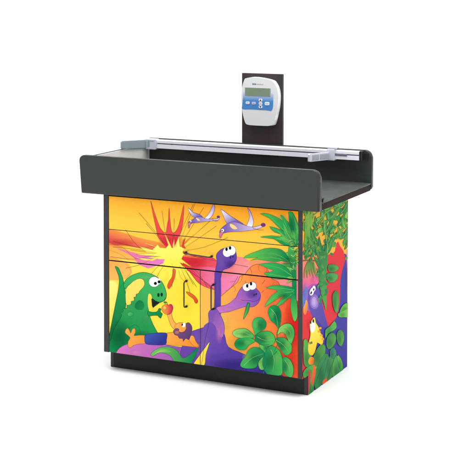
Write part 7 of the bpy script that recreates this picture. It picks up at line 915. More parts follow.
(1,0,(150,200,90),[1217,2684,19,13,26,19,25,20,20,19,18,19,15,19,13,21,12,20,9,22,8,24,5,25,3,18],[1199,2690,20,13,28,18,26,20,20,18,19,18,16,20,15,19,12,21,10,21,9,24,6,25,5,17]),
(1,2,(0,84,50),0.6,[1225,2781,69,-12,-13,-22,-34,-10,-43,8,-34,21,-13,27,13,23,34,9,42,-7,34,-22]),
(1,1,(96,164,46),(50,146,44),(1611,2673,1224,2942),[1611,2673,11,52,-30,48,-60,45,-85,43,-105,41,-118,40,55,-45,51,-46,53,-45,61,-45,73,-45]),
(1,0,(150,200,90),[1578,2720,-14,12,-19,18,-20,17,-20,15,-21,15,-21,15,-23,15,-24,15,-24,15,-29,16,-30,16,-21,11],[1560,2720,-12,12,-18,18,-19,16,-19,16,-19,15,-21,15,-21,14,-23,15,-23,15,-28,16,-29,16,-20,11]),
(1,2,(0,84,50),0.6,[1455,2782,56,-10,-10,-19,-28,-7,-35,6,-28,17,-11,22,10,19,28,7,35,-6,28,-17]),
(1,1,(10,124,74),(50,146,44),(2006,2727,2585,3005),[2006,2727,208,4,152,26,107,43,67,57,35,70,10,78,-96,-48,-107,-43,-110,-42,-104,-43,-92,-47]),
(1,0,(150,200,90),[2152,2753,32,10,46,13,44,14,36,14,35,15,33,15,31,16,29,17,27,17,27,21,25,21,18,15],[2137,2760,32,9,46,13,45,14,37,13,36,14,33,15,32,16,30,16,28,17,28,20,27,21,18,15]),
(1,2,(0,84,50),0.6,[2235,2837,70,-12,-13,-22,-35,-9,-43,7,-35,21,-13,27,13,22,34,9,43,-7,35,-21]),
(1,1,(16,112,44),(96,164,46),(636,3238,1272,3515),[636,3238,201,7,154,27,116,42,81,57,53,68,31,76,-99,-50,-111,-46,-115,-43,-113,-43,-107,-45]),
(1,0,(150,200,90),[789,3263,34,9,48,14,47,14,40,13,38,15,36,15,34,16,33,17,30,18,31,20,29,22,21,15],[775,3270,34,9,50,13,47,13,40,13,39,14,37,15,35,16,33,16,31,17,32,21,30,21,22,14]),
(1,2,(0,84,50),0.6,[887,3347,57,-9,-10,-19,-29,-8,-35,5,-29,18,-11,22,10,20,29,8,35,-6,29,-17]),
(1,1,(30,132,54),(96,164,46),(1166,3231,2112,3493),[1166,3231,260,-7,209,18,169,39,132,56,100,72,76,84,-152,-49,-164,-43,-167,-39,-166,-40,-157,-42]),
(1,0,(150,200,90),[1372,3249,48,7,68,11,67,12,57,13,55,13,54,14,51,15,50,17,48,17,49,20,48,22,33,16],[1360,3256,48,7,69,11,67,11,57,12,56,13,54,13,52,15,51,16,48,17,50,20,49,21,34,15]),
(1,2,(0,84,50),0.6,[1537,3334,71,-11,-14,-23,-34,-10,-44,7,-35,21,-13,27,13,23,34,10,44,-7,35,-21]),
(1,1,(16,112,44),(96,164,46),(2240,2480,2530,2721),[2240,2480,138,12,93,27,56,38,25,47,-2,56,-20,61,-49,-41,-57,-37,-59,-38,-55,-38,-45,-41]),
(1,0,(150,200,90),[2331,2506,17,9,26,12,24,13,20,13,18,13,16,13,15,14,13,14,12,15,11,17,9,18,7,12],[2313,2512,19,9,26,12,25,13,20,12,19,12,18,13,16,13,14,14,13,15,12,16,10,18,8,12]),
(1,2,(0,84,50),0.6,[2355,2576,53,-10,-10,-16,-26,-7,-33,6,-26,16,-11,20,10,16,26,7,33,-5,27,-16]),
(1,1,(16,112,44),(50,146,44),(277,3025,688,3229),[277,3025,150,2,108,18,75,32,47,42,24,52,7,58,-71,-34,-77,-31,-79,-30,-73,-32,-65,-35]),
(1,0,(150,200,90),[382,3043,22,7,32,10,31,11,26,10,24,11,24,11,22,12,20,13,19,13,20,15,17,15,13,11],[368,3050,23,7,33,9,31,10,26,10,26,10,24,11,22,12,21,12,20,12,21,15,19,15,13,11]),
(1,2,(0,84,50),0.6,[440,3106,53,-9,-10,-18,-26,-8,-33,6,-26,16,-10,22,10,17,26,8,32,-5,27,-17]),
(1,1,(10,124,74),(30,132,54),(1886,3239,2520,3517),[1886,3239,214,5,160,25,116,43,77,57,45,70,22,78,-105,-48,-116,-44,-117,-42,-113,-43,-103,-46]),
(1,0,(150,200,90),[2041,3265,34,10,48,13,48,14,39,14,38,14,36,16,34,16,32,16,30,18,31,21,29,21,19,15],[2025,3272,35,9,50,13,47,14,41,13,38,14,37,15,35,15,33,17,31,17,31,20,30,21,21,14]),
(1,2,(0,84,50),0.6,[2136,3349,70,-11,-13,-22,-35,-10,-43,7,-34,20,-14,26,13,23,35,9,42,-6,35,-20]),
(1,1,(40,160,84),(30,140,60),(371,3422,-20,3621),[371,3422,-15,47,-43,39,-63,34,-79,29,-92,26,-99,24,50,-36,50,-37,54,-36,63,-33,77,-31]),
(1,0,(14,84,40),[377,3422,-15,46,-43,41,-65,34,-81,30,-92,26,-105,25,49,-40,49,-37,55,-36,64,-34,78,-31,98,-26],[364,3423,-14,46,-42,38,-62,34,-78,29,-91,25,-92,24,50,-34,50,-37,54,-35,62,-33,75,-30,96,-26]),
(1,0,(170,214,110),[322,3460,-16,9,-23,13,-22,12,-22,12,-21,11,-22,11,-23,11,-22,11,-23,10,-27,12,-26,12,-19,8],[308,3457,-15,9,-21,13,-22,13,-20,12,-21,11,-21,11,-21,11,-22,11,-23,11,-25,12,-26,11,-18,9]),
(1,1,(140,200,70),(70,176,70),(901,3082,1183,3113),[901,3082,83,-19,62,-5,47,5,35,13,29,18,26,19,-74,13,-69,9,-60,3,-45,-6,-29,-17]),
(1,0,(14,84,40),[900,3080,84,-19,65,-5,49,5,36,13,29,18,25,22,-80,14,-70,10,-61,3,-48,-6,-30,-18,-5,-34],[902,3084,82,-19,59,-4,45,5,34,13,28,17,27,17,-68,10,-68,9,-58,3,-43,-5,-28,-17,-4,-32]),
(1,0,(170,214,110),[951,3085,11,2,16,3,17,2,15,2,15,2,15,2,15,2,16,2,15,2,18,2,18,1,12,2],[939,3093,12,1,17,2,17,2,16,2,16,2,16,1,16,2,16,1,16,1,19,2,18,1,13,1]),
(1,1,(140,200,70),(70,176,70),(2331,3120,2682,3153),[2331,3120,127,-40,91,-15,62,2,40,18,21,30,10,38,-73,3,-74,5,-71,2,-61,-3,-47,-13]),
(1,0,(14,84,40),[2329,3118,127,-40,94,-16,67,3,41,18,22,31,8,39,-81,6,-74,5,-72,2,-63,-3,-49,-13,-25,-28],[2334,3122,126,-40,87,-15,59,3,38,17,21,30,11,35,-65,1,-74,5,-70,3,-59,-4,-46,-12,-23,-27]),
(1,0,(170,214,110),[2410,3110,18,0,26,-1,25,0,22,1,21,1,20,2,19,2,18,3,17,4,18,4,17,5,12,4],[2403,3118,19,-1,25,-1,25,0,21,0,21,1,20,1,19,2,18,2,18,3,19,4,18,5,12,3]),
(1,1,(140,200,70),(70,176,70),(2309,3114,2469,3274),[2309,3114,90,9,53,20,27,27,7,32,-6,35,-11,37,-71,-15,-64,-17,-48,-21,-25,-27,4,-35]),
(1,0,(14,84,40),[2313,3111,91,10,55,20,27,27,7,33,-6,35,-16,40,-79,-15,-64,-17,-48,-21,-26,-28,4,-35,44,-46],[2304,3117,90,9,51,19,27,26,6,32,-6,35,-5,34,-64,-16,-63,-17,-47,-20,-24,-27,3,-33,43,-45]),
(1,0,(170,214,110),[2342,3139,5,7,9,10,8,10,8,9,8,10,9,9,8,9,9,9,8,8,10,10,10,10,7,7],[2322,3144,7,7,9,10,10,10,9,8,10,9,9,9,10,9,9,8,10,9,11,10,12,9,8,7]),
(1,1,(140,200,70),(70,176,70),(1396,3324,1217,3601),[1396,3324,1,45,-25,46,-39,47,-44,46,-42,47,-30,46,-65,-41,-38,-42,-4,-44,40,-47,90,-49]),
(1,0,(14,84,40),[1403,3323,1,45,-26,47,-39,46,-44,47,-42,47,-38,48,-69,-41,-39,-43,-3,-44,40,-48,92,-50,157,-54],[1389,3325,1,45,-25,45,-38,47,-45,46,-42,47,-21,43,-60,-40,-38,-42,-4,-43,39,-45,88,-49,155,-53]),
(1,0,(170,214,110),[1327,3374,-16,12,-23,18,-20,17,-16,16,-13,15,-12,15,-9,16,-7,15,-6,15,-2,16,0,16,-1,12],[1310,3373,-15,12,-22,18,-20,18,-14,16,-13,16,-11,15,-8,15,-6,16,-4,15,-2,16,1,16,1,12]),
(1,1,(104,184,56),(30,140,60),(2278,2908,2090,3215),[2278,2908,41,46,-4,49,-33,52,-54,52,-68,54,-70,54,-28,-47,-16,-47,5,-49,34,-51,71,-54]),
(1,0,(14,84,40),[2286,2906,40,46,-4,50,-33,52,-55,54,-67,53,-79,56,-33,-47,-16,-48,5,-49,34,-52,72,-55,124,-59],[2271,2910,40,45,-3,49,-33,51,-54,52,-67,54,-62,51,-22,-45,-17,-48,5,-48,34,-50,69,-54,122,-58]),
(1,0,(170,214,110),[2247,2960,-11,13,-14,19,-14,19,-13,18,-11,17,-12,17,-10,17,-11,17,-10,17,-10,18,-10,19,-7,13],[2227,2961,-9,13,-14,19,-13,19,-11,18,-10,17,-10,17,-10,17,-9,17,-9,16,-9,19,-9,19,-5,13]),
(1,1,(20,132,96),(70,176,70),(2024,3397,2184,3575),[2024,3397,101,11,59,22,30,29,4,35,-12,39,-22,42,-57,-22,-55,-23,-45,-25,-27,-29,-5,-35]),
(1,0,(14,84,40),[2028,3395,102,11,61,21,30,30,5,36,-13,40,-27,44,-65,-22,-55,-23,-45,-25,-28,-30,-5,-35,29,-44],[2020,3400,100,11,58,21,28,28,5,35,-12,39,-17,39,-49,-22,-55,-23,-44,-25,-27,-29,-5,-34,29,-43]),
(1,0,(170,214,110),[2069,3422,8,7,11,11,12,11,9,9,9,10,8,10,9,10,7,11,8,10,7,12,7,11,5,8],[2050,3427,9,7,13,11,12,10,10,9,10,10,10,9,9,10,9,10,8,10,9,11,9,12,5,8]),
(1,1,(104,184,56),(30,140,60),(1306,3411,1180,3695),[1306,3411,82,38,27,44,-15,47,-50,50,-76,52,-94,53,3,-46,-1,-45,4,-46,16,-47,36,-48]),
(1,0,(14,84,40),[1312,3409,82,39,28,44,-15,48,-51,50,-77,53,-100,55,-2,-48,-2,-45,4,-46,16,-47,36,-49,69,-52],[1300,3413,82,38,26,43,-15,46,-49,50,-75,51,-87,51,8,-44,-1,-45,3,-46,17,-46,35,-48,68,-52]),
(1,0,(170,214,110),[1322,3455,-1,12,-2,17,-3,17,-5,16,-5,16,-7,16,-9,16,-9,16,-11,16,-13,18,-15,18,-11,13],[1303,3457,0,12,-1,17,-2,17,-3,16,-5,15,-6,16,-7,15,-8,16,-9,16,-13,18,-13,18,-10,13]),
(1,1,(104,184,56),(30,140,60),(1072,3494,1493,3488),[1072,3494,99,-35,85,-18,72,-3,62,8,55,18,48,24,-75,6,-76,7,-75,6,-72,3,-66,-3]),
(1,0,(14,84,40),[1068,3493,101,-36,87,-18,75,-4,64,9,55,18,50,26,-83,8,-76,8,-76,6,-72,3,-68,-3,-58,-13],[1075,3496,99,-35,81,-17,70,-3,60,8,54,17,48,22,-67,3,-77,7,-74,7,-71,2,-65,-2,-57,-13]),
(1,0,(170,214,110),[1151,3479,20,-1,28,-3,28,-2,25,-2,24,0,24,-1,23,0,23,1,22,1,25,2,23,2,17,2],[1149,3487,20,-3,28,-3,27,-2,24,-2,24,-1,23,-1,24,0,22,0,23,0,24,2,25,2,17,1]),
(1,1,(104,184,56),(30,140,60),(1018,3240,1366,3249),[1018,3240,95,-32,75,-15,61,-1,48,11,38,20,31,26,-65,4,-66,5,-64,5,-60,0,-52,-6]),
(1,0,(14,84,40),[1015,3238,96,-32,78,-16,64,0,49,11,39,20,31,28,-72,6,-67,6,-65,4,-60,0,-54,-6,-42,-17],[1021,3242,94,-32,73,-14,57,-1,46,10,38,20,31,23,-57,2,-67,6,-63,4,-59,0,-51,-6,-39,-16]),
(1,0,(170,214,110),[1088,3228,17,-1,23,-1,24,-1,21,-1,20,1,19,0,20,1,18,1,18,2,20,3,19,3,13,2],[1084,3236,16,-2,24,-1,23,-2,21,-1,19,0,20,0,19,0,19,1,18,1,20,3,20,2,13,2]),
(1,1,(140,200,70),(120,196,64),(629,3309,925,3379),[629,3309,97,-13,70,1,50,11,35,19,25,25,19,27,-75,1,-72,0,-63,-5,-49,-12,-31,-21]),
(1,0,(14,84,40),[630,3306,98,-13,72,1,52,12,35,19,25,25,17,30,-82,3,-72,-1,-64,-5,-50,-12,-32,-21,-6,-34],[629,3311,96,-13,67,1,49,11,34,19,24,24,21,25,-68,0,-71,-1,-62,-5,-47,-11,-30,-20,-6,-33]),
(1,0,(170,214,110),[687,3316,13,3,18,4,18,4,17,4,16,4,16,4,16,4,16,5,16,4,17,5,17,5,13,3],[674,3323,14,2,19,4,19,4,17,3,16,4,17,4,17,3,17,4,16,4,19,4,18,5,13,3]),
(1,1,(16,116,50),(120,196,64),(1421,2944,1730,3006),[1421,2944,89,-10,63,4,48,12,37,18,34,20,38,18,-111,21,-96,13,-74,1,-46,-13,-13,-30]),
(1,0,(14,84,40),[1422,2941,90,-10,66,4,48,13,39,18,33,20,37,21,-116,22,-98,13,-76,2,-48,-14,-14,-31,32,-55],[1420,2947,88,-10,60,4,47,12,37,17,34,20,39,15,-106,19,-95,13,-71,1,-44,-12,-12,-29,31,-54]),
(1,0,(170,214,110),[1458,2963,9,5,13,6,14,7,14,4,15,5,16,4,17,3,18,3,19,2,23,2,24,1,17,1],[1442,2969,10,5,14,6,15,6,16,5,16,4,17,3,18,3,20,3,20,2,24,1,24,1,18,0]),
(1,1,(16,116,50),(120,196,64),(1912,3408,1642,3627),[1912,3408,-20,38,-42,37,-53,36,-57,36,-54,36,-44,36,-34,-40,-12,-39,17,-38,53,-36,96,-34]),
(1,0,(14,84,40),[1919,3408,-21,38,-42,38,-53,36,-57,36,-54,35,-54,39,-37,-42,-12,-39,18,-39,55,-37,98,-35,151,-32],[1905,3409,-20,38,-42,36,-52,36,-56,36,-55,36,-35,33,-30,-39,-12,-38,17,-37,51,-34,93,-34,149,-31]),
(1,0,(170,214,110),[1833,3445,-18,9,-27,13,-24,13,-20,11,-17,12,-17,12,-14,12,-13,12,-11,12,-9,14,-8,14,-5,10],[1820,3442,-18,9,-26,13,-24,14,-20,12,-17,12,-16,13,-13,12,-12,12,-10,13,-9,14,-6,13,-5,10]),
(1,1,(40,160,84),(70,176,70),(1803,3454,2160,3559),[1803,3454,134,-16,94,3,63,16,38,27,19,35,9,40,-87,-6,-86,-6,-76,-10,-61,-17,-40,-26]),
(1,0,(14,84,40),[1803,3452,136,-17,96,3,65,16,39,28,19,36,6,43,-95,-5,-86,-6,-77,-10,-62,-17,-41,-27,-7,-40],[1802,3457,134,-16,91,2,61,16,37,27,19,35,11,37,-79,-7,-85,-7,-75,-10,-60,-16,-39,-25,-7,-40]),
(1,0,(170,214,110),[1881,3463,17,4,24,5,24,6,21,5,20,6,20,6,19,6,19,6,18,7,20,8,18,8,13,5],[1867,3470,18,3,25,5,24,5,22,5,21,6,20,5,20,6,20,6,18,6,21,7,20,8,13,5]),
(1,1,(40,160,84),(30,140,60),(1133,2995,1261,3233),[1133,2995,65,29,34,37,16,41,5,43,1,45,7,43,-99,-22,-79,-26,-51,-33,-14,-41,29,-51]),
(1,0,(14,84,40),[1138,2993,66,29,35,37,16,41,5,44,1,45,2,46,-106,-22,-80,-26,-51,-33,-15,-42,30,-52,86,-66],[1127,2997,65,29,34,36,16,41,4,43,1,45,13,40,-93,-23,-79,-26,-49,-32,-14,-40,28,-50,85,-65]),
(1,0,(170,214,110),[1132,3040,-1,12,0,16,1,16,4,14,4,14,6,13,7,14,9,12,10,13,13,13,15,13,11,10],[1113,3043,1,12,1,16,2,16,4,14,6,14,7,13,8,13,10,13,11,12,15,13,16,13,11,9]),
(1,1,(20,132,96),(120,196,64),(944,3343,1056,3569),[944,3343,79,24,45,32,21,37,0,42,-13,45,-20,46,-47,-32,-43,-32,-34,-34,-19,-38,1,-41]),
(1,0,(14,84,40),[949,3341,80,24,46,32,20,38,1,42,-13,45,-26,49,-54,-32,-43,-32,-35,-35,-19,-37,1,-43,31,-48],[939,3346,79,24,44,31,20,37,1,41,-13,44,-15,43,-39,-31,-44,-32,-34,-34,-19,-37,1,-41,31,-48]),
(1,0,(170,214,110),[977,3377,6,10,7,14,8,14,6,12,6,13,6,12,5,13,6,13,5,12,5,15,5,14,3,10],[959,3382,6,9,9,13,9,14,7,12,7,13,7,12,7,12,6,13,6,12,7,14,6,14,4,10]),
(1,1,(104,184,56),(30,140,60),(291,3429,548,3499),[291,3429,86,-10,60,3,42,12,28,19,21,23,20,23,-85,9,-76,4,-61,-3,-40,-13,-15,-25]),
(1,0,(14,84,40),[291,3426,88,-10,62,4,43,12,29,19,22,23,18,26,-91,10,-77,5,-63,-3,-41,-14,-16,-26,19,-43],[290,3431,85,-10,58,4,40,12,28,18,21,23,22,20,-79,7,-75,4,-59,-2,-39,-13,-14,-24,19,-42]),
(1,0,(170,214,110),[332,3442,9,4,13,5,13,6,13,4,13,5,14,4,14,4,14,4,15,3,17,4,18,3,13,3],[317,3448,10,4,14,5,15,5,13,4,15,4,14,4,15,4,16,3,15,3,18,4,19,3,13,2]),
(1,1,(40,160,84),(30,140,60),(1353,3228,1254,3468),[1353,3228,68,32,20,36,-14,40,-42,43,-61,44,-70,45,-22,-37,-19,-36,-5,-38,16,-39,43,-43]),
(1,0,(14,84,40),[1359,3226,68,32,21,37,-15,41,-42,43,-61,44,-77,47,-28,-37,-19,-37,-5,-38,16,-40,45,-44,86,-47],[1347,3230,68,32,19,35,-14,40,-41,41,-60,44,-64,43,-17,-35,-18,-36,-6,-38,16,-39,43,-41,85,-47]),
(1,0,(170,214,110),[1354,3266,-4,11,-5,14,-5,15,-6,13,-5,14,-6,13,-6,14,-7,13,-7,13,-8,15,-8,15,-6,11],[1334,3268,-2,11,-4,14,-4,15,-4,13,-5,13,-4,13,-5,14,-6,13,-6,13,-7,15,-7,15,-5,10]),
(1,1,(20,132,96),(30,140,60),(851,3189,637,3434),[851,3189,-16,41,-34,41,-42,41,-45,41,-43,40,-34,41,-32,-40,-14,-39,12,-41,43,-40,79,-42]),
(1,0,(14,84,40),[858,3188,-16,41,-35,42,-42,41,-45,41,-43,40,-42,44,-37,-41,-13,-40,12,-41,44,-42,81,-43,126,-43],[845,3190,-16,40,-34,41,-42,41,-45,40,-43,41,-25,38,-29,-38,-13,-39,11,-40,42,-40,78,-41,125,-42]),
(1,0,(170,214,110),[788,3232,-16,10,-22,15,-20,15,-16,14,-15,13,-13,14,-11,13,-10,14,-8,13,-7,15,-6,15,-4,11],[772,3230,-14,11,-21,15,-20,16,-16,14,-13,13,-13,14,-10,14,-9,13,-8,14,-6,15,-4,15,-3,10]),
(1,1,(20,132,96),(70,176,70),(1042,3435,868,3706),[1042,3435,35,42,-1,44,-28,45,-49,46,-62,47,-69,47,-4,-44,0,-43,11,-44,29,-45,52,-46]),
(1,0,(14,84,40),[1048,3433,36,42,-2,45,-28,46,-49,46,-62,47,-77,49,-9,-45,0,-43,12,-44,29,-46,52,-47,87,-49],[1035,3437,36,41,-2,43,-28,45,-47,46,-63,46,-61,45,1,-42,0,-43,11,-44,28,-44,51,-46,86,-48]),
(1,0,(170,214,110),[1026,3480,-8,11,-10,17,-11,17,-10,15,-10,15,-10,15,-10,15,-11,15,-10,15,-12,17,-12,17,-9,12],[1007,3481,-6,11,-9,17,-10,17,-9,15,-8,15,-10,15,-9,15,-9,15,-10,15,-10,16,-11,17,-8,12]),
(1,1,(140,200,70),(30,140,60),(546,2815,408,3089),[546,2815,11,43,-13,45,-27,46,-37,46,-38,47,-34,47,-39,-40,-24,-41,-1,-43,29,-46,63,-49]),
(1,0,(14,84,40),[552,2814,12,43,-14,45,-27,46,-37,47,-38,47,-41,49,-45,-40,-23,-42,-1,-43,29,-47,64,-50,110,-55],[539,2817,12,42,-13,44,-28,46,-36,47,-38,47,-27,43,-34,-39,-24,-40,0,-43,28,-45,62,-49,109,-53]),
(1,0,(170,214,110),[505,2863,-11,13,-15,17,-14,17,-11,16,-10,15,-8,15,-8,15,-6,15,-5,15,-4,17,-3,16,-2,11],[488,2864,-10,12,-14,18,-13,17,-10,16,-9,15,-8,15,-6,16,-5,14,-5,15,-3,17,-1,16,-1,11]),
(1,1,(104,184,56),(30,140,60),(893,2748,828,2949),[893,2748,38,27,5,31,-15,35,-29,35,-34,37,-30,36,-60,-25,-43,-26,-18,-30,17,-34,57,-39]),
(1,0,(14,84,40),[899,2746,39,27,5,32,-16,35,-29,36,-34,37,-37,38,-65,-25,-44,-26,-17,-31,17,-35,59,-41,112,-47],[887,2750,38,27,4,31,-15,33,-28,36,-34,36,-23,33,-56,-24,-42,-26,-17,-29,16,-33,56,-38,110,-47]),
(1,0,(170,214,110),[865,2784,-8,10,-11,13,-9,13,-7,11,-6,11,-4,12,-4,11,-2,11,-2,10,1,12,1,12,2,8],[847,2785,-7,9,-9,14,-9,13,-6,11,-5,12,-3,11,-3,11,-1,11,0,11,1,12,3,11,2,8]),
(1,1,(140,200,70),(70,176,70),(751,3087,986,3171),[751,3087,110,-17,70,1,41,13,18,23,2,30,-6,34,-75,1,-71,0,-58,-6,-39,-13,-14,-25]),
(1,0,(14,84,40),[751,3085,112,-17,72,0,43,14,19,24,2,30,-9,36,-82,3,-71,0,-60,-6,-40,-14,-15,-26,23,-41],[751,3090,109,-17,67,0,39,13,18,23,1,29,-3,32,-69,0,-70,-1,-57,-5,-37,-13,-14,-24,23,-40]),
(1,0,(170,214,110),[802,3096,10,3,16,5,15,5,13,5,13,4,13,5,12,5,12,5,13,5,13,6,13,6,9,4],[788,3103,11,3,16,4,16,5,14,4,13,4,14,4,13,5,13,4,13,5,14,5,14,6,10,4]),
(1,1,(70,160,50),(150,196,70),(116,2888,123,3640),[116,2888,63,115,31,120,5,125,-16,129,-32,131,-44,132,-8,-124,-11,-124,-11,-123,-4,-125,5,-126]),
(1,1,(70,160,50),(150,196,70),(166,3179,303,3637),[166,3179,96,61,62,68,32,75,4,81,-18,85,-39,88,-1,-81,-15,-78,-25,-76,-31,-75,-34,-74]),
(1,1,(70,160,50),(150,196,70),(241,3003,476,3589),[241,3003,35,98,29,99,30,100,35,98,46,97,60,94,-113,-83,-90,-87,-62,-92,-28,-100,7,-107]),
(1,1,(70,160,50),(150,196,70),(262,3228,475,3466),[262,3228,80,27,54,35,37,39,22,43,13,46,7,48,-57,-34,-55,-35,-47,-36,-35,-40,-21,-43]),
(1,1,(70,160,50),(150,196,70),(318,3233,559,3473),[318,3233,96,23,67,33,45,38,25,45,10,49,-2,52,-41,-40,-46,-39,-47,-38,-44,-39,-37,-40]),
(1,1,(70,160,50),(150,196,70),(167,2894,281,3414),[167,2894,12,88,10,88,12,88,18,87,25,85,37,84,-70,-77,-54,-80,-34,-84,-12,-87,13,-93]),
(1,1,(70,160,50),(150,196,70),(252,3046,564,3588),[252,3046,59,87,51,91,47,91,46,92,51,91,58,90,-101,-80,-87,-82,-68,-87,-46,-91,-21,-98]),
(1,1,(70,160,50),(150,196,70),(215,3266,522,3614),[215,3266,80,50,64,54,52,58,42,61,36,62,33,63,-70,-53,-67,-54,-60,-56,-51,-58,-38,-61]),
(1,1,(70,160,50),(150,196,70),(157,2947,560,3452),[157,2947,70,83,63,84,61,86,63,85,68,85,78,82,-117,-72,-101,-76,-83,-80,-60,-85,-36,-92]),
(1,1,(70,160,50),(150,196,70),(198,2954,262,3667),[198,2954,67,109,37,114,14,118,-5,122,-20,125,-29,125,-24,-117,-25,-116,-21,-117,-13,-118,-1,-120]),
(1,1,(70,160,50),(150,196,70),(77,3269,235,3557),[77,3269,59,40,41,44,27,48,16,51,10,52,5,53,-44,-44,-42,-45,-36,-46,-26,-48,-14,-50]),
(1,1,(70,160,50),(150,196,70),(12,2896,338,3421),[12,2896,97,75,75,82,57,87,42,91,31,94,24,96,-68,-85,-67,-85,-64,-85,-56,-87,-44,-90]),
(1,1,(70,160,50),(150,196,70),(84,3013,449,3528),[84,3013,59,85,54,87,54,87,58,87,64,86,76,83,-115,-74,-97,-77,-77,-81,-53,-87,-27,-94]),
(1,1,(70,160,50),(150,196,70),(295,2859,435,3479),[295,2859,48,98,33,101,22,104,15,105,11,106,11,106,-49,-99,-43,-99,-33,-102,-22,-103,-7,-106]),
(1,1,(70,160,50),(150,196,70),(202,2971,557,3399),[202,2971,53,73,47,74,49,73,56,73,67,69,83,66,-135,-52,-111,-58,-82,-64,-48,-74,-11,-84]),
(1,1,(70,160,50),(150,196,70),(133,3260,272,3492),[133,3260,87,23,54,31,28,38,6,43,-12,47,-24,50,-29,-37,-33,-37,-32,-36,-27,-38,-18,-40]),
(1,1,(16,112,44),(96,164,46),(960,2430,481,3107),[960,2430,116,100,14,108,-67,113,-134,117,-186,119,-222,120,67,-111,52,-110,53,-110,68,-112,94,-115]),
(1,0,(16,90,44),[966,2428,117,100,13,109,-67,114,-135,118,-187,119,-228,121,62,-112,53,-110,53,-111,68,-112,94,-115,145,-119],[953,2432,117,100,13,107,-66,113,-134,116,-185,118,-215,118,71,-108,52,-110,54,-111,67,-112,94,-114,144,-119]),
(1,0,(140,196,80),[955,2538,-11,29,-14,42,-18,41,-20,38,-23,37,-26,38,-29,38,-32,38,-34,38,-43,43,-46,42,-32,30],[936,2541,-9,29,-14,41,-16,41,-19,37,-22,37,-25,38,-27,38,-31,37,-33,38,-42,43,-44,42,-31,30]),
(1,1,(10,124,74),(16,112,44),(1175,2430,848,3006),[1175,2430,-24,94,-53,96,-65,97,-70,98,-65,96,-50,95,-57,-86,-26,-88,16,-91,66,-97,125,-103]),
(1,0,(16,90,44),[1181,2429,-24,94,-52,96,-66,98,-70,97,-65,96,-58,98,-61,-86,-26,-89,15,-92,67,-97,126,-103,203,-112],[1168,2431,-24,93,-53,97,-65,97,-70,97,-65,96,-42,92,-51,-84,-26,-88,15,-91,66,-96,125,-102,201,-111]),
(1,0,(140,196,80),[1070,2532,-25,26,-34,37,-32,37,-25,32,-22,32,-20,32,-17,32,-15,32,-12,31,-9,34,-7,34,-5,24],[1053,2533,-24,26,-33,37,-31,36,-24,33,-22,32,-19,33,-16,31,-14,32,-11,31,-8,34,-6,34,-3,24]),
(1,1,(10,124,74),(50,146,44),(1012,2540,1553,2886),[1012,2540,223,10,156,34,102,54,55,71,17,84,-12,93,-93,-58,-104,-54,-107,-52,-98,-54,-84,-59]),
(1,0,(16,90,44),[1016,2537,223,10,157,35,104,54,55,71,17,84,-16,97,-102,-58,-104,-53,-107,-53,-98,-54,-85,-59,-54,-69],[1008,2543,223,10,154,34,102,53,54,70,17,84,-7,90,-84,-58,-105,-54,-106,-52,-99,-55,-84,-58,-55,-69]),
(1,0,(140,196,80),[1158,2576,32,12,44,17,43,18,35,18,34,18,30,19,29,20,27,21,24,21,24,26,21,25,14,19],[1143,2583,32,11,45,17,44,18,36,17,33,18,32,18,30,20,27,20,25,21,25,25,22,25,16,18]),
(1,1,(30,132,54),(96,164,46),(588,2736,175,3119),[588,2736,38,66,-19,65,-62,65,-98,63,-127,63,-145,61,59,-63,52,-64,53,-64,63,-64,79,-64]),
(1,0,(16,90,44),[595,2734,37,66,-19,66,-62,66,-100,64,-127,63,-152,63,56,-66,52,-63,53,-64,63,-65,79,-64,108,-65],[582,2737,37,66,-18,64,-62,64,-97,63,-126,63,-138,60,62,-61,52,-64,53,-64,63,-64,78,-63,107,-65]),
(1,0,(140,196,80),[562,2800,-13,17,-18,24,-20,24,-20,22,-21,22,-23,21,-25,21,-25,22,-28,21,-32,24,-34,23,-24,16],[544,2801,-11,17,-17,24,-19,24,-19,21,-20,22,-21,21,-24,21,-24,21,-27,22,-31,23,-33,23,-23,17]),
(1,1,(16,112,44),(50,146,44),(797,2817,377,3280),[797,2817,-48,77,-70,78,-78,78,-81,77,-77,77,-66,76,-13,-75,10,-76,41,-76,78,-77,123,-79]),
(1,0,(16,90,44),[803,2816,-48,78,-70,78,-78,78,-81,77,-77,77,-74,78,-17,-76,10,-76,40,-77,80,-77,124,-80,181,-81],[790,2817,-48,78,-69,77,-78,78,-81,77,-77,77,-58,73,-9,-73,10,-76,41,-75,78,-77,122,-78,180,-80]),
(1,0,(140,196,80),[690,2896,-26,21,-37,29,-34,28,-29,26,-26,26,-25,25,-23,26,-20,25,-19,26,-18,28,-16,28,-11,20],[674,2895,-25,21,-36,29,-34,29,-27,26,-26,26,-24,26,-22,25,-19,26,-18,25,-17,29,-15,28,-10,19]),
(1,1,(16,112,44),(50,146,44),(1015,2260,537,2667),[1015,2260,26,71,-30,69,-73,69,-109,67,-136,66,-156,65,71,-67,64,-68,65,-68,73,-68,88,-68]),
(1,0,(16,90,44),[1021,2259,27,71,-30,70,-74,69,-110,68,-138,66,-162,66,68,-69,64,-68,65,-68,73,-68,89,-68,117,-68],[1008,2262,26,70,-29,69,-72,68,-108,66,-136,66,-149,63,74,-64,64,-68,65,-68,73,-67,88,-68,116,-68]),
(1,0,(140,196,80),[978,2329,-15,18,-22,26,-24,25,-23,23,-25,23,-27,23,-28,22,-29,23,-31,22,-37,25,-38,25,-27,17],[961,2330,-15,18,-20,25,-23,26,-22,22,-24,23,-25,23,-27,22,-28,22,-30,23,-36,25,-37,24,-26,18]),
(1,1,(10,124,74),(96,164,46),(1071,1990,696,2401),[1071,1990,49,64,-9,66,-55,69,-94,70,-123,71,-143,71,54,-67,47,-68,48,-68,56,-68,71,-69]),
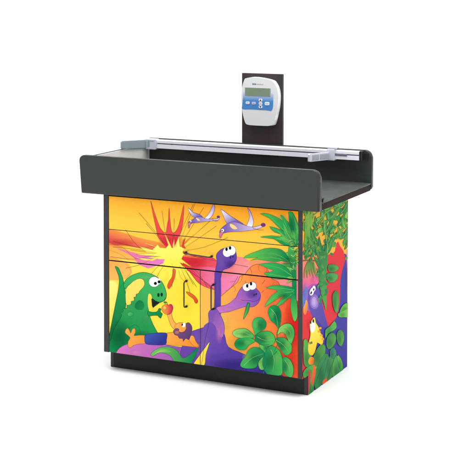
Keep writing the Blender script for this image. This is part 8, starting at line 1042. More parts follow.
(1,0,(16,90,44),[1078,1988,49,64,-10,68,-55,69,-94,71,-124,71,-151,73,51,-70,47,-67,47,-68,57,-69,71,-69,100,-72],[1065,1992,49,63,-10,66,-54,68,-93,70,-122,70,-137,69,59,-65,47,-67,47,-68,56,-68,70,-69,100,-71]),
(1,0,(140,196,80),[1055,2056,-11,18,-15,25,-16,26,-18,23,-19,23,-21,23,-22,23,-24,23,-26,23,-30,25,-33,26,-23,18],[1037,2058,-10,18,-14,25,-15,25,-16,23,-18,22,-20,23,-21,23,-23,23,-24,23,-30,25,-31,26,-22,18]),
(1,0,(130,180,60),[1043,3384,4,-53,7,-75,16,-81,31,-80,41,-84,38,-84,37,-82,34,-83,18,-79,-8,-83,-23,-81,-18,-57],[1108,3374,1,-52,4,-75,13,-79,29,-78,38,-84,35,-84,34,-83,32,-82,16,-81,-10,-84,-27,-81,-20,-56]),
(1,0,(130,180,60),[681,3282,150,39,219,54,233,41,260,16,279,3,200,1],[634,3305,154,37,225,53,241,40,269,15,284,1,202,-1]),
(1,0,(130,180,60),[52,3405,111,9,158,12,150,15,129,18,118,19,81,15],[22,3430,112,7,160,10,150,12,130,16,121,18,84,12]),
(1,0,(130,180,60),[1602,3107,60,-26,82,-38,73,-44,83,-80,84,-96,60,-69],[1644,3119,58,-28,83,-41,77,-50,80,-82,80,-97,55,-69]),
(1,1,(40,140,60),(150,150,50),(301,2630,78,2295),[301,2630,-99,-39,-67,-48,-43,-54,-21,-60,-4,-65,11,-69,30,57,38,56,42,54,42,55,40,55]),
(1,1,(40,140,60),(150,150,50),(350,2621,239,2277),[350,2621,-80,-43,-48,-50,-24,-56,-3,-61,15,-65,29,-69,13,59,20,56,24,56,23,57,20,57]),
(1,1,(40,140,60),(150,150,50),(399,2612,402,2275),[399,2612,-59,-45,-29,-51,-4,-55,16,-59,33,-62,46,-65,-4,57,3,55,5,55,4,56,0,56]),
(1,1,(40,140,60),(150,150,50),(458,2601,601,2185),[458,2601,-39,-61,-8,-64,17,-68,40,-71,59,-75,74,-77,-31,71,-23,69,-19,69,-18,68,-22,69]),
(1,1,(40,140,60),(150,150,50),(528,2588,836,2106),[528,2588,-14,-74,18,-77,44,-79,68,-82,88,-84,104,-86,-62,82,-53,81,-47,80,-45,79,-47,80]),
(1,0,(30,110,50),[14,2661,116,-15,166,-24,167,-31,158,-42,163,-50,144,-44,111,-31,98,-27,68,-19],[8,2682,116,-17,170,-25,173,-32,166,-44,165,-52,142,-44,109,-31,97,-28,68,-19]),
(1,1,(20,120,60),(70,160,64),(799,2639,1238,1553),[865,2677,195,0,217,-74,39,-94,-23,-115,-42,-111,-39,-130,12,-177,19,-188,-4,-194,-20,-135,-37,22,-47,73,-97,138,-98,159,-63,133,-34,141,-21,298]),
(1,1,(10,124,74),(30,132,54),(1135,2024,1388,1938),[1135,2024,18,-32,31,-23,41,-15,49,-10,55,-4,59,-2,-36,19,-36,20,-37,18,-41,15,-47,11]),
(1,1,(16,112,44),(30,132,54),(1011,2027,869,1980),[1011,2027,-65,11,-41,0,-24,-7,-11,-14,-3,-17,2,-20,47,-3,43,-1,36,2,24,8,7,15]),
(1,1,(96,164,46),(10,124,74),(1023,2597,854,2529),[1023,2597,-81,11,-50,-2,-29,-11,-12,-18,-1,-23,4,-25,58,-1,53,0,44,5,28,12,8,20]),
(1,1,(16,112,44),(30,132,54),(27,2988,199,2877),[27,2988,7,-22,21,-19,29,-18,36,-18,39,-17,40,-17,-7,22,-11,21,-19,20,-30,18,-44,16]),
(1,0,(130,190,80),[55,2969,9,-5,12,-6,12,-7,11,-5,10,-6,10,-6,10,-6,9,-7,9,-6,10,-7,10,-7,7,-4],[67,2972,8,-5,12,-7,11,-7,10,-6,10,-6,10,-6,9,-6,8,-7,9,-6,9,-7,9,-7,6,-5]),
(1,1,(16,112,44),(16,112,44),(987,1760,849,1742),[987,1760,-53,15,-34,4,-22,-3,-14,-9,-8,-12,-7,-13,48,-13,43,-9,34,-4,22,4,6,13]),
(1,1,(10,124,74),(30,132,54),(1169,1836,1365,1858),[1169,1836,57,-12,42,-2,32,4,25,9,20,11,20,12,-54,10,-49,7,-42,2,-32,-5,-18,-12]),
(1,1,(50,146,44),(50,146,44),(483,2966,655,2971),[483,2966,46,-14,34,-5,28,1,23,6,21,8,20,9,-47,15,-43,11,-36,6,-27,-2,-17,-11]),
(1,0,(130,190,80),[513,2967,6,1,9,2,9,1,8,1,9,1,9,0,9,1,10,0,9,0,11,0,12,-1,8,0],[501,2974,7,1,10,1,10,1,10,1,9,0,10,0,10,0,11,0,10,0,12,-1,12,-1,9,-1]),
(1,1,(30,132,54),(10,124,74),(944,2297,1065,2316),[944,2297,60,-20,37,-7,21,3,8,10,-1,16,-4,17,-44,11,-40,8,-32,4,-20,-4,-4,-12]),
(1,1,(16,112,44),(10,124,74),(1176,1888,1219,1740),[1176,1888,-19,-21,0,-23,11,-25,18,-26,19,-27,14,-26,45,16,32,18,13,22,-13,25,-41,30]),
(1,1,(96,164,46),(16,112,44),(769,2752,722,2670),[769,2752,-72,3,-37,-7,-11,-13,10,-18,27,-22,36,-25,25,9,25,9,21,11,10,13,-5,17]),
(1,1,(30,132,54),(50,146,44),(1050,2038,888,2009),[1050,2038,-55,12,-39,1,-27,-5,-18,-10,-13,-13,-10,-14,47,-6,44,-5,37,-1,26,5,14,13]),
(1,0,(130,190,80),[1018,2036,-6,-2,-9,-2,-9,-2,-9,-2,-8,-2,-9,-2,-8,-2,-9,-1,-9,-2,-10,-2,-10,-2,-7,-1],[1032,2029,-7,-2,-10,-2,-10,-1,-9,-2,-10,-1,-9,-2,-10,-1,-9,-1,-10,-2,-11,-1,-11,-1,-7,-1]),
(1,1,(96,164,46),(10,124,74),(604,2869,387,2843),[604,2869,-81,25,-56,9,-38,-3,-23,-13,-13,-20,-6,-24,50,-5,50,-5,46,-2,37,4,26,11]),
(1,0,(130,190,80),[555,2874,-10,0,-15,-1,-15,-1,-13,-1,-13,-1,-12,-2,-11,-2,-12,-2,-11,-2,-11,-3,-11,-3,-8,-2],[564,2866,-11,0,-16,0,-15,0,-12,-1,-13,-1,-13,-1,-12,-1,-11,-2,-12,-1,-12,-3,-11,-2,-9,-2]),
(1,1,(96,164,46),(50,146,44),(1083,1833,1013,1755),[1083,1833,-40,-4,-22,-10,-10,-13,-3,-16,3,-17,2,-18,42,3,37,6,24,8,10,14,-9,20]),
(1,1,(16,112,44),(16,112,44),(938,2258,787,2352),[938,2258,13,21,-9,18,-24,16,-37,14,-45,12,-49,13,5,-19,7,-18,14,-17,26,-15,39,-14]),
(1,1,(10,124,74),(10,124,74),(596,2813,466,2852),[596,2813,-7,22,-14,13,-21,7,-26,2,-30,-1,-32,-4,17,-12,16,-11,18,-10,21,-7,26,-3]),
(1,0,(130,190,80),[581,2824,-5,2,-8,3,-8,3,-8,2,-7,3,-8,2,-7,2,-8,2,-8,2,-9,1,-8,2,-7,1],[572,2820,-5,2,-7,3,-7,3,-6,3,-7,2,-6,2,-7,3,-7,2,-7,2,-9,2,-8,2,-6,1]),
(1,1,(10,124,74),(50,146,44),(1177,2044,1029,1976),[1177,2044,-81,12,-50,-1,-28,-11,-9,-17,6,-24,14,-27,39,5,40,5,36,7,27,10,13,16]),
(1,1,(16,112,44),(30,132,54),(880,2474,978,2400),[880,2474,-37,-16,-7,-13,15,-13,32,-11,44,-10,51,-11,9,14,7,14,-3,13,-16,12,-34,11]),
(1,1,(30,132,54),(16,112,44),(915,2180,780,2329),[915,2180,3,24,-15,24,-26,25,-32,26,-34,25,-31,25,-20,-23,-9,-23,7,-24,26,-25,50,-27]),
(1,1,(30,132,54),(96,164,46),(1098,2592,1099,2507),[1098,2592,-36,-8,-14,-11,1,-14,12,-17,19,-17,19,-18,34,8,27,9,14,12,-2,14,-23,19]),
(1,1,(30,132,54),(10,124,74),(808,1758,917,1634),[808,1758,-10,-18,9,-20,20,-21,29,-22,32,-21,29,-22,26,18,16,19,-1,19,-22,21,-47,23]),
(1,1,(30,132,54),(50,146,44),(799,2785,909,2675),[799,2785,-46,-18,-11,-18,15,-18,37,-19,53,-18,62,-19,3,18,2,18,-4,18,-17,19,-34,18]),
(1,0,(130,190,80),[797,2767,3,-4,5,-7,5,-7,6,-6,6,-7,6,-6,7,-6,8,-6,8,-6,9,-7,10,-7,7,-5],[815,2766,2,-5,4,-7,4,-6,4,-6,5,-6,5,-6,6,-6,6,-6,7,-6,8,-7,9,-7,7,-4]),
(1,1,(30,132,54),(16,112,44),(1053,1735,824,1791),[1053,1735,-34,30,-36,18,-38,9,-40,4,-40,-2,-41,-3,36,-20,35,-19,37,-15,38,-9,40,-2]),
(1,0,(130,190,80),[1016,1749,-10,2,-14,4,-15,3,-12,3,-13,3,-13,3,-13,3,-13,3,-12,3,-15,3,-14,3,-10,2],[1013,1742,-9,3,-14,4,-14,4,-13,3,-12,4,-13,3,-13,3,-12,3,-13,3,-14,4,-14,3,-10,3]),
(1,1,(10,124,74),(30,132,54),(801,2304,747,2200),[801,2304,-71,-1,-36,-11,-11,-16,9,-22,24,-26,31,-28,38,9,35,11,25,13,10,17,-11,23]),
(1,0,(130,190,80),[777,2290,-2,-4,-4,-6,-4,-7,-3,-5,-3,-6,-3,-6,-2,-6,-2,-6,-2,-6,-2,-7,-2,-7,0,-5],[795,2285,-3,-4,-6,-6,-5,-6,-4,-5,-4,-6,-3,-5,-4,-6,-3,-6,-3,-5,-3,-7,-2,-7,-2,-4]),
(1,1,(50,146,44),(10,124,74),(916,1754,739,1748),[916,1754,-62,24,-44,11,-32,0,-20,-8,-12,-14,-7,-19,36,-4,38,-6,35,-4,31,0,24,6]),
(1,1,(16,112,44),(50,146,44),(968,2397,908,2308),[968,2397,-66,0,-32,-8,-9,-15,7,-20,18,-23,22,-23,51,3,43,6,29,10,9,15,-18,23]),
(1,1,(16,112,44),(30,132,54),(1224,2173,1387,2126),[1224,2173,11,-30,19,-17,27,-9,32,-1,36,3,38,7,-20,17,-21,16,-24,13,-27,8,-32,1]),
(1,0,(130,190,80),[1245,2160,7,-2,10,-4,10,-3,9,-3,10,-3,9,-2,10,-3,9,-2,10,-2,11,-3,10,-2,8,-1],[1253,2165,6,-3,10,-4,9,-3,8,-3,9,-3,8,-3,9,-2,9,-3,9,-2,10,-3,11,-2,7,-2]),
(1,1,(10,124,74),(10,124,74),(1072,2798,1020,2706),[1072,2798,-35,-9,-16,-13,-6,-16,1,-18,3,-19,1,-17,49,5,39,8,25,11,5,17,-18,22]),
(1,0,(130,190,80),[1069,2781,1,-5,1,-7,0,-6,0,-6,-1,-5,-2,-6,-3,-5,-3,-5,-4,-4,-6,-6,-6,-5,-5,-3],[1088,2777,0,-4,0,-7,-1,-6,-2,-6,-2,-5,-3,-6,-4,-5,-5,-4,-5,-5,-7,-5,-7,-5,-6,-3]),
(1,1,(96,164,46),(10,124,74),(1101,2102,1244,2092),[1101,2102,41,-23,31,-12,24,-2,19,5,15,10,13,12,-33,14,-32,12,-29,8,-24,1,-17,-6]),
(1,1,(96,164,46),(30,132,54),(1026,2211,1194,2282),[1026,2211,70,-6,45,5,28,12,15,17,7,21,3,22,-57,0,-52,-2,-42,-6,-27,-12,-8,-20]),
(1,1,(96,164,46),(10,124,74),(540,2656,473,2797),[540,2656,39,18,12,21,-8,23,-25,25,-38,26,-47,28,5,-23,2,-23,3,-22,9,-23,17,-24]),
(1,1,(50,146,44),(10,124,74),(881,1826,988,1702),[881,1826,-22,-18,0,-19,17,-21,30,-21,39,-22,43,-23,3,20,0,19,-7,20,-18,21,-32,21]),
(1,1,(10,124,74),(50,146,44),(754,1975,897,2053),[754,1975,42,5,28,12,20,14,16,16,16,16,21,15,-66,3,-54,-1,-39,-7,-19,-15,3,-23]),
(1,0,(130,190,80),[768,1992,2,5,4,7,4,6,5,5,7,5,6,5,8,4,9,4,9,4,12,4,13,3,9,2],[750,1998,3,4,5,7,6,6,6,5,8,5,8,4,9,4,10,4,10,3,13,3,14,3,10,2]),
(1,1,(96,164,46),(10,124,74),(1009,1943,989,1865),[1009,1943,-70,3,-32,-6,-6,-12,16,-18,31,-22,41,-23,29,7,27,7,19,9,4,13,-14,18]),
(1,1,(96,164,46),(96,164,46),(815,2812,699,2758),[815,2812,-52,3,-30,-4,-17,-10,-8,-13,-4,-15,-5,-15,60,-7,51,-4,36,2,16,11,-8,19]),
(1,1,(50,146,44),(10,124,74),(1060,1780,1245,1799),[1060,1780,63,-18,46,-7,32,3,22,9,13,14,9,18,-41,3,-42,4,-38,2,-31,-3,-23,-8]),
(1,1,(30,132,54),(16,112,44),(882,2657,1123,2582),[882,2657,15,-34,29,-23,38,-14,48,-6,53,-1,58,3,-34,18,-34,18,-35,17,-40,14,-44,8]),
(1,1,(30,132,54),(96,164,46),(931,2448,1076,2320),[931,2448,-34,-22,-2,-21,21,-21,40,-22,55,-21,65,-21,-10,22,-9,21,-13,22,-22,21,-35,21]),
(1,1,(30,132,54),(30,132,54),(197,3102,282,3017),[197,3102,-7,-14,8,-14,16,-14,22,-15,24,-14,22,-14,17,14,10,15,-2,14,-17,14,-35,14]),
(1,0,(130,190,80),[216,3087,6,-4,8,-5,8,-5,6,-4,6,-5,5,-4,5,-5,5,-4,3,-5,4,-5,3,-6,2,-3],[230,3089,5,-4,8,-5,7,-6,6,-4,5,-5,5,-5,4,-5,3,-5,3,-5,3,-5,2,-5,1,-4]),
(1,1,(16,112,44),(96,164,46),(259,2922,91,2860),[259,2922,-73,10,-47,-2,-29,-10,-14,-17,-5,-20,0,-23,56,-2,52,0,42,4,27,10,9,19]),
(1,1,(16,112,44),(10,124,74),(416,2659,467,2741),[416,2659,82,-6,43,5,12,12,-12,19,-31,24,-43,28,-26,-9,-28,-9,-22,-10,-11,-13,5,-17]),
(1,0,(130,190,80),[449,2665,5,3,7,4,6,5,4,4,4,5,3,4,2,5,1,5,0,5,0,7,-2,6,-1,4],[433,2671,6,3,7,3,7,4,5,4,4,4,4,4,3,5,2,4,2,5,0,6,0,6,0,4]),
(1,1,(16,112,44),(10,124,74),(472,2643,337,2595),[472,2643,-70,13,-44,2,-24,-7,-9,-14,3,-20,9,-22,39,0,40,1,33,3,24,7,10,14]),
(1,1,(30,132,54),(16,112,44),(1194,2788,1309,2832),[1194,2788,59,-9,37,0,21,6,7,13,-2,16,-7,18,-33,-1,-32,-2,-28,-4,-20,-7,-9,-12]),
(1,0,(130,190,80),[1227,2789,5,2,9,2,8,2,7,3,6,2,6,3,6,3,6,3,5,3,5,3,5,4,4,2],[1213,2796,6,1,9,2,9,2,7,2,7,2,7,2,7,3,6,2,6,3,6,3,6,3,5,2]),
(1,1,(10,124,74),(50,146,44),(946,2105,814,2059),[946,2105,-48,4,-32,-3,-21,-8,-14,-12,-9,-13,-8,-14,48,-5,43,-1,34,2,20,8,5,16]),
(1,1,(30,132,54),(16,112,44),(146,2668,153,2746),[146,2668,55,3,25,8,3,12,-14,16,-28,19,-34,20,-22,-9,-20,-10,-13,-10,-2,-13,13,-15]),
(1,1,(16,112,50),(84,168,60),(1293,2363,1908,2085),[1294,2330,91,9,140,-19,173,-45,150,-53,59,-44,-14,-32,-110,-10,-149,7,-147,24,-122,39,-67,66]),
(1,0,(20,100,50),[1299,2327,89,8,137,-18,171,-44,147,-52,56,-42,-13,-30,-108,-10,-146,8,-144,23,-118,37,-64,65,-4,57],[1289,2333,93,9,144,-19,174,-45,153,-54,62,-47,-15,-35,-113,-10,-151,8,-150,24,-127,41,-69,68,-5,58]),
(1,2,(0,92,56),0.32,[1520,2223,204,-39,-39,-27,-102,-2,-125,24,-101,41,-38,42,38,27,100,2,125,-24,102,-41]),
(1,1,(10,130,70),(84,168,60),(1204,2206,1868,1881),[1212,2179,117,-4,163,-25,176,-41,146,-48,52,-46,-15,-40,-88,-29,-127,-11,-141,21,-128,38,-74,49,-46,52,-42,50]),
(1,0,(20,100,50),[1215,2176,116,-4,161,-25,174,-40,143,-47,49,-44,-15,-38,-87,-29,-123,-11,-137,21,-125,37,-71,47,-45,52,-42,49,7,33],[1208,2182,119,-3,165,-26,177,-41,150,-49,56,-49,-16,-41,-90,-30,-129,-12,-145,22,-132,39,-78,51,-45,52,-43,51,7,35]),
(1,2,(0,92,56),0.32,[1439,2049,217,-43,-41,-34,-109,-4,-133,27,-107,47,-41,49,40,34,107,4,133,-26,109,-47]),
(1,1,(16,112,50),(84,168,60),(1560,1774,1932,1244),[1582,1691,63,36,79,13,81,-19,64,-37,42,-76,18,-95,-10,-109,-31,-92,-49,-30,-67,-2,-69,45,-61,67,-45,85,-28,87,-7,71]),
(1,0,(20,100,50),[1589,1688,63,36,76,12,74,-17,59,-35,41,-75,18,-94,-9,-109,-32,-92,-47,-29,-57,-3,-64,43,-61,66,-45,85,-28,86,-7,71,20,56],[1574,1694,64,36,82,13,89,-20,68,-40,42,-77,19,-94,-10,-110,-32,-93,-50,-31,-76,-1,-74,48,-62,68,-46,85,-27,87,-7,72,19,56]),
(1,2,(0,92,56),0.32,[1704,1477,122,-26,-22,-96,-61,-49,-75,17,-62,75,-24,106,22,95,60,49,76,-16,62,-75]),
(1,1,(80,170,50),(110,190,60),(1958,1455,2743,992),[2374,1349,164,-18,139,-47,64,-141,-60,-113,-342,53,-333,97,-45,64,58,52,73,36,96,20,85,6]),
(1,0,(20,100,50),[2376,1346,162,-18,131,-44,63,-139,-58,-112,-335,53,-329,96,-41,60,58,51,73,35,94,21,83,6,100,-9],[2371,1353,167,-19,147,-50,65,-143,-63,-115,-348,54,-337,99,-50,67,59,53,74,36,96,21,87,6,103,-9]),
(1,2,(0,92,56),0.32,[2241,1237,230,-51,-44,-47,-114,-9,-141,32,-113,59,-44,65,42,46,113,10,141,-30,115,-60]),
(1,1,(90,180,60),(120,196,70),(1870,1351,2612,996),[1880,1237,159,4,205,-10,182,-5,138,-27,47,-92,-45,-80,-188,22,-216,50,-132,28,-97,31,-62,44]),
(1,0,(20,100,50),[1885,1233,158,4,205,-9,181,-6,128,-23,45,-90,-43,-78,-183,21,-214,50,-131,28,-93,30,-58,41,9,34],[1876,1241,158,4,206,-10,184,-6,147,-29,49,-95,-47,-81,-194,22,-217,50,-133,28,-101,33,-65,46,9,36]),
(1,2,(0,92,56),0.32,[2141,1155,233,-53,-44,-32,-117,0,-143,33,-115,51,-44,52,43,32,115,0,143,-31,117,-52]),
(1,1,(90,176,60),(40,140,60),(25,1160,561,461),[38,1122,51,19,77,-14,69,-57,60,-80,45,-115,50,-121,100,-103,70,-83,-45,-53,-104,-15,-153,42,-143,70,-57,74,-17,85,-14,185]),
(1,0,(20,100,50),[45,1119,48,18,68,-12,67,-55,60,-79,45,-115,50,-121,100,-104,69,-81,-44,-51,-100,-15,-148,40,-139,68,-55,73,-18,85,-13,185,11,165],[32,1125,52,19,86,-16,71,-59,62,-81,45,-115,49,-120,100,-103,71,-83,-46,-55,-108,-15,-159,43,-146,72,-58,76,-18,85,-14,185,12,166]),
(1,2,(0,92,56),0.32,[190,754,176,-44,-33,-119,-88,-55,-108,28,-87,100,-34,134,32,117,86,56,108,-26,89,-100]),
(1,1,(40,146,60),(110,190,70),(5,675,772,201),[7,500,62,37,120,21,184,-4,187,-21,116,-35,74,-50,20,-75,-37,-64,-110,-19,-154,10,-197,35,-173,49,-80,60]),
(1,0,(20,100,50),[14,497,61,37,118,20,184,-3,185,-22,110,-33,71,-47,19,-73,-37,-64,-107,-18,-152,9,-195,35,-169,48,-76,57,-12,55],[0,503,63,38,121,20,186,-3,189,-22,120,-36,79,-53,20,-76,-38,-66,-113,-18,-156,9,-198,35,-177,51,-84,63,-13,57]),
(1,2,(0,92,56),0.32,[309,424,254,-67,-48,-47,-127,-4,-156,42,-125,70,-48,72,47,47,125,5,155,-40,128,-71]),
(1,1,(16,112,50),(84,168,60),(463,951,1190,334),[466,592,64,87,123,80,139,53,147,21,142,-33,102,-63,4,-83,-51,-87,-82,-80,-112,-53,-143,4,-144,34,-124,55]),
(1,0,(20,100,50),[474,590,63,86,123,80,138,53,144,20,136,-31,97,-60,4,-82,-51,-87,-81,-79,-111,-52,-139,3,-140,34,-121,53,-63,64],[458,595,64,86,124,82,139,53,150,20,149,-34,107,-66,4,-84,-52,-88,-81,-80,-113,-53,-147,3,-148,36,-129,57,-66,66]),
(1,2,(0,92,56),0.32,[765,598,246,-63,-46,-85,-123,-28,-150,39,-122,90,-46,108,45,84,120,29,150,-37,124,-91]),
(1,1,(60,160,60),(90,180,70),(1153,1253,1814,731),[1180,1065,107,16,140,0,132,36,118,17,91,-65,43,-77,-38,-31,-94,-12,-175,6,-175,2,-96,-48,-52,-26,-25,86]),
(1,0,(20,100,50),[1185,1062,107,16,140,0,133,36,112,17,84,-61,42,-76,-37,-30,-91,-12,-175,7,-178,2,-96,-49,-38,-29,-24,84,24,96],[1174,1069,108,16,139,0,132,36,124,16,99,-68,44,-79,-39,-33,-97,-12,-176,6,-173,3,-94,-48,-66,-23,-27,88,23,97]),
(1,2,(0,92,56),0.32,[1392,982,215,-50,-40,-73,-107,-25,-132,31,-107,76,-41,91,40,72,105,26,132,-30,108,-76]),
(1,1,(16,112,50),(84,168,60),(1229,999,1783,531),[1232,761,2,73,46,62,113,31,135,2,127,-44,97,-65,29,-67,-27,-63,-99,-48,-123,-27,-104,4,-96,27,-66,51]),
(1,0,(20,100,50),[1240,759,2,73,45,61,112,31,131,1,121,-42,93,-62,28,-66,-27,-62,-97,-47,-122,-28,-100,4,-90,25,-62,49,-34,64],[1224,763,2,73,46,63,115,32,140,1,133,-46,100,-66,29,-69,-27,-64,-100,-48,-125,-28,-107,4,-103,29,-68,54,-35,65]),
(1,2,(0,92,56),0.32,[1424,741,177,-44,-33,-66,-88,-24,-110,27,-88,68,-34,81,32,66,88,24,109,-26,89,-67]),
(1,1,(16,112,50),(84,168,60),(1809,926,2240,478),[1813,843,71,39,104,2,113,-44,96,-69,41,-81,-7,-78,-68,-63,-98,-28,-114,47,-95,79,-45,103]),
(1,0,(20,100,50),[1821,840,70,38,98,3,107,-42,93,-67,40,-80,-7,-77,-67,-63,-94,-27,-104,43,-93,78,-45,102,3,93],[1805,846,72,39,110,2,120,-46,99,-71,41,-81,-7,-79,-69,-64,-103,-29,-123,50,-97,81,-46,104,3,93]),
(1,2,(0,92,56),0.32,[1975,684,142,-34,-27,-71,-70,-31,-87,22,-71,64,-28,84,26,70,70,31,87,-21,71,-64]),
(1,2,(240,70,60),0.5,[342,1357,155,-36,-29,-86,-77,-39,-95,23,-77,74,-30,99,29,85,76,39,95,-21,78,-75]),
(1,2,(246,110,180),0.6,[593,2185,263,-53,-50,-71,-131,-24,-161,33,-129,76,-50,90,48,71,129,25,161,-32,132,-76]),
(1,2,(70,76,190),0.5,[2423,1820,118,-24,-19,-242,-57,-141,-73,16,-61,164,-25,250,19,242,57,140,73,-13,61,-164]),
(1,2,(60,150,220),0.7,[133,2083,127,-26,-24,-87,-63,-43,-78,17,-63,69,-25,96,24,86,62,43,78,-15,64,-70]),
(1,2,(190,160,236),0.7,[597,1755,317,-68,-61,-80,-158,-23,-193,42,-155,91,-60,105,58,79,154,24,194,-40,159,-91]),
(1,1,(255,240,90),(244,206,20),(497,1380,502,789),[386,1215,-25,78,-13,73,44,39,67,24,73,22,67,0,35,-54,32,-69,61,-49,64,-51,47,-63,50,-67,78,-73,68,-70,27,-65,-6,-49,-45,-20,-71,5,-98,51,-95,39,-50,-50,-44,-71,-64,-47,-76,-25,-99,20,-88,45,-47,58,-19,64,9,60,27,55,38,45,35,43,16,48]),
(1,0,(190,130,20),[395,1214,-25,77,-13,72,43,39,66,23,72,23,55,1,32,-51,33,-69,61,-50,64,-51,46,-62,50,-68,78,-73,68,-69,27,-64,-6,-48,-42,-19,-63,3,-95,51,-106,41,-53,-51,-44,-71,-63,-47,-74,-24,-90,19,-84,42,-45,56,-19,64,9,59,27,55,38,45,35,44,16,47,2,55],[377,1217,-25,78,-13,73,45,41,67,24,74,22,80,-3,38,-56,32,-68,59,-49,65,-51,48,-64,49,-67,78,-72,69,-72,27,-65,-6,-50,-47,-21,-80,6,-101,53,-84,36,-47,-49,-44,-71,-65,-48,-79,-25,-106,22,-93,47,-49,59,-19,65,10,60,26,56,38,45,36,43,15,47,2,55]),
(1,1,(238,160,20),(238,160,20),(760,1158,920,1074),[920,1097,-8,-8,-22,-3,-32,3,-36,8,-32,12,-22,13,-8,13,8,8,22,3,32,-2,35,-9,32,-12,23,-13]),
(1,1,(238,160,20),(238,160,20),(876,1052,1037,967),[1037,990,-8,-8,-22,-3,-33,3,-35,8,-33,12,-22,14,-8,12,8,9,22,3,32,-3,36,-9,32,-12,23,-14]),
(1,1,(238,160,20),(238,160,20),(954,961,1116,875),[1116,899,-8,-9,-23,-3,-32,3,-36,9,-32,12,-23,14,-8,13,8,8,22,3,32,-3,36,-9,33,-12,22,-14]),
(1,1,(238,160,20),(238,160,20),(817,1209,977,1125),[977,1149,-8,-9,-22,-3,-32,3,-36,8,-32,12,-22,14,-8,12,8,9,22,3,32,-3,35,-8,33,-12,22,-14]),
(1,1,(255,255,255),(244,240,240),(381,1422,636,1139),[386,1251,-4,69,21,61,48,18,64,-8,65,-46,49,-58,6,-50,-24,-39,-61,-21,-70,-1,-58,30]),
(1,1,(14,14,30),(14,14,30),(487,1441,581,1347),[581,1384,-5,-16,-13,-10,-18,-3,-21,5,-19,12,-13,16,-5,17,5,15,12,10,19,3,21,-5,19,-11,13,-16]),
(1,1,(14,14,30),(14,14,30),(367,1434,439,1357),[439,1387,-3,-12,-10,-9,-15,-3,-16,4,-14,9,-10,13,-4,15,4,13,9,8,15,3,16,-4,14,-9,10,-13]),
(1,1,(40,50,20),(40,50,20),(338,1034,400,966),[400,992,-3,-11,-8,-7,-13,-3,-13,4,-13,8,-8,12,-3,12,2,12,9,7,12,2,14,-3,12,-8,9,-12]),
(1,1,(40,50,20),(40,50,20),(422,1021,484,952),[484,979,-3,-11,-8,-8,-13,-2,-13,3,-13,9,-9,11,-3,13,3,11,9,8,12,2,14,-3,12,-9,9,-11]),
(1,1,(250,180,20),(220,60,30),(279,755,579,518),[280,658,25,36,48,27,64,-1,67,-18,59,-33,35,-41,-10,-51,-45,-35,-94,15,-93,33,-44,33]),
(1,1,(50,150,70),(30,120,80),(591,739,1396,-197),[659,5,-63,136,13,164,94,108,143,82,171,67,167,29,126,-46,73,-77,8,-119,-55,-126,-125,-102,-168,-76,-208,-50]),
(1,0,(20,100,50),[667,4,-63,135,13,164,94,107,142,82,171,67,164,28,117,-43,70,-75,7,-118,-54,-125,-125,-102,-167,-75,-206,-50,-175,10],[652,7,-64,136,14,165,94,108,143,82,171,68,171,28,135,-48,75,-80,8,-120,-55,-126,-126,-102,-168,-76,-209,-50,-178,10]),
(1,2,(0,92,56),0.32,[914,241,265,-70,-49,-150,-132,-64,-163,44,-131,135,-51,174,48,148,129,66,163,-42,133,-134]),
(1,1,(90,176,80),(30,130,60),(190,416,613,-116),[193,27,19,111,71,112,115,60,117,20,66,-36,29,-60,-5,-103,-40,-100,-85,-53,-102,-20,-112,23]),
(1,0,(20,100,50),[201,25,19,111,70,111,115,59,113,21,56,-33,28,-59,-5,-102,-40,-99,-83,-53,-100,-19,-106,21,-70,45],[185,30,20,110,71,113,116,60,120,21,76,-41,30,-61,-5,-103,-41,-101,-85,-54,-104,-20,-119,24,-76,49]),
(1,2,(0,92,56),0.32,[373,103,144,-39,-27,-85,-71,-36,-88,24,-72,76,-27,99,26,83,70,38,88,-24,72,-76]),
(1,1,(30,120,90),(80,170,60),(1125,660,1823,-165),[1141,19,-10,91,57,115,61,95,85,87,121,89,128,51,120,-44,84,-81,30,-120,-27,-123,-101,-93,-151,-63,-218,-25]),
(1,0,(20,100,50),[1149,17,-10,91,57,114,61,95,85,87,120,89,126,50,109,-40,82,-80,30,-119,-27,-122,-101,-93,-150,-63,-216,-24,-177,20],[1133,21,-10,92,57,115,61,95,85,87,121,89,131,51,131,-46,86,-84,31,-120,-28,-124,-101,-94,-152,-63,-220,-25,-181,21]),
(1,2,(0,92,56),0.32,[1401,202,222,-58,-41,-134,-110,-59,-137,37,-110,118,-43,154,40,132,108,61,137,-35,112,-118]),
(1,1,(80,176,60),(30,130,90),(1559,460,2177,-154),[1589,9,-27,124,24,136,87,95,114,39,106,-80,103,-122,110,-108,69,-89,-35,-33,-90,-10,-124,2,-134,11,-121,7]),
(1,0,(20,100,50),[1597,7,-27,124,24,135,87,95,108,39,96,-77,103,-121,110,-109,69,-87,-34,-32,-88,-9,-124,1,-133,11,-119,7,-79,28],[1580,11,-26,124,23,136,88,97,121,38,114,-84,103,-122,111,-108,70,-90,-37,-35,-91,-9,-126,1,-134,11,-123,7,-86,30]),
(1,2,(0,92,56),0.32,[1782,82,200,-52,-37,-91,-99,-35,-123,32,-99,88,-39,110,36,90,98,36,123,-32,101,-88]),
(1,1,(20,110,100),(60,150,90),(1431,645,1788,328),[1433,492,-1,68,50,49,97,0,105,-32,73,-65,30,-72,-57,-53,-95,-20,-114,51]),
(1,0,(20,100,50),[1441,490,-1,67,49,48,92,0,97,-29,71,-63,30,-70,-56,-53,-90,-19,-106,48,-87,73],[1425,494,-1,68,51,50,102,0,112,-34,76,-68,30,-72,-57,-54,-100,-20,-123,53,-89,75]),
(1,2,(0,92,56),0.32,[1561,481,121,-30,-23,-44,-60,-16,-74,19,-60,46,-23,55,22,44,59,16,75,-19,60,-46]),
(1,1,(100,190,70),(50,150,70),(1818,395,2177,-3),[1819,350,29,29,73,-10,109,-80,101,-104,44,-94,0,-68,-67,-8,-79,27,-121,155]),
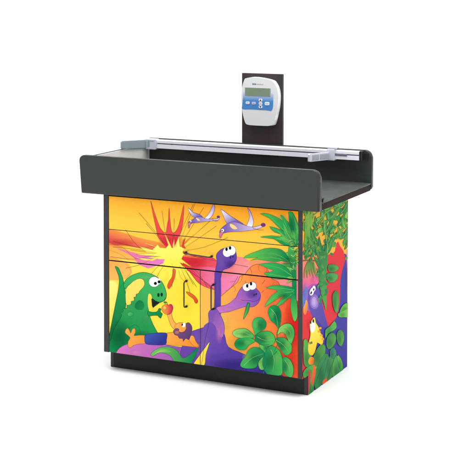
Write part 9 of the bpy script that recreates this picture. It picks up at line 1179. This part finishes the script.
(1,0,(20,100,50),[1827,347,27,29,62,-8,106,-79,101,-103,44,-93,0,-67,-62,-7,-69,23,-120,154,-89,153],[1811,353,30,30,85,-12,111,-83,102,-104,45,-95,-1,-69,-72,-8,-90,31,-121,155,-90,154]),
(1,2,(0,92,56),0.32,[1972,169,121,-31,-22,-61,-60,-26,-74,19,-61,57,-23,73,22,61,59,26,74,-19,61,-56]),
(1,1,(240,120,40),(226,60,40),(429,566,678,72),[560,533,70,-44,45,-93,-23,-82,-51,-78,-57,-76,-55,-37,-43,62,-15,96,54,144]),
(1,1,(214,60,50),(190,50,60),(244,508,396,6),[281,498,59,-27,53,-80,-14,-133,-39,-129,-50,-73,-42,-9,4,228]),
(1,1,(240,110,40),(220,70,50),(1012,144,1339,-90),[1043,63,91,22,105,-1,81,-60,19,-59,-142,1,-153,24,-31,37]),
(1,0,(20,96,60),[392,-30,68,42,100,61,110,71,119,83,130,93,130,85,144,77,144,69,102,48],[364,-18,69,41,101,61,112,70,120,82,131,92,133,85,145,77,146,68,103,48]),
(1,0,(20,96,60),[1256,-50,62,71,90,102,90,93,91,78,91,70,64,49],[1224,-39,65,71,92,100,93,93,93,77,95,69,66,48]),
]

# ------------------------------------------------------------------ the printed artwork, millimetre outlines on the panels
def parse():
    out = []
    def dec(s):
        x = y = 0; r = []
        for i in range(0, len(s), 2):
            x += s[i]; y += s[i+1]; r.append((x/4000, y/4000))
        return r
    for k, a in enumerate(ART):
        if a[1] == 0:
            L, Rr = dec(a[3]), dec(a[4]); c = lin(a[2]); tris = []
            for i in range(len(L)-1):
                tris += [((L[i], c), (L[i+1], c), (Rr[i+1], c)), ((L[i], c), (Rr[i+1], c), (Rr[i], c))]
            out.append((a[0], k, tris))
        elif a[1] == 2:                         # airbrushed spot: strongest in its middle, nothing at its rim
            P = dec(a[4]); c = lin(a[2]); al = a[3]; ce, rim = P[0], P[1:]; tris = []
            mid = [tuple(ce[j]+(q[j]-ce[j])*0.5 for j in (0, 1)) for q in rim]
            for i in range(len(rim)):
                j = (i+1) % len(rim)
                A_, B_, C_, D_, E_ = (ce, (*c, al)), (mid[i], (*c, al*0.55)), (mid[j], (*c, al*0.55)), (rim[i], (*c, 0.0)), (rim[j], (*c, 0.0))
                tris += [(A_, B_, C_), (B_, D_, E_), (B_, E_, C_)]
            out.append((a[0], k, tris))
        else:
            c0, c1 = lin(a[2]), lin(a[3]); g = [v/4000 for v in a[4]]; P = dec(a[5])
            ax, ay = g[2]-g[0], g[3]-g[1]; l2 = ax*ax+ay*ay or 1
            def colr(p):
                t = ((p[0]-g[0])*ax+(p[1]-g[1])*ay)/l2
                t = min(1, max(0, t))
                return tuple(c0[i]+(c1[i]-c0[i])*t for i in range(3))
            tr = tessellate_polygon([[Vector((x, y, 0)) for x, y in P]])
            tris = []
            for t in tr:
                todo = [tuple(P[i] for i in t)]
                while todo:                     # split long triangles so that a clamped gradient stays true
                    q = todo.pop()
                    e = [(math.dist(q[i], q[(i+1) % 3]), i) for i in range(3)]
                    m, i = max(e)
                    if m > 0.035 and c0 != c1:
                        mid = ((q[i][0]+q[(i+1) % 3][0])/2, (q[i][1]+q[(i+1) % 3][1])/2)
                        todo += [(q[i], mid, q[(i+2) % 3]), (mid, q[(i+1) % 3], q[(i+2) % 3])]
                    else:
                        tris.append(tuple((p, colr(p)) for p in q))
            out.append((a[0], k, tris))
    return out
PRINT = parse()

def clip(poly, rect):
    for ax, lim, sg in ((0, rect[0], 1), (0, rect[1], -1), (1, rect[2], 1), (1, rect[3], -1)):
        res = []
        for i in range(len(poly)):
            a, b = poly[i], poly[(i+1) % len(poly)]
            da, db = (a[0][ax]-lim)*sg, (b[0][ax]-lim)*sg
            if da >= 0: res.append(a)
            if (da > 0 and db < 0) or (da < 0 and db > 0):
                t = da/(da-db)
                res.append((tuple(a[0][i]+(b[0][i]-a[0][i])*t for i in (0, 1)), tuple(a[1][i]+(b[1][i]-a[1][i])*t for i in range(len(a[1])))))
        poly = res
        if len(poly) < 3: return []
    return poly

def printed_panel(name, face, rects, base_bm, parent, plane):
    """a panel whose face carries the print; each ink layer lies a hundredth of a millimetre on the one before"""
    bmesh.ops.recalc_face_normals(base_bm, faces=base_bm.faces[:])
    bm = base_bm
    lay = bm.loops.layers.float_color.new('print')
    for f in bm.faces:
        for l in f.loops: l[lay] = (0.03, 0.03, 0.03, 1)
    order = 0
    for fc, k, tris in PRINT:
        if fc != face: continue
        order += 1
        d = 0.0001+order*0.000006
        for t in tris:
            for rect in rects:
                q = clip(list(t), rect)
                if len(q) < 3: continue
                ar = sum(q[i][0][0]*q[(i+1) % len(q)][0][1]-q[(i+1) % len(q)][0][0]*q[i][0][1] for i in range(len(q)))
                if abs(ar) < 1e-9: continue
                if ar < 0: q = q[::-1]
                vs = [bm.verts.new((p[0], plane-d, p[1]) if face == 0 else (plane+d, p[0], p[1])) for p, c in q]
                f = bm.faces.new(vs); f.material_index = 1 if len(q[0][1]) == 3 else 2
                for l, (p, c) in zip(f.loops, q): l[lay] = (*c, 1) if len(c) == 3 else c
    me = bpy.data.meshes.new(name)
    bm.to_mesh(me); bm.free()
    me.materials.append(M['edge']); me.materials.append(M['print']); me.materials.append(M['spray'])
    o = bpy.data.objects.new(name, me); COL.objects.link(o); o.parent = parent
    return o

# ------------------------------------------------------------------ the examination table
X0, X1, D, HK, SK = -0.006, 1.097, 0.613, 0.0962, 0.0685
ZB = 0.910            # underside of the tray
TY0, TY1 = -0.012, 0.742
TX0, TX1 = -0.146, 1.189
table = bpy.data.objects.new('examination_table', None)
COL.objects.link(table)
table['label'] = 'cabinet examination table with cartoon dinosaur fronts, charcoal tray on top and a scale display'
table['category'] = 'examination table'

# carcass
bm = bmesh.new()
box(bm, X0, X0+0.030, 0.0, D, HK, ZB-0.001, 0.001, 1)                # left side above the recess
box(bm, X0, X0+0.018, SK, D, 0.0, HK-0.0005)
box(bm, X0+0.0305, X1-0.0235, D-0.02, D-0.001, 0.03, ZB-0.002)
box(bm, X0+0.0305, X1-0.0235, 0.03, D-0.021, HK+0.001, HK+0.02)
cab = link('carcass', bm, M['edge'], table)
bm = bmesh.new()
box(bm, X0+0.0305, X1-0.0235, 0.021, 0.029, HK+0.021, ZB-0.003)  # sheet added behind the fronts so their seams read as shadow
link('gap_shade_backing', bm, M['gap'], table)
bm = bmesh.new()
box(bm, X1-0.023, X1-0.0185, 0.0, D, HK, ZB-0.001)
box(bm, X1-0.0184, X1-0.0005, 0.0, 0.0012, HK, ZB-0.001)
link('edge_strip', bm, M['edge'], table)
bm = bmesh.new()
box(bm, X0+0.0185, X1-0.0186, SK, SK+0.018, 0.0, HK-0.002, 0.001, 1)
link('toe_kick', bm, M['kick'], table)
bm = bmesh.new()
box(bm, X0+0.0305, X1-0.0235, 0.001, 0.0205, ZB-0.012, ZB-0.003)
link('top_rail', bm, M['gap'], table)

# printed fronts
FX0, FX1 = 0.0265, 1.0765
ZD1, ZD2, G = 0.7335, 0.573, 0.0022
fr = [('drawer_front', FX0, FX1, ZD1+0.0013, ZB-0.006), ('drawer_front', FX0, FX1, ZD2+G+0.0003, ZD1-0.0013),
      ('door', FX0, 0.550-0.0012, HK+0.002, ZD2-G-0.0003), ('door', 0.550+0.0012, FX1, HK+0.002, ZD2-G-0.0003)]
fronts = []
for name, a, b, c, d in fr:
    bm = bmesh.new()
    box(bm, a, b, 0.001, 0.019, c, d)
    fronts.append(printed_panel(name, 0, [(a+0.0004, b-0.0004, c+0.0004, d-0.0004)], bm, table, 0.001))
fronts[0]['label'] = 'upper drawer front printed with two purple flying reptiles'
fronts[1]['label'] = 'lower drawer front printed with the volcano burst'
fronts[2]['label'] = 'left door printed with a green dinosaur and a bearded man'
fronts[3]['label'] = 'right door printed with a purple dinosaur and round green leaves'

# printed side, notched round the toe recess
bm = bmesh.new()
prism(bm, [(0.0014, HK), (SK, HK), (SK, 0.0), (D, 0.0), (D, ZB-0.001), (0.0014, ZB-0.001)], 0, X1-0.0182, X1)
side = printed_panel('side_panel', 1, [(0.0016, D-0.0004, HK+0.0002, ZB-0.0014), (SK+0.0003, D-0.0004, 0.0004, HK+0.0002)], bm, table, X1)
side['label'] = 'right side panel printed with jungle leaves and a yellow dinosaur'

# wire pulls
def pull(parent, p0, p1, stand=0.028, r=0.0035):
    bm = bmesh.new()
    a, b = Vector(p0), Vector(p1); ax = (b-a).normalized(); o = Vector((0, -stand, 0)); k = 0.010
    pts = [a, a+o*0.6]
    for i in range(7):
        t = R(90*i/6); pts.append(a+o*0.6+o.normalized()*(stand*0.4)*math.sin(t)+ax*k*(1-math.cos(t)))
    for i in range(7):
        t = R(90-90*i/6); pts.append(b+o*0.6+o.normalized()*(stand*0.4)*math.sin(t)-ax*k*(1-math.cos(t)))
    pts += [b]
    tube(bm, pts, r)
    for c in (a, b):
        tube(bm, [c+Vector((0, 0.002, 0)), c+Vector((0, -0.0075, 0))], r*1.7)
    return link('handle', bm, M['wire'], parent)
yb = -0.006
pull(fronts[2], (0.477, yb, 0.512), (0.477, yb, 0.384))
pull(fronts[3], (0.627, yb, 0.508), (0.627, yb, 0.388))
pull(fronts[1], (0.475, yb, 0.655), (0.618, yb, 0.648))

# tray: walls with rounded rims
tray = bpy.data.objects.new('tray', None); COL.objects.link(tray); tray.parent = table
bm = bmesh.new()
out = [(TX0+0.010, ZB), (TX1-0.012, ZB)]+rounded(TX0, TX1, ZB, 1.1075, (0, 0.012, 0.034, 0.030))[1:]
out = [(TX0+0.012, ZB+0.006), (TX0+0.016, ZB)]+rounded(TX0, TX1, ZB, 1.1075, (0, 0.006, 0.034, 0.028))[1:]
prism(bm, out, 1, TY0, TY0+0.026, 0.009, 4)
o = link('front_wall', bm, M['laminate'], tray)
bm = bmesh.new()
prism(bm, rounded(TX0, TX1, ZB+0.004, 1.1215, (0.006, 0.014, 0.036, 0.010)), 1, TY1-0.026, TY1, 0.008, 4)
o2 = link('back_wall', bm, M['laminate'], tray)
for q in (o, o2):
    for f in q.data.polygons: f.use_smooth = len(f.vertices) == 4 and f.area < 0.002
bm = bmesh.new()
box(bm, TX0+0.024, TX1-0.002, TY0+0.0262, TY1-0.0262, ZB+0.034, ZB+0.042, 0.003, 2)
link('tray_floor', bm, M['trayfloor'], tray)
bm = bmesh.new()
box(bm, TX0+0.03, TX1-0.006, TY0+0.0262, TY1-0.0262, ZB+0.002, ZB+0.0338)
link('underboard', bm, M['ply'], tray)
bm = bmesh.new()
box(bm, TX0+0.002, TX0+0.012, TY0+0.0262, TY1-0.0262, ZB+0.004, 1.0915, 0.003, 2)
ew = link('end_wall', bm, M['laminate'], tray)
bm = bmesh.new()
box(bm, TX0+0.0122, TX0+0.0150, TY0+0.03, TY1-0.028, ZB+0.045, 1.0885, 0.002, 2)
link('liner', bm, M['cream'], ew)
bm = bmesh.new()
tube(bm, [(TX1-0.004, 0.034, 0.940), (TX1-0.004, 0.034, 0.966)], 0.005, 12)
box(bm, TX1-0.0018, TX1+0.004, 0.026, 0.042, 0.960, 0.972, 0.001, 1)
link('latch', bm, M['black'], tray)

# measuring rod on the back wall
rod = bpy.data.objects.new('measuring_rod', None); COL.objects.link(rod); rod.parent = table
RY0, RY1 = 0.672, 0.700
bm = bmesh.new()
prism(bm, [(RY0, 1.072), (RY1, 1.072), (RY1, 1.119), (RY0+0.004, 1.119), (RY0, 1.115), (RY0, 1.102), (RY0+0.005, 1.1005), (RY0+0.005, 1.0945), (RY0, 1.093)], 0, -0.062, 1.136)
link('rail', bm, M['alu'], rod)
bm = bmesh.new()
box(bm, -0.058, 1.134, RY0+0.0045, RY0+0.0049, 1.0950, 1.1000)
link('scale_groove', bm, M['alu_dark'], rod)
bm = bmesh.new()
box(bm, 0.028, 0.034, RY0-0.0006, RY0+0.004, 1.096, 1.101)
link('stop_screw', bm, M['alu_dark'], rod)
bm = bmesh.new()
box(bm, 1.1365, 1.150, RY0-0.002, RY1+0.002, 1.069, 1.121, 0.003, 2)
link('end_cap', bm, M['black'], rod)
for x in (0.12, 0.58, 1.152):
    bm = bmesh.new()
    box(bm, x, x+0.02, RY1+0.0002, TY1-0.0262, 1.076, 1.108)
    link('mount', bm, M['black'], rod)
bm = bmesh.new()
box(bm, -0.139, -0.062, RY0-0.014, RY1+0.002, 1.064, 1.123, 0.004, 2)
hb = link('head_bracket', bm, M['slider'], rod)
bm = bmesh.new()
box(bm, -0.112, -0.100, RY0-0.0155, RY0-0.0135, 1.080, 1.116); box(bm, -0.096, -0.074, RY0-0.0155, RY0-0.0135, 1.112, 1.115)
link('bracket_slot', bm, M['frost'], hb)
bm = bmesh.new()
box(bm, -0.137, -0.128, RY0-0.0158, RY0-0.0136, 1.086, 1.108)
link('bracket_hole', bm, M['black'], hb)

bm = bmesh.new()
prism(bm, [(0.666, 1.070), (0.666, 1.117), (0.392, 1.1385), (0.385, 1.133), (0.385, 1.101), (0.392, 1.0955)], 0, -0.129, -0.121, 0.0015, 2)
link('head_plate', bm, M['frost'], rod)

# sliding foot piece
bm = bmesh.new()
box(bm, 0.962, 1.003, RY0-0.014, RY1+0.001, 1.064, 1.124, 0.004, 2)
box(bm, 0.962, 1.010, RY0-0.008, RY1+0.012, 1.1245, 1.135, 0.003, 2)
sl = link('slider', bm, M['slider'], rod)
bm = bmesh.new()
box(bm, 1.004, 1.070, RY0-0.003, RY0-0.0005, 1.090, 1.100, 0.001, 1)
link('pointer', bm, M['alu_dark'], sl)
bm = bmesh.new()
prism(bm, [(0.672, 1.066), (0.672, 1.107), (0.396, 1.1285), (0.390, 1.124), (0.390, 1.091), (0.396, 1.0875)], 0, 0.963, 0.974, 0.0015, 2)
fp = link('foot_plate', bm, M['slider'], sl)
for y0, y1 in ((0.425, 0.515), (0.530, 0.652)):
    za = lambda y: 1.0875+(y-0.396)*(1.066-1.0875)/0.276
    bm = bmesh.new()
    prism(bm, [(y1, za(y1)+0.007), (y1, za(y1)+0.034), (y0, za(y0)+0.034), (y0, za(y0)+0.007)], 0, 0.9735, 0.9755, 0.0006, 1)
    link('inset', bm, M['frost2'], fp)

# display board behind the tray
bm = bmesh.new()
prism(bm, [(0.4215, 0.96), (0.664, 0.96), (0.664, 1.502), (0.4215, 1.502)], 1, 0.762, 0.780, 0.0015, 1)
bd = link('display_board', bm, M['board'], table)
bm = bmesh.new()
box(bm, 0.44, 0.645, 0.7425, 0.7615, 0.96, 1.09)
link('spacer', bm, M['black'], bd)
disp = bpy.data.objects.new('scale_display', None); COL.objects.link(disp); disp.parent = table
DY = 0.722
def sm(P, n=3):
    o = []
    N = len(P)
    for i in range(N):
        a, b, c, d = (Vector(P[(i+k-1) % N]) for k in range(4))
        for j in range(n):
            t = j/n
            o.append(tuple(0.5*((2*b)+(-a+c)*t+(2*a-5*b+4*c-d)*t*t+(-a+3*b-3*c+d)*t*t*t)))
    return o
outl = sm([(0.4535, 1.466), (0.463, 1.4765), (0.505, 1.4835), (0.567, 1.479), (0.618, 1.468), (0.632, 1.456), (0.648, 1.4285), (0.6555, 1.3846), (0.6513, 1.3242), (0.6401, 1.2755), (0.630, 1.238), (0.617, 1.2245), (0.5416, 1.2215), (0.4745, 1.2235), (0.461, 1.233), (0.4472, 1.2753), (0.439, 1.33), (0.4372, 1.3806), (0.4425, 1.43)])
bm = bmesh.new()
prism(bm, outl, 1, DY, 0.7615, 0.004, 3)
o = link('casing', bm, M['casing'], disp)
for f in o.data.polygons: f.use_smooth = f.area < 0.0015
bm = bmesh.new()
prism(bm, sm([(0.447, 1.378), (0.449, 1.402), (0.47, 1.404), (0.54, 1.403), (0.61, 1.402), (0.6255, 1.399), (0.627, 1.378), (0.621, 1.3105), (0.585, 1.3075), (0.50, 1.3085), (0.4435, 1.3085), (0.4435, 1.33)], 3), 1, DY-0.0012, DY+0.001)
link('keypad', bm, M['keypad'], disp)
bm = bmesh.new()
prism(bm, rounded(0.459, 0.611, 1.3815, 1.4275, (0.004,)*4, 4), 1, DY-0.003, DY+0.001, 0.001, 1)
sf = link('screen_bezel', bm, M['lcd_frame'], disp)
bm = bmesh.new()
prism(bm, rounded(0.4625, 0.6065, 1.3845, 1.4245, (0.001,)*4, 2), 1, DY-0.0034, DY-0.002)
link('screen', bm, M['lcd'], sf)
def button(cx, cz, w, h, m='button', tri=0):
    bm = bmesh.new()
    prism(bm, rounded(cx-w/2, cx+w/2, cz-h/2, cz+h/2, (min(w, h)*0.32,)*4, 4), 1, DY-0.004, DY+0.0005, 0.0008, 1)
    b = link('button', bm, M[m], disp)
    bm = bmesh.new()
    if tri:
        prism(bm, [(cx-0.006, cz-0.004*tri), (cx+0.006, cz-0.004*tri), (cx, cz+0.0055*tri)], 1, DY-0.0045, DY-0.0035)
    else:
        for k in (-1, 0, 1):
            box(bm, cx+k*w*0.2-w*0.07, cx+k*w*0.2+w*0.07, DY-0.0045, DY-0.0035, cz-0.0018, cz+0.0018)
    link('print_mark', bm, M['ink'] if tri else M['ink_grey'], b)
button(0.4760, 1.3432, 0.023, 0.014); button(0.5125, 1.3428, 0.024, 0.014, 'button_grey')
button(0.553, 1.3605, 0.021, 0.0155, tri=1); button(0.553, 1.3425, 0.021, 0.0155); button(0.553, 1.3245, 0.021, 0.0155, tri=-1)
button(0.5915, 1.3432, 0.028, 0.018)
# small maker's mark over the screen: two dark blue characters and a pale grey word
bm = bmesh.new()
for x in (0.5035, 0.5155):
    box(bm, x, x+0.0028, DY-0.0006, DY+0.001, 1.4425, 1.4505); box(bm, x+0.0062, x+0.009, DY-0.0006, DY+0.001, 1.4425, 1.4505)
    box(bm, x+0.0028, x+0.0062, DY-0.0006, DY+0.001, 1.4455, 1.448)
link('logo', bm, M['ink_blue'], disp)
bm = bmesh.new()
for k in range(6):
    x = 0.5285+k*0.0068
    box(bm, x, x+0.0045, DY-0.0006, DY+0.001, 1.4432, 1.4492 if k % 2 else 1.4476)
link('lettering', bm, M['ink_grey'], disp)
